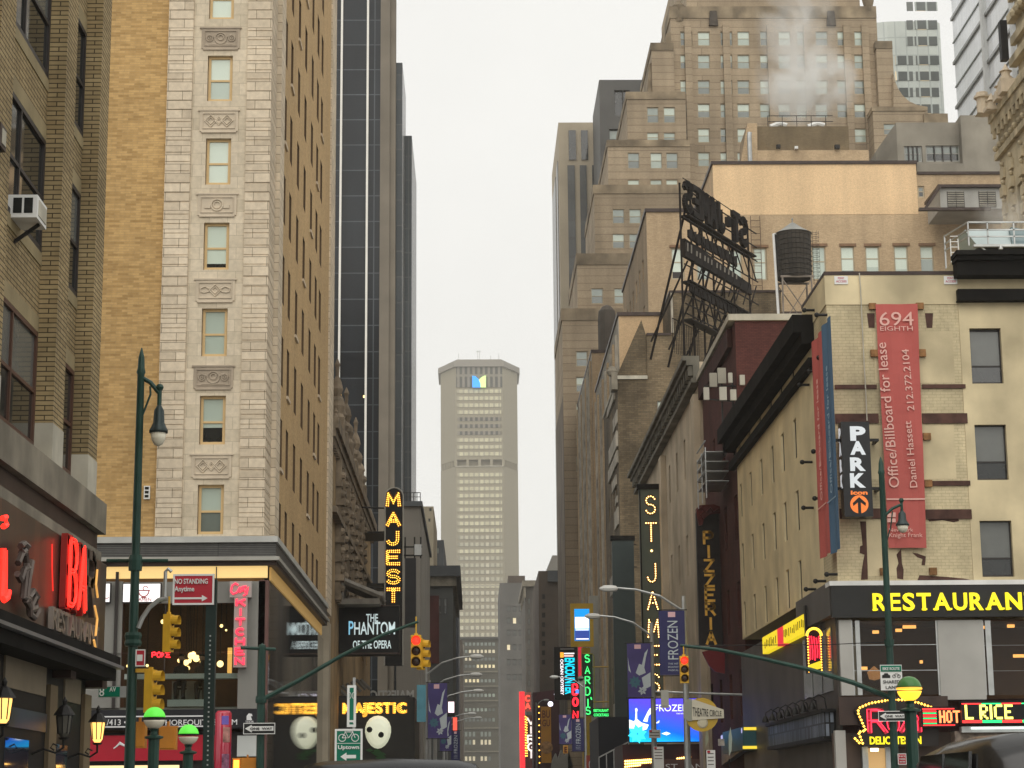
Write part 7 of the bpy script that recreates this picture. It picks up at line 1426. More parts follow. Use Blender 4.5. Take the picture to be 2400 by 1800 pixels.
for tx, t, u in (('BU', 1664, 1682), ('GU', 1686, 1702)): p, q = at(1271, u, Y-.05), at(1289, t, Y-.05); put_text(r, 'W', (p.x, Y-.05, p.z), tx, q.z-p.z, plain('dark rust letters', (.16, .045, .01), .6), q.x-p.x, bold=.02)
c = at(1281, 1752, Y-.05); MB().lathe(c, [(1.0, 0), (.7, -.03), (.01, -.04)], 14, 0, 'y').build('round_print', plain('brown and cream disc', (.3, .16, .06), .6, 0, .6, 2, False), r)
m = MB(); bulbs(m, loc2w('W', (0, Y-.02, 0)), [[(x0-.3, z0), (x0-.3, z1)]], 1.0, .12); m.build('bulb_strip', amber, r)
Y = 335.0; r, x0, x1, z0, z1 = sbox('maroon_canopy', 'dark maroon canopy building front beyond the orange banner', 'shop front', 1252, 1316, 1622, 1900, Y, 8, plain('dark maroon wall', (.05, .012, .018), .6, 0, .2, .3), None, 'wall'); m = MB(); m.prism([at(a, b, Y-.2) for a, b in ((1250, 1640), (1262, 1622), (1300, 1617), (1316, 1624), (1316, 1642))], (0, 3, 0)); m.build('awning', plain('maroon awning', (.075, .018, .026), .7, 0, .1), r)
for (a, b) in ((1305, 1627), (1290, 1650)): c = at(a, b, Y-8); MB().ball(c, .45, 8).build('white_light', emit('white flood', (.9, .85, 1), 1.6), r)
r, x0, x1, z0, z1 = sbox('red_poster_sign', 'salmon red poster with white letters GRA at the bottom edge', 'sign', 1375, 1406, 1770, 1830, 140, .2, plain('salmon red poster', (.42, .09, .06), .6, 0, .05), None, 'panel'); p, q = at(1380, 1802, 139.97), at(1406, 1781, 139.97); put_text(r, 'W', (p.x, 139.97, p.z), 'GRA', q.z-p.z, ltr, q.x-p.x, bold=.02)
r, x0, x1, z0, z1 = sbox('small_orange_sign', 'small orange sign with a dark letter E under the far snowflake banner', 'sign', 1320, 1331, 1747, 1766, 163, .2, plain('orange square', (.6, .3, .06), .6, 0, .05), None, 'panel'); put_text(r, 'W', (x0+.1, 162.97, z0+.1), 'E', .45, crest, .22, bold=.03)
r = thing('grey_tent', 'pale grey pointed canopies low behind the lettered banners', 'canopy', at(1320, 1800, 240)); m = MB(); m.prism([at(a, b, 240) for a, b in ((1290, 1830), (1296, 1782), (1303, 1765), (1309, 1780), (1316, 1757), (1324, 1772), (1332, 1758), (1342, 1790), (1345, 1830))], (0, 4, 0)); m.build('cloth', plain('pale grey canvas', (.34, .33, .29), .8, 0, .1, .4), r)
r, x0, x1, z0, z1 = sbox('blue_balloon_sign', 'curved light blue figure beside the white pillar sign', 'sign', 1387, 1400, 1712, 1755, 180, .3, M['black'], None, 'back'); m = MB(); m.tube([at(a, b, 179.8) for a, b in ((1390, 1752), (1389, 1738), (1394, 1722), (1400, 1712))], [.2, .28, .26, .12], 8); m.build('blue_shape', plain('light blue plastic', (.02, .26, .55), .4, 0, .1), r, smooth=True)
# ------------------------------------------------------------------ theatre circle sign, small boxes, pipe
Y = 75.0; r = thing('theatre_circle_sign', 'white THEATRE CIRCLE board over a yellow disc on the street pole', 'sign', at(1645, 1712, Y)); c = at(1645, 1675, Y)
MB().lathe((c.x, Y, c.z), [(.62, 0), (.62, .05)], 28, 0, 'y').build('disc', plain('golden disc', (.55, .36, .05), .5, 0, .08), r)
m = MB(); m.prism([at(a, b, Y-.06) for a, b in ((1622, 1638), (1696, 1663), (1697, 1683), (1622, 1688))], (0, .03, 0)); m.build('board', plain('cream board', (.62, .58, .46), .5, 0, .04), r)
m = MB(); m.prism([at(a, b, Y-.05) for a, b in ((1601, 1652), (1613, 1638), (1621.5, 1638), (1621.5, 1690), (1613, 1690), (1602, 1684))], (0, .05, 0)); m.build('side_board', plain('grey green side board', (.30, .31, .26), .5, 0, .05), r)
tm = text_mb('THEATRE CIRCLE', .27, .012, .0, 1.06); b = MB()
for v in tm.v: v.z = v.z*(1.35-.65*v.x/1.06) + v.x*(-.0)
pA = at(1624, 1679, Y-.08); b.add(tm, loc2w('W', (pA.x, Y-.075, pA.z))); b.build('lettering', M['ink'], r)
m = MB(); m.lathe((c.x+.02, Y-.01, c.z-.3), [(.2, 0), (.15, -.03), (.01, -.04)], 14, 0, 'y'); m.build('mask_relief', plain('cream relief', (.6, .55, .4), .6, 0, .1), r)
def small_box(label, a, b, t, u, Y, mat, cat='box', nm='junction_box', lines=0):
    r, x0, x1, z0, z1 = sbox(nm, label, cat, a, b, t, u, Y, .12 if nm == 'junction_box' else .015, mat, None, 'panel' if lines else 'case')
    if lines:
        for k in range(lines): MB().box(x0+.04, x1-.06, Y-.006, Y-.001, z1-.14-k*.13, z1-.11-k*.13).build('text_line', M['umber'], r)
        MB().box(x0+.03, x0+.14, Y-.006, Y-.001, z1-.1, z1-.02).build('red_letter', M['sign_red'], r)
    else: MB().box(x0+.05, x1-.05, Y-.02, Y-.001, z0+.08, z0+.12).build('vent', M['steel'], r)
small_box('white signal box seen from behind on the street pole under the bulb letters', 1550, 1567, 1617, 1659, 89.7, plain('off white box', (.55, .55, .5), .5, 0, .06)); small_box('small grey notice board across the pole before the blue video screen', 1521, 1548, 1710, 1730, 89.6, plain('grey notice', (.42, .42, .40), .6, 0, .05), 'sign', 'notice_board', 2)
small_box('white parking rules notice on the pole below the blue video screen', 1533, 1555, 1750, 1810, 89.5, M['sign_white'], 'sign', 'parking_notice', 4); small_box('white parking rules notice right of the theatre circle disc, bottom edge', 1657, 1676, 1758, 1810, 74.8, M['sign_white'], 'sign', 'parking_notice', 4)
Y = 90.5; m = MB(); m.tube([at(1532, 1621, Y), at(1640, 1625, Y), at(1762, 1629, Y), at(1768, 1636, Y)], .055, 6); o = m.build('awning_pipe', M['steel']); tag(o, 'long grey awning pipe above the blue video screen and yellow disc', 'pipe')
# ------------------------------------------------------------------ marquees beside the cream building
Y = 86.0; r, x0, x1, z0, z1 = sbox('teal_marquee', 'teal marquee front with two glowing yellow edge lines', 'theatre marquee', 1742, 1792, 1703, 1757, Y, 7, plain('teal panel', (.03, .10, .12), .4, 0, .1), None, 'box')
yl = emit('yellow edge light', (1, .72, .05), .75); MB().box(x0+.05, x1-.25, Y-.05, Y-.002, z1-.14, z1-.02).box(x0-.02, x1-.1, Y-.05, Y-.002, z0+.03, z0+.15).build('edge_light', yl, r)
m = MB(); a0, a1 = at(1690, 1745, Y+14), at(1690, 1722, Y+14); m.prism([(x0-.01, Y, z0), (x0-.01, Y, z1), (a1.x, Y+14, a1.z), (a0.x, Y+14, a0.z-1)], (.3, .2, 0)); m.build('side_wing', plain('blue grey side', (.06, .08, .11), .4, 0, .4, 1.5, False), r)
m = MB(); m.prism([(x0-.03, Y-.02, z1-.25), (x0-.03, Y-.02, z1-.05), (a1.x-.02, Y+14, a1.z-.05), (a1.x-.02, Y+14, a1.z-.35)], (.01, .01, 0)); m.build('white_edge', emit('lilac edge light', (.65, .62, 1), .55), r)
for (a, b) in ((1698, 1712), (1722, 1735)): p, q = at(a, 1748, Y+6), at(b, 1732, Y+6); MB().box(p.x-.3, q.x-.3, Y+5.8, Y+5.9, p.z, q.z).build('poster', plain('pale poster', (.5, .45, .4), .5, 0, .4, 6, False), r)
for i, (a, t, u) in enumerate(((1657, 1708, 1752), (1712, 1704, 1772))):
    Yf = (92, 80)[i]; r = thing('feather_flag', ('pale yellow feather flag left of the blue grey marquee wing', 'pale green white feather flag in front of the teal marquee')[i], 'flag', at(a, u, Yf), 'feather flags before the marquees'); m = MB(); m.prism([at(a-3, u, Yf), at(a+3, u-14, Yf), at(a+4, t+26, Yf), at(a, t, Yf), at(a-4, t+20, Yf), at(a-4, u-20, Yf)], (0, .03, 0)); m.build('cloth', plain('pale flag cloth', (.5, .52, .36) if i == 0 else (.45, .52, .45), .7, 0, .08), r); MB().tube([at(a-3, u+6, Yf), (at(a-3, u, Yf).x, Yf, .15)], .02, 5).build('pole', M['iron'], r)
# glazed canopy along the cream building
r = thing('glazed_canopy', 'dark glazed canopy with black gooseneck lamps along the cream side wall', 'canopy', (XS-.5, 73, 0)); yc0_, yc1_ = 66.8, yX(1800, 1700, XS-.5); zc0, zc1 = zX(1880, 1735, XS-.5), zX(1880, 1683, XS-.5)
cgm = brick('canopy glass with painted glints', (.02, .022, .026), (.22, .25, .30), (.012, .012, .012), .16, .45, .03, .5, rough=.4, offset=0, bump=0)  # pale cells are glints put into the glass colour
MB().box(XS-.5, XS-.15, yc0_, yc1_, zc0, zc1).build('glass_band', cgm, r); MB().box(XS-.6, XS-.12, yc0_-.1, yc1_, zc1+.002, zc1+.12).box(XS-.56, XS-.12, yc0_-.08, yc1_, zc0-.14, zc0-.003).build('frame', M['black'], r)
for k in range(7):
    y = yc0_+.6+k*(yc1_-yc0_-1)/6.5; m = MB(); m.tube([(XS-.3, y, zc1+.12), (XS-.35, y, zc1+.5), (XS-.55, y, zc1+.62), (XS-.75, y, zc1+.5), (XS-.78, y, zc1+.35)], .025, 5); m.lathe((XS-.78, y, zc1), [(.14, .12), (.12, .22), (.05, .36)], 8); m.build('gooseneck_lamp', M['iron'], r)
# oblique yellow sign, arched neon sign
r = thing('yellow_lightbox', 'long yellow lightbox with one red section along the cream side wall', 'sign', atX(1840, 1500, XS-.35)); Xq = XS-.33
yy0, yy1 = yX(1887, 1470, Xq), yX(1787, 1510, Xq); zq0, zq1 = zX(1887, 1482, Xq), zX(1887, 1437, Xq); ylw = emit('yellow lightbox glow', (.95, .72, .02), .72); rdl = emit('red lightbox glow', (.85, .03, .05), .7)
ya_, yb_ = yX(1836, 1490, Xq), yX(1822, 1495, Xq)
for (a, b, mt_, nm) in ((yy0, ya_, ylw, 'yellow_panel'), (ya_+.01, yb_, rdl, 'red_panel'), (yb_+.01, yy1, ylw, 'yellow_panel')): MB().box(Xq, XS-.02, a, b, zq0, zq1).build(nm, mt_, r)
m = MB(); y = yy0+.3; rn = random.Random(9)
while y < yy1-.3:
    if not (ya_-.1 < y < yb_+.1): m.box(Xq-.02, Xq-.002, y, y+.09, zq0+.15+rn.random()*.1, zq1-.15-rn.random()*.15)
    y += rn.uniform(.3, .55)
m.build('letter_strokes', plain('olive letter strokes', (.2, .16, .01), .5), r); MB().box(Xq-.03, XS-.021, yy0-.35, yy0-.005, zq0-.1, zq1+.25).build('end_box', M['iron'], r)
Y = 68.2; r = thing('arched_neon_sign', 'arched sign edged in yellow neon and bulbs with red lettering', 'neon sign', at(1909, 1580, Y)); a, b = at(1894, 1578, Y), at(1924, 1473, Y); cx = (a.x+b.x)/2; hw_ = (b.x-a.x)/2
arcp = [(cx+hw_*math.cos(t), b.z-hw_+hw_*math.sin(t)) for t in [math.pi*i/10 for i in range(11)]]; pr = [(cx+hw_, a.z+.1)]+arcp+[(cx-hw_, a.z)]
m = MB(); m.prism([(x, Y, z) for x, z in pr], (0, .4, 0)); m.build('cabinet', plain('black red cabinet', (.03, .008, .008), .4), r)
m = MB(); m.tube([(x, Y-.04, z) for x, z in arcp], .05, 6); m.build('neon_arch', emit('yellow neon arch', (1, .6, .05), 1.8), r); m = MB(); bulbs(m, loc2w('W', (0, Y-.02, 0)), [[(cx-hw_+.03, b.z-hw_), (cx-hw_+.03, a.z+.05)], [(cx+hw_-.03, b.z-hw_), (cx+hw_-.03, a.z+.1)]], .09, .03); m.build('bulb_edge', amber, r)
m = MB(); rn = random.Random(4)
for k in range(5): x = cx-hw_*.68+k*hw_*.34; m.tube([(x, Y-.03, a.z+.42+rn.random()*.1), (x+.02, Y-.03, (a.z+b.z)/2), (x-.01, Y-.03, b.z-hw_*.95-rn.random()*.1)], .025, 5)
m.build('red_lettering', emit('red neon lettering', (1, .02, .05), 1.6), r); m = MB(); m.prism([(cx-hw_*.8, Y-.03, a.z+.06), (cx+hw_*.8, Y-.03, a.z+.16), (cx+hw_*.8, Y-.03, a.z+.42), (cx-hw_*.8, Y-.03, a.z+.28)], (0, .02, 0)); m.build('yellow_foot', ylw, r)
m = MB(); m.box(cx+hw_+.02, XS-.25, Y, Y+.5, a.z+.1, b.z+.1); m.build('mount', M['iron'], r)
# ------------------------------------------------------------------ restaurant lettering, deli sign, message boards
r = thing('restaurant_sign', 'huge glowing yellow letters RESTAURANT on the black board', 'sign', at(2240, 1430, YB-.25)); p, q = at(2045, 1430, YB-.3), at(2438, 1386, YB-.3)
yel = emit('yellow lit face', (.98, .80, .01), .92)
tot = q.x-p.x; cell = tot/10
wds = {'R': .92, 'E': .8, 'S': .8, 'T': .95, 'A': 1.12, 'U': .95, 'N': 1.1}; ws = [wds[c_] for c_ in 'RESTAURANT']; x = p.x; k_ = tot/sum(ws)
for ch, w_ in zip('RESTAURANT', ws):
    cw = w_*k_; m = text_mb(ch, q.z-p.z, .12, .022, cw*.84); b = MB().add(m, loc2w('W', (x+cw*.06, YB-.21, p.z)))
    h_ = q.z-p.z; t_ = .05                                     # small flared serifs
    if ch in 'RTAN':
        for sx in {'R': (.14,), 'T': (.5,), 'A': (.1, .92), 'N': (.14,)}[ch]: c_ = x+cw*.06+cw*.84*sx; b.box(c_-.08, c_+.08, YB-.325, YB-.215, p.z-.004, p.z+t_)
    b.build('letter', yel, r); x += cw
Y = YB-.45; r = thing('delicatessen_sign', 'black arched sign with red neon ROXY and yellow DELICATESSEN, edged in bulbs', 'neon sign', at(2090, 1750, Y))
m = MB(); m.prism([at(a, b, Y) for a, b in ((2018, 1744), (2000, 1734), (1996, 1724), (2012, 1718), (2012, 1708), (2024, 1712), (2003, 1665), (2012, 1654), (2050, 1642), (2110, 1637), (2160, 1644), (2200, 1660), (2200, 1748), (2030, 1750))][::-1], (0, .2, 0)); m.build('cabinet', plain('black deli board', (.018, .014, .012), .4, 0, .2), r)
m = MB(); edge = [(2022, 1742), (2012, 1716), (2029, 1712), (2010, 1668), (2016, 1658), (2040, 1648), (2080, 1641), (2112, 1640), (2150, 1646), (2190, 1660)]; e2 = [(2014, 1741), (2004, 1731)]
for ed in (edge, e2): bulbs(m, Matrix.Identity(4), [[(at(a, b, Y-.03).x, at(a, b, Y-.03).z) for a, b in ed]], .11, .045)
b = MB().add(m, Matrix.Translation((0, Y-.03, 0))); b.build('bulb_edge', amber, r)
rn2 = emit('red neon outline', (1, .03, .07), 1.9); RX = emit('dim red letter face', (.45, .012, .03), .45)
x = 2032
for ch, (a, b, t, u) in zip('ROXY', ((2034, 2080, 1664, 1716), (2080, 2108, 1676, 1714), (2108, 2140, 1674, 1714), (2138, 2172, 1670, 1714))):
    if ch == 'X': st = [[(0, 1), (1, 0)], [(0, 0), (1, 1)]]
    else: st = SF[ch]
    p, q = at(a, u, Y-.05), at(b, t, Y-.05); T = loc2w('W', (0, Y-.04, 0)); st = [[(p.x+.06+s[0]*(q.x-p.x-.14), p.z+s[1]*(q.z-p.z)) for s in l] for l in st]
    m = MB(); ribbon(m, T, st, .13, .03); m.build('letter_face', RX, r); m = MB()
    for off in (-.06, .06): neon(m, loc2w('W', (0, Y-.075, 0)), [[(x_+off, z_-off*.3) for x_, z_ in l] for l in st], .018)
    m.build('neon_letter', rn2, r)
p, q = at(2039, 1744, Y-.03), at(2159, 1725, Y-.03); put_text(r, 'W', (p.x, Y-.01, p.z), 'DELICATESSEN', q.z-p.z, emit('yellow deli lettering', (.98, .80, .01), .95), q.x-p.x, bold=.03, depth=.06)
p = at(2050, 1755, Y); MB().box(p.x-.12, p.x+.12, Y, Y+.1, p.z-.08, p.z+.02).build('spot_lamp', emit('spot lamps', (1, .8, .45), 4), r)
def led(label, px0, px1, py0, py1, Y, rows, fr=M['black']):
    r, x0, x1, z0, z1 = sbox('message_board', label, 'message board', px0, px1, py0, py1, Y, .35, fr, 'scrolling message boards'); rows(r, x0, x1, z0, z1, Y); return r
LR, LG, LY = emit('red dots', (1, .03, .03), 2.2), emit('green dots', (.02, .8, .2), 1.8), emit('yellow dots', (.9, .85, .15), 1.9)
def dots(par, pts, mat, rad, Y, nm):
    m = MB()
    for (x, z) in pts: m.box(x-rad, x+rad, Y-.02, Y-.001, z-rad, z+rad)
    m.build(nm, mat, par)
def grid(x0, x1, z0, z1, s): return [(x0+s*(i+.5), z0+s*(j+.5)) for i in range(int((x1-x0)/s)) for j in range(int((z1-z0)/s))]
DOT = {'L': ['1000', '1000', '1000', '1000', '1000', '1000', '1111'], 'R': ['1110', '1001', '1001', '1110', '1100', '1010', '1001'], 'I': ['1', '1', '1', '1', '1', '1', '1'], 'C': ['0111', '1000', '1000', '1000', '1000', '1000', '0111'], 'E': ['1111', '1000', '1000', '1110', '1000', '1000', '1111'], 'H': ['1001', '1001', '1001', '1111', '1001', '1001', '1001'], 'O': ['0110', '1001', '1001', '1001', '1001', '1001', '0110'], 'T': ['11111', '00100', '00100', '00100', '00100', '00100', '00100'], ' ': ['0']*7}
def dot_text(tx, x, z0, h, cw=1.0):
    pts = []; s = h/7
    for ch in tx:
        g = DOT[ch]
        for j, row in enumerate(g):
            for i, b in enumerate(row):
                if b == '1': pts += [(x+(i*2+k+.5)*s*cw*.5, z0+h-(j+.25+l*.5)*s) for k in (0, 1) for l in (0, 1)]
        x += (len(g[0])+1.1)*s*cw
    return pts
def rowsA(r, x0, x1, z0, z1, Y):
    H = z1-z0; dots(r, dot_text('L RICE', x0+.1, z0+H*.2, H*.62, 1.0), LY, .019, Y, 'yellow_letters')
    for (zz) in (z0+.03, z1-.12):
        for i in range(4): a = x0+i*(x1-x0)/4; dots(r, grid(a, a+(x1-x0)/4, zz, zz+.09, .045), (LR, LG)[i % 2], .018, Y, 'border_dots')
led('scrolling LED board reading L RICE in yellow dots above the car roof', 2256, 2440, 1641, 1697, YB-1.2, rowsA)
def rowsB(r, x0, x1, z0, z1, Y):
    H = z1-z0; rn = random.Random(1)
    for j in range(9): dots(r, grid(x0+.06, x0+.06+(x1-x0)*.42, z0+H*(.14+j*.085), z0+H*(.14+j*.085)+.04, .04), (LG, LR, LR)[j % 3] if j not in (4, 5) else LR, .015, Y, 'striped_dots')
    dots(r, dot_text('HOT', x0+(x1-x0)*.52, z0+H*.2, H*.6, .8), emit('orange dots', (1, .25, .08), 2), .018, Y, 'orange_letters')
    for zz in (z0+.03, z1-.09): dots(r, grid(x0+.05, x1-.05, zz, zz+.05, .045), LR, .016, Y, 'border_dots')
rB = led('smaller LED board with red and green striped dots behind the dark globe lamp', 2160, 2240, 1656, 1704, YB-.9, rowsB)
p, q = at(2256, 1709, YB-1.15), at(2440, 1701, YB-1.15); r = thing('fluorescent_tube', 'long white fluorescent tube under the yellow dot LED board', 'lamp', (p.x, YB-1.1, p.z)); MB().box(p.x+.3, q.x, YB-1.15, YB-1.05, p.z, q.z-.03).build('tube', emit('white tube', (.9, 1, .95), 1.5), r); MB().box(p.x, q.x, YB-1.04, YB-.7, p.z-.1, q.z).build('housing', M['steel'], r)
p, q = at(2240, 1762, YB-.8), at(2440, 1712, YB-.8); MB().box(p.x, q.x, YB-.8, YB-.2, p.z, q.z).build('shop_valance', plain('mottled shop valance', (.2, .16, .13), .6, 0, .5, 5, False), g)
# ------------------------------------------------------------------ PARK sign, banners and roof notices on the cream building
Y = YB-.95; p, q = at(1980, 1211, Y), at(2042, 988, Y); p1 = at(2040, 1211, Y)
r = thing('parking_garage_sign', 'black PARK sign with an orange arrow disc on the cream corner', 'sign', ((p.x+q.x)/2, Y, p.z)); x0, x1, z0, z1 = p.x, at(2042, 1100, Y).x, p.z, q.z
MB().box(x0, x1, Y, Y+.55, z0, z1).build('cabinet', plain('black sign face', (.016, .016, .018), .3, 0, .1, 1), r)
lw = emit('soft white letters', (.8, .84, .86), .45); og = emit('orange sign face', (.95, .22, .03), .6)
for ch, t, u in (('P', 999, 1031), ('A', 1034, 1064), ('R', 1072, 1102), ('K', 1109, 1141)):
    p2, q2 = at(1993, u, Y), at(2028, t, Y); put_text(r, 'W', (p2.x, Y-.002, p2.z), ch, q2.z-p2.z, lw, q2.x-p2.x, depth=.02, bold=.05)
    mz = at(1975, u, Y); put_text(r, 'N', (x0-.002, Y+.45, p2.z), ch, q2.z-p2.z, lw, .32, depth=.02, bold=.03)
p2, q2 = at(1994, 1159, Y), at(2033, 1149, Y); put_text(r, 'W', (p2.x, Y-.002, p2.z), 'icon', q2.z-p2.z, og, q2.x-p2.x, depth=.02, bold=.04)
c = at(2014, 1182, Y); MB().lathe((c.x, Y, c.z), [(.30, 0), (.30, -.015)], 26, 0, 'y').build('disc', og, r)
m = MB(); h_ = .3; yy = Y-.022
m.prism([(c.x-.05, yy, c.z-h_), (c.x+.05, yy, c.z-h_), (c.x+.05, yy, c.z+.06), (c.x+.20, yy, c.z-.06), (c.x+.22, yy, c.z+.04), (c.x, yy, c.z+.24), (c.x-.22, yy, c.z+.04), (c.x-.20, yy, c.z-.06), (c.x-.05, yy, c.z+.06)], (0, .006, 0)); m.build('arrow', M['ink'], r)
m = MB()
for py in (1028, 1142): z = at(2000, py, Y).z; m.bar((x0-.3, Y+.3, z), (x1+.35, Y+.3, z), .09); m.bar((x1+.3, Y+.3, z), (x1+.3, YB, z), .09); m.bar((x0-.28, Y+.3, z), (x0-.28, YB, z), .07)
m.build('bracket', M['iron'], r)
Y = YB-.16; cl = plain('faded red banner cloth', (.46, .105, .09), .75, 0, .1, .7); pk1 = plain('pale pink print', (.72, .42, .36), .7, 0, .02)
r = thing('lease_banner', 'long faded red lease banner with pale lettering on the cream wall', 'banner', at(2120, 1284, Y)); L0, L1, T0, T1 = at(2083, 1284, Y), at(2172, 1284, Y), at(2052, 713, Y), at(2150, 712, Y)
m = MB(); n = 24
def bl(u, v): return L0.lerp(L1, u).lerp(T0.lerp(T1, u), v)
for i in range(n):
    for j in range(6):
        P = lambda a, b: bl(a/6, b/n)+Vector((0, .025*math.sin(a*1.3+b*.4)+.012*math.sin(b*1.1), 0))
        m.face([P(j, i), P(j+1, i), P(j+1, i+1), P(j, i+1)])
m.build('cloth', cl, r, smooth=True)
def btext(tx, a, pb, b, pt, rot=0.0, sk=0.0, bold=.0):
    Yt = Y-.05
    if rot: p = at(a, pb, Yt); q = at(b, pt, Yt); return put_text(r, 'W', (p.x, Yt, p.z), tx, abs(at(a, pb, Yt).x-at(b, pb, Yt).x), pk1, q.z-p.z, depth=.008, bold=bold, rot=math.pi/2+sk)
    p, q = at(a, pb, Yt), at(b, pt, Yt); return put_text(r, 'W', (p.x, Yt, p.z), tx, q.z-p.z, pk1, q.x-p.x, depth=.008, bold=bold)
btext('694', 2062, 763, 2140, 729); btext('EIGHTH', 2063, 775, 2139, 764)
# words running upwards: baseline on the right
btext('Office/Billboard for lease', 2108, 1142, 2083, 802, 1, .045, .004); btext('Daniel Hassett', 2150, 1142, 2132, 986, 1, .045, .004); btext('212.372.2104', 2143, 962, 2126, 818, 1, .045, .004)
p, q = at(2078, 1170, Y-.05), at(2168, 1170, Y-.05); MB().box(p.x, q.x, Y-.052, Y-.046, p.z-.025, p.z+.025).build('divider', pk1, r)
btext('Newmark', 2084, 1246, 2140, 1237); btext('Knight Frank', 2084, 1259, 2162, 1248)
for (a, b, t, u) in ((2080, 2089, 1203, 1212), (2091, 2099, 1201, 1212), (2080, 2089, 1215, 1224), (2091, 2099, 1215, 1224), (2108, 2110, 1200, 1224), (2112, 2114, 1202, 1224)): p, q = at(a, u, Y-.05), at(b, t, Y-.05); MB().box(p.x, q.x, Y-.052, Y-.046, p.z, q.z).build('logo_block', pk1, r)
bl1 = plain('faded blue banner cloth', (.075, .14, .22), .75, 0, .12, .7)
for (lb, mt_, tl, tr_, bl_, br_, Xo_) in (('faded red banner seen edge on along the cream side wall', cl, (1903, 790), (1925, 768), (1919, 1312), (1941, 1302), .42), ('faded blue banner seen edge on nearest the cream corner', bl1, (1926, 748), (1946, 733), (1943, 1303), (1966, 1290), .42)):
    Xo_ = XS-Xo_; r2 = thing('side_banner', lb, 'banner', atX(*bl_, Xo_), 'banners on the cream side wall'); y0, y1 = atX(*tr_, Xo_).y, atX(*tl, Xo_).y; z0 = (atX(*bl_, Xo_).z+atX(*br_, Xo_).z)/2; z1 = atX(*tr_, Xo_).z-.1
    m = MB(); n = 8
    for i in range(n): ya = y0+(y1-y0)*i/n; yb = y0+(y1-y0)*(i+1)/n; m.face([(Xo_-.05*math.sin(i*1.1), ya, z0), (Xo_-.05*math.sin((i+1)*1.1), yb, z0), (Xo_-.05*math.sin((i+1)*1.1), yb, z1), (Xo_-.05*math.sin(i*1.1), ya, z1)])
    m.build('cloth', mt_, r2, smooth=True); pl_ = pk1 if mt_ is cl else plain('pale blue print', (.3, .4, .48), .7, 0, .05); h_ = z1-z0
    put_text(r2, 'N', (Xo_-.07, (y0+y1)/2-.2, z0+h_*.25), 'Office/Billboard for lease', .35, pl_, h_*.55, depth=.006, rot=math.pi/2); MB().box(Xo_-.075, Xo_-.068, y0+.05, y1-.05, z0+h_*.22, z0+h_*.225).build('divider', pl_, r2)
for (a, b, lb) in ((1956, 1987, 'white FDNY ACCESS notice at the corner end of the cream parapet'), (2213, 2243, 'white FDNY ACCESS notice at the black cornice end of the cream parapet')):
    r, x0, x1, z0, z1 = sbox('access_notice', lb, 'notice', a, b, 647, 666, YB-.06, .02, M['sign_white'], 'FDNY access notices', 'panel')
    for k, t in enumerate(('FDNY', 'ACCESS')): put_text(r, 'W', ((x0+x1)/2, YB-.063, z1-.11-k*.11), t, .075, plain('pink red lettering', (.5, .1, .14), .5, 0, 0), (.22, .36)[k], True, .004, .02)
# ------------------------------------------------------------------ rooftop things
# water tank
Y = 160.0; c = at(1860, 600, Y); R_ = 43.5*Y/FPX; r = thing('water_tank', 'black wooden rooftop water tank with a grey conical lid on a steel frame', 'water tank', (c.x, Y, at(1860, 690, Y).z))
zb, zt = at(1860, 654, Y).z, at(1860, 549, Y).z; stv, n_, l_, b_ = _new('tarred staves'); b_.inputs['Roughness'].default_value = .85
wood = brick('tarred wooden staves', (.035, .03, .024), (.055, .046, .036), (.012, .01, .008), .2, 9, .012, .3, rough=.85, offset=0, bump=.2)
MB().lathe((c.x, Y, 0), [(R_*.97, zb), (R_, zt)], 28).build('barrel', wood, r)
m = MB()
for k in range(9): z = zb+(zt-zb)*(k+.4)/9; m.tube([(c.x+R_*1.0*math.cos(a*.25), Y+R_*1.0*math.sin(a*.25), z) for a in range(26)], .025, 4)
m.build('hoops', M['iron'], r)
MB().lathe((c.x, Y, zt), [(R_*1.06, 0), (R_*.6, .42), (R_*.12, .95), (.06, 1.0), (.05, 1.2), (.09, 1.28), (.01, 1.45)], 24).build('conical_lid', plain('weathered zinc lid', (.26, .26, .24), .5, .2, .15), r)
zg = at(1860, 722, Y).z
m = MB()
for sx in (-.8, .8):
    for sy in (-.8, .8): m.bar((c.x+sx*R_, Y+sy*R_, zb-.15), (c.x+sx*R_*1.05, Y+sy*R_*1.05, zg-2.5), .13)
for s in (-.8, .8): m.bar((c.x-.9*R_, Y+s*R_, zb-.08), (c.x+.95*R_, Y+s*R_, zb-.08), .16); m.bar((c.x-.8*R_, Y+s*R_, zb-.3), (c.x+.8*R_, Y+s*R_, zg-1.5), .07); m.bar((c.x+.8*R_, Y+s*R_, zb-.3), (c.x-.8*R_, Y+s*R_, zg-1.5), .07)
m.build('steel_frame', plain('rusty grey frame', (.2, .17, .14), .7, .2, .2), r)
m = MB(); x = c.x-R_*1.12; m.tube([(x+.25, Y-.3, zt-.05), (x, Y-.3, zt-.05), (x+.1, Y-.3, zb-.2), (x+.2, Y-.3, zg-2.2)], .11, 7); m.build('white_pipe', M['white'], r)
m = MB(); x = c.x+R_*1.25
for k in range(14): z = zb-.4+k*.33; m.tube([(x+.3*math.cos(a*.785), Y+.3*math.sin(a*.785), z) for a in range(9)], .016, 4)
for a in range(5): m.bar((x+.3*math.cos(a*1.25), Y+.3*math.sin(a*1.25), zb-.4), (x+.3*math.cos(a*1.25), Y+.3*math.sin(a*1.25), zb+4.1), .02)
m.build('caged_ladder', M['iron'], r)
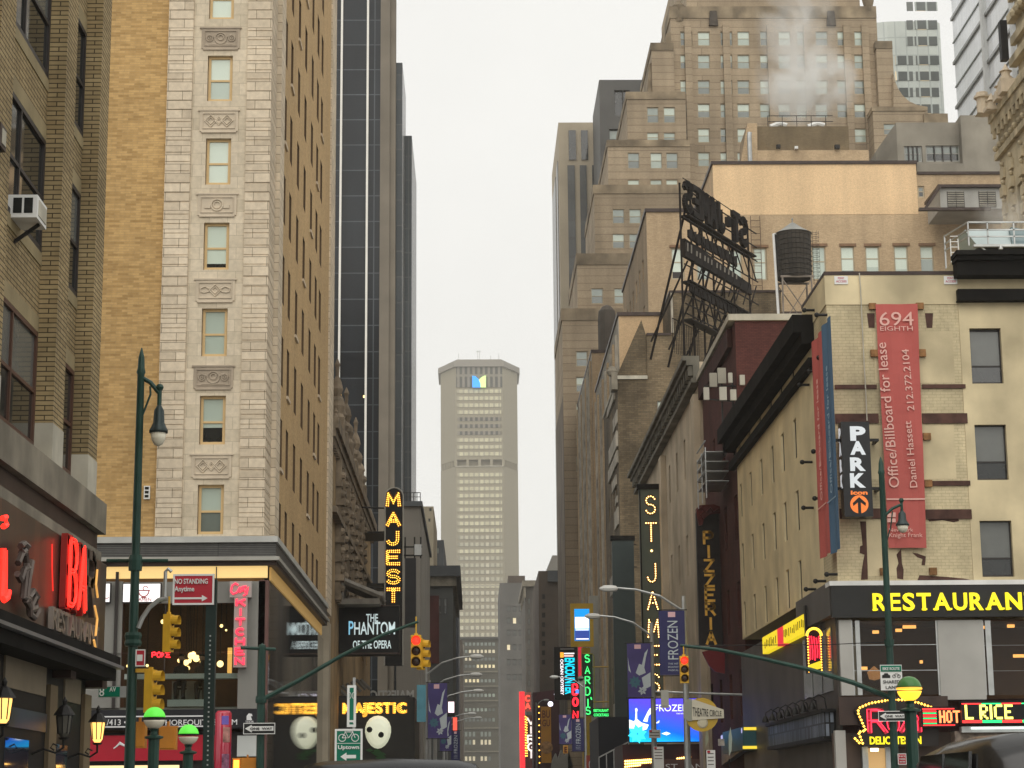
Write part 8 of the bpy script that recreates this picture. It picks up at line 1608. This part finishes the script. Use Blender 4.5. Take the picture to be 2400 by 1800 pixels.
# rooftop letter sign seen from behind
P0, P1 = at(1602, 430, 112), at(1768, 540, 121.5); r = thing('rooftop_letter_sign', 'black rusty rooftop scaffold sign with big letters seen from behind', 'rooftop sign', (P0.x+3, 116, at(1680, 770, 117).z))
dv = Vector((P1.x-P0.x, P1.y-P0.y, 0)); LN = dv.length; dv.normalize(); nv = Vector((-dv.y, dv.x, 0))
def SP(u, z, d=0): return Vector((P0.x, P0.y, z))+dv*u+nv*d
def zs(py): return at(1602, py, 112).z
rowz = [zs(495), zs(600), zs(655), zs(745)]; ztop = zs(418)
Ms = Matrix(((dv.x, nv.x, 0, P0.x), (dv.y, nv.y, 0, P0.y), (0, 0, 1, 0), (0, 0, 0, 1)))
rust_b = plain('rusty black iron', (.016, .012, .01), .8, .1, .35, 2)
nl = 'SEMAJ.TS'; wd = (LN-1.2)/8
for i, ch in enumerate(nl):
    st = strokes(ch, 0, 0, wd*.72, 1.62); st = [[(wd*.72-a, b) for a, b in s] for s in st]; st = [[(i*wd+.1+a, zs(492)+.1+b) for a, b in s] for s in st]
    m = MB(); ribbon(m, Ms, st, .34, .22); m.build('letter', rust_b, r)
m = MB()
for k, (t, h) in enumerate(((505, .5), (525, .75))): pass
for zc, h, u1 in ((zs(540), .7, LN*.72), (zs(668), .6, LN*.85)):
    x = .6; m = MB()
    while x < u1: m.prism([SP(x, zc-h/2*((x*7) % 1.0*.4+.6)), SP(x+.5, zc-h/2), SP(x+.5, zc+h/2), SP(x, zc+h/2*((x*5) % 1.0*.4+.6))], nv*.12); x += .62
    m.build('small_letter_row', rust_b, r)
m = MB(); m.prism([SP(0, zs(600)), SP(LN-.8, zs(600)-.1), SP(LN-.8, zs(600)+.55), SP(0, zs(562)+.1)], nv*.25); m.build('panel', rust_b, r)
m = MB(); rn = random.Random(8); x = .2
while x < LN*.7: m.prism([SP(x, zs(590)+.1, -.04), SP(x+.16, zs(590)+.1, -.04), SP(x+.2, zs(590)+.6*(1 if x < 1 else .7), -.04), SP(x+.05, zs(590)+.6*(1 if x < 1 else .7), -.04)], nv*.03); x += rn.uniform(.45, .8)
m.build('grey_letters', plain('grey letter remains', (.22, .2, .17), .7), r)
m = MB()
for py in (500, 655, 745): z = zs(py); m.prism([SP(.5, z, -.1), SP(LN, z-.05, -.1), SP(LN, z-.05, .55), SP(.5, z, .55)], (0, 0, .08))
m.build('catwalk', rust_b, r)
m = MB(); zlow = zs(775)
for py in (440, 475, 510, 562, 620, 660, 690, 712, 735): z = zs(py); m.bar(SP(-.2, z), SP(LN+.3, z), .06)
for u in (.1, 1.6, 3.2, 4.8, 6.4, 8.0, LN-.4): m.bar(SP(u, zlow-2, .3), SP(u, ztop-.2, .3), .11)
for k in range(9):
    u = .6+k*1.15; m.bar(SP(u, zs(505)), SP(min(u+1.3, LN), zs(560)), .06); m.bar(SP(min(u+1.2, LN), zs(575)), SP(u, zs(640)), .06); m.bar(SP(u, zs(650)), SP(min(u+1.4, LN), zs(740)), .07)
for u in (1, 3.5, 6, 8.5): m.bar(SP(u, zs(470), .3), SP(u+.8, zlow-1, 3.2), .1); m.bar(SP(u, zs(600), .3), SP(u+.5, zlow, 3.0), .08)
m.bar(SP(-.1, ztop), SP(LN*.9, ztop-.1), .04)
m.build('scaffold', rust_b, r)
m = MB()
for k in range(16): u = k*.25; m.bar(SP(-1+u, zlow-1.4, .5), SP(-1+u, zlow+.6, .5), .035)
m.bar(SP(-1, zlow+.6, .5), SP(3, zlow+.6, .5), .04); m.build('railing', rust_b, r)
# antennas on the grey playhouse corner
c = at(1668, 905, 90.5); r = thing('cell_antennas', 'cluster of pale cell antenna panels on a mast by the red brick roof', 'antenna', (c.x, 90.5, c.z-1)); z = c.z; ant = plain('pale antenna shell', (.40, .385, .33), .5, 0, .06)
for (px, py, w_, h_, mt_) in ((1672, 890, 18, 34, 'g'), (1692, 880, 20, 38, 'g'), (1656, 922, 13, 30, 'w'), (1695, 922, 17, 32, 'w'), (1719, 925, 14, 26, 'w'), (1740, 890, 12, 24, 'w'), (1712, 885, 10, 24, 'w')):
    q_ = at(px, py, 90.5-(.6 if mt_ == 'w' else 0)); k = 90.5/FPX/2; MB().box(q_.x-w_*k, q_.x+w_*k, q_.y, q_.y+.18, q_.z-h_*k, q_.z+h_*k).build('antenna_panel', ant if mt_ == 'w' else plain('grey antenna shell', (.3, .28, .23), .6, 0, .1), r)
m = MB(); m.bar(at(1650, 905, 90.7), at(1745, 905, 90.7), .06); m.bar(at(1650, 935, 90.3), at(1715, 940, 90.3), .06); m.bar((c.x+.5, 90.8, c.z+.6), (c.x+.5, 90.8, c.z-3.2), .08); m.bar((c.x+1.0, 90.8, c.z+.6), (c.x+1.0, 90.8, c.z-3.2), .08); m.build('mast', M['iron'], r)
# cooling tower on the cream roof
Y = 69.0; r = thing('cooling_tower', 'glass sided rooftop cooling plant in a railed steel frame above the black cornice', 'cooling tower', (at(2340, 600, Y).x, Y+1.5, at(2340, 603, Y).z)); zb, zm, zt = at(2340, 604, Y).z, at(2340, 572, Y).z, at(2340, 517, Y).z
xa, xb_ = at(2298, 590, Y).x, at(2460, 590, Y).x
MB().box(xa, xb_, Y+.3, Y+3, zb, zm).build('black_base', M['black'], r); gz = glassy('blue white panel', (.42, .50, .50), .15, .6, .12)
m = MB(); m.hexa([(xa+.1, Y+.5, zm), (xa+1.3, Y+.5, zm), (xa+1.3, Y+2.5, zm), (xa+.1, Y+2.5, zm), (xa-.3, Y+.9, zt-.08), (xa+1.3, Y+.9, zt-.08), (xa+1.3, Y+2.2, zt-.08), (xa-.3, Y+2.2, zt-.08)]); m.build('white_housing', gz, r)
m = MB(); m.prism([(xa+1.31, Y+.55, zm), (xa+2.1, Y+.55, zm+.1), (xa+1.9, Y+.55, zt-.2), (xa+1.31, Y+.55, zt-.08)], (0, 1.5, 0)); m.prism([(xa+2.3, Y+.55, zm), (xa+3.2, Y+.55, zm), (xa+3.2, Y+.55, zt-.2), (xa+2.3, Y+.55, zt-.3)], (0, 1.5, 0)); m.build('blue_housing', glassy('blue grey panel', (.22, .30, .32), .15, .6, .2), r)
m = MB()
for x in (xa-.35, xa+.35, xa+1.3, xa+2.3, xb_): m.bar((x, Y+.2, zm), (x, Y+.2, zt), .05)
for z in (zt, (zm+zt)/2+.15, (zm+zt)/2-.1): m.bar((xa-.35, Y+.2, z), (xb_, Y+.2, z), .05); m.bar((xa-.35, Y+.2, z), (xa-.9, Y+1.5, z-.15), .05)
m.box(xa-.2, xb_, Y+.1, Y+.29, zm-.06, zm+.03)
m.bar((xa+.1, Y+.25, zm-.05), (xa+.7, Y+.25, zb), .05); m.bar((xb_-.1, Y+.25, zm-.05), (xa+1.2, Y+.25, zb), .05); m.bar((xa-.9, Y+1.5, zt-.15), (xa-.9, Y+1.5, zb), .05); m.build('steel_railing', M['steel'], r)
c = at(2348, 590, Y); MB().lathe((c.x, Y+.1, zb), [(.04, 0), (.04, .32), (.09, .34), (.02, .5)], 8).build('vent_pipe', M['steel'], r)
m = MB(); x0_, x1_ = at(2228, 580, Y).x, at(2246, 580, Y).x
for x in (x0_, x1_): m.bar((x, Y, zb-.3), (x, Y, at(2236, 560, Y).z), .035)
for k in range(6): m.bar((x0_, Y, zb-.2+k*.2), (x1_, Y, zb-.2+k*.2), .03)
o = m.build('roof_ladder', plain('pale steel ladder', (.55, .55, .52), .4, .3, .05)); tag(o, 'pale steel roof ladder hoops left of the cooling plant', 'ladder')
# ladder on the tan wall
Y = YA_-.25; m = MB(); x0_, x1_ = at(1762, 600, Y).x, at(1784, 600, Y).x
for x in (x0_, x1_): m.bar((x, Y, at(1770, 700, Y).z), (x, Y, at(1770, 506, Y).z), .06)
z = at(1770, 700, Y).z
while z < at(1770, 506, Y).z: m.bar((x0_, Y, z), (x1_, Y, z), .05); z += .62
o = m.build('wall_ladder', plain('brown iron ladder', (.12, .08, .05), .7), None); tag(o, 'thin brown iron ladder on the tan wall beside the water tank', 'ladder')
r = thing('fire_escape', 'grey iron balcony stairs between the red brick and cream fronts', 'fire escape', atX(1705, 1060, XS-.6)); m = MB()
for py in (1010, 1035, 1060, 1085): z = zX(1705, py, XS-.7); m.box(XS-1.1, XS-.02, 93, 96.5, z-.04, z); m.bar((XS-1.1, 93, z+.5), (XS-1.1, 96.5, z+.5), .05)
for y in (93, 94.7, 96.5): m.bar((XS-1.1, y, zX(1705, 1130, XS-.7)), (XS-1.1, y, zX(1705, 1000, XS-.7)), .05)
m.build('iron_frame', M['steel'], r)
# ------------------------------------------------------------------ steam
def steam(label, c, rx, ry, rz, dens, sc, tilt):
    mt_ = bpy.data.materials.new('steam'); mt_.use_nodes = True; t = mt_.node_tree; n = t.nodes; l = t.links; n.remove(n['Principled BSDF'])
    pv = n.new('ShaderNodeVolumePrincipled'); pv.inputs['Color'].default_value = (.97, .97, .95, 1); pv.inputs['Anisotropy'].default_value = .1
    tc = n.new('ShaderNodeTexCoord'); nz = n.new('ShaderNodeTexNoise'); nz.inputs['Scale'].default_value = sc; nz.inputs['Detail'].default_value = 5; nz.inputs['Distortion'].default_value = .6; l.new(tc.outputs['Object'], nz.inputs['Vector'])
    mp = n.new('ShaderNodeMapping'); mp.inputs['Scale'].default_value = (1/rx, 1/ry, 1/rz); l.new(tc.outputs['Object'], mp.inputs[0])
    ln = n.new('ShaderNodeVectorMath'); ln.operation = 'LENGTH'; l.new(mp.outputs[0], ln.inputs[0])
    fa = n.new('ShaderNodeMapRange'); fa.inputs[1].default_value = 1; fa.inputs[2].default_value = .15; l.new(ln.outputs['Value'], fa.inputs[0])
    nr = n.new('ShaderNodeMapRange'); nr.inputs[1].default_value = .42; nr.inputs[2].default_value = .72; l.new(nz.outputs[0], nr.inputs[0])
    m1 = n.new('ShaderNodeMath'); m1.operation = 'MULTIPLY'; l.new(fa.outputs[0], m1.inputs[0]); l.new(nr.outputs[0], m1.inputs[1])
    m2 = n.new('ShaderNodeMath'); m2.operation = 'MULTIPLY'; m2.inputs[1].default_value = dens; l.new(m1.outputs[0], m2.inputs[0]); l.new(m2.outputs[0], pv.inputs['Density']); l.new(pv.outputs[0], n['Material Output'].inputs['Volume'])
    m = MB(); m.box(c.x-rx, c.x+rx, c.y-ry, c.y+ry, c.z-rz, c.z+rz); o = m.build('steam', mt_, base=c, kind='stuff'); o.rotation_euler = (0, tilt, 0)
    o['label'] = label
steam('dense white steam billow rising from the peach roof', at(1890, 195, 212), 6.2, 4, 5.4, 1.5, .30, 0); steam('thin drifting steam column over the brown skyscraper', at(1868, 55, 213), 5.0, 4, 11.0, .6, .25, -.05); steam('faint steam drifting above the cooling plant', at(2370, 500, 85), 1.8, 1.0, 1.2, 1.0, .9, 0)
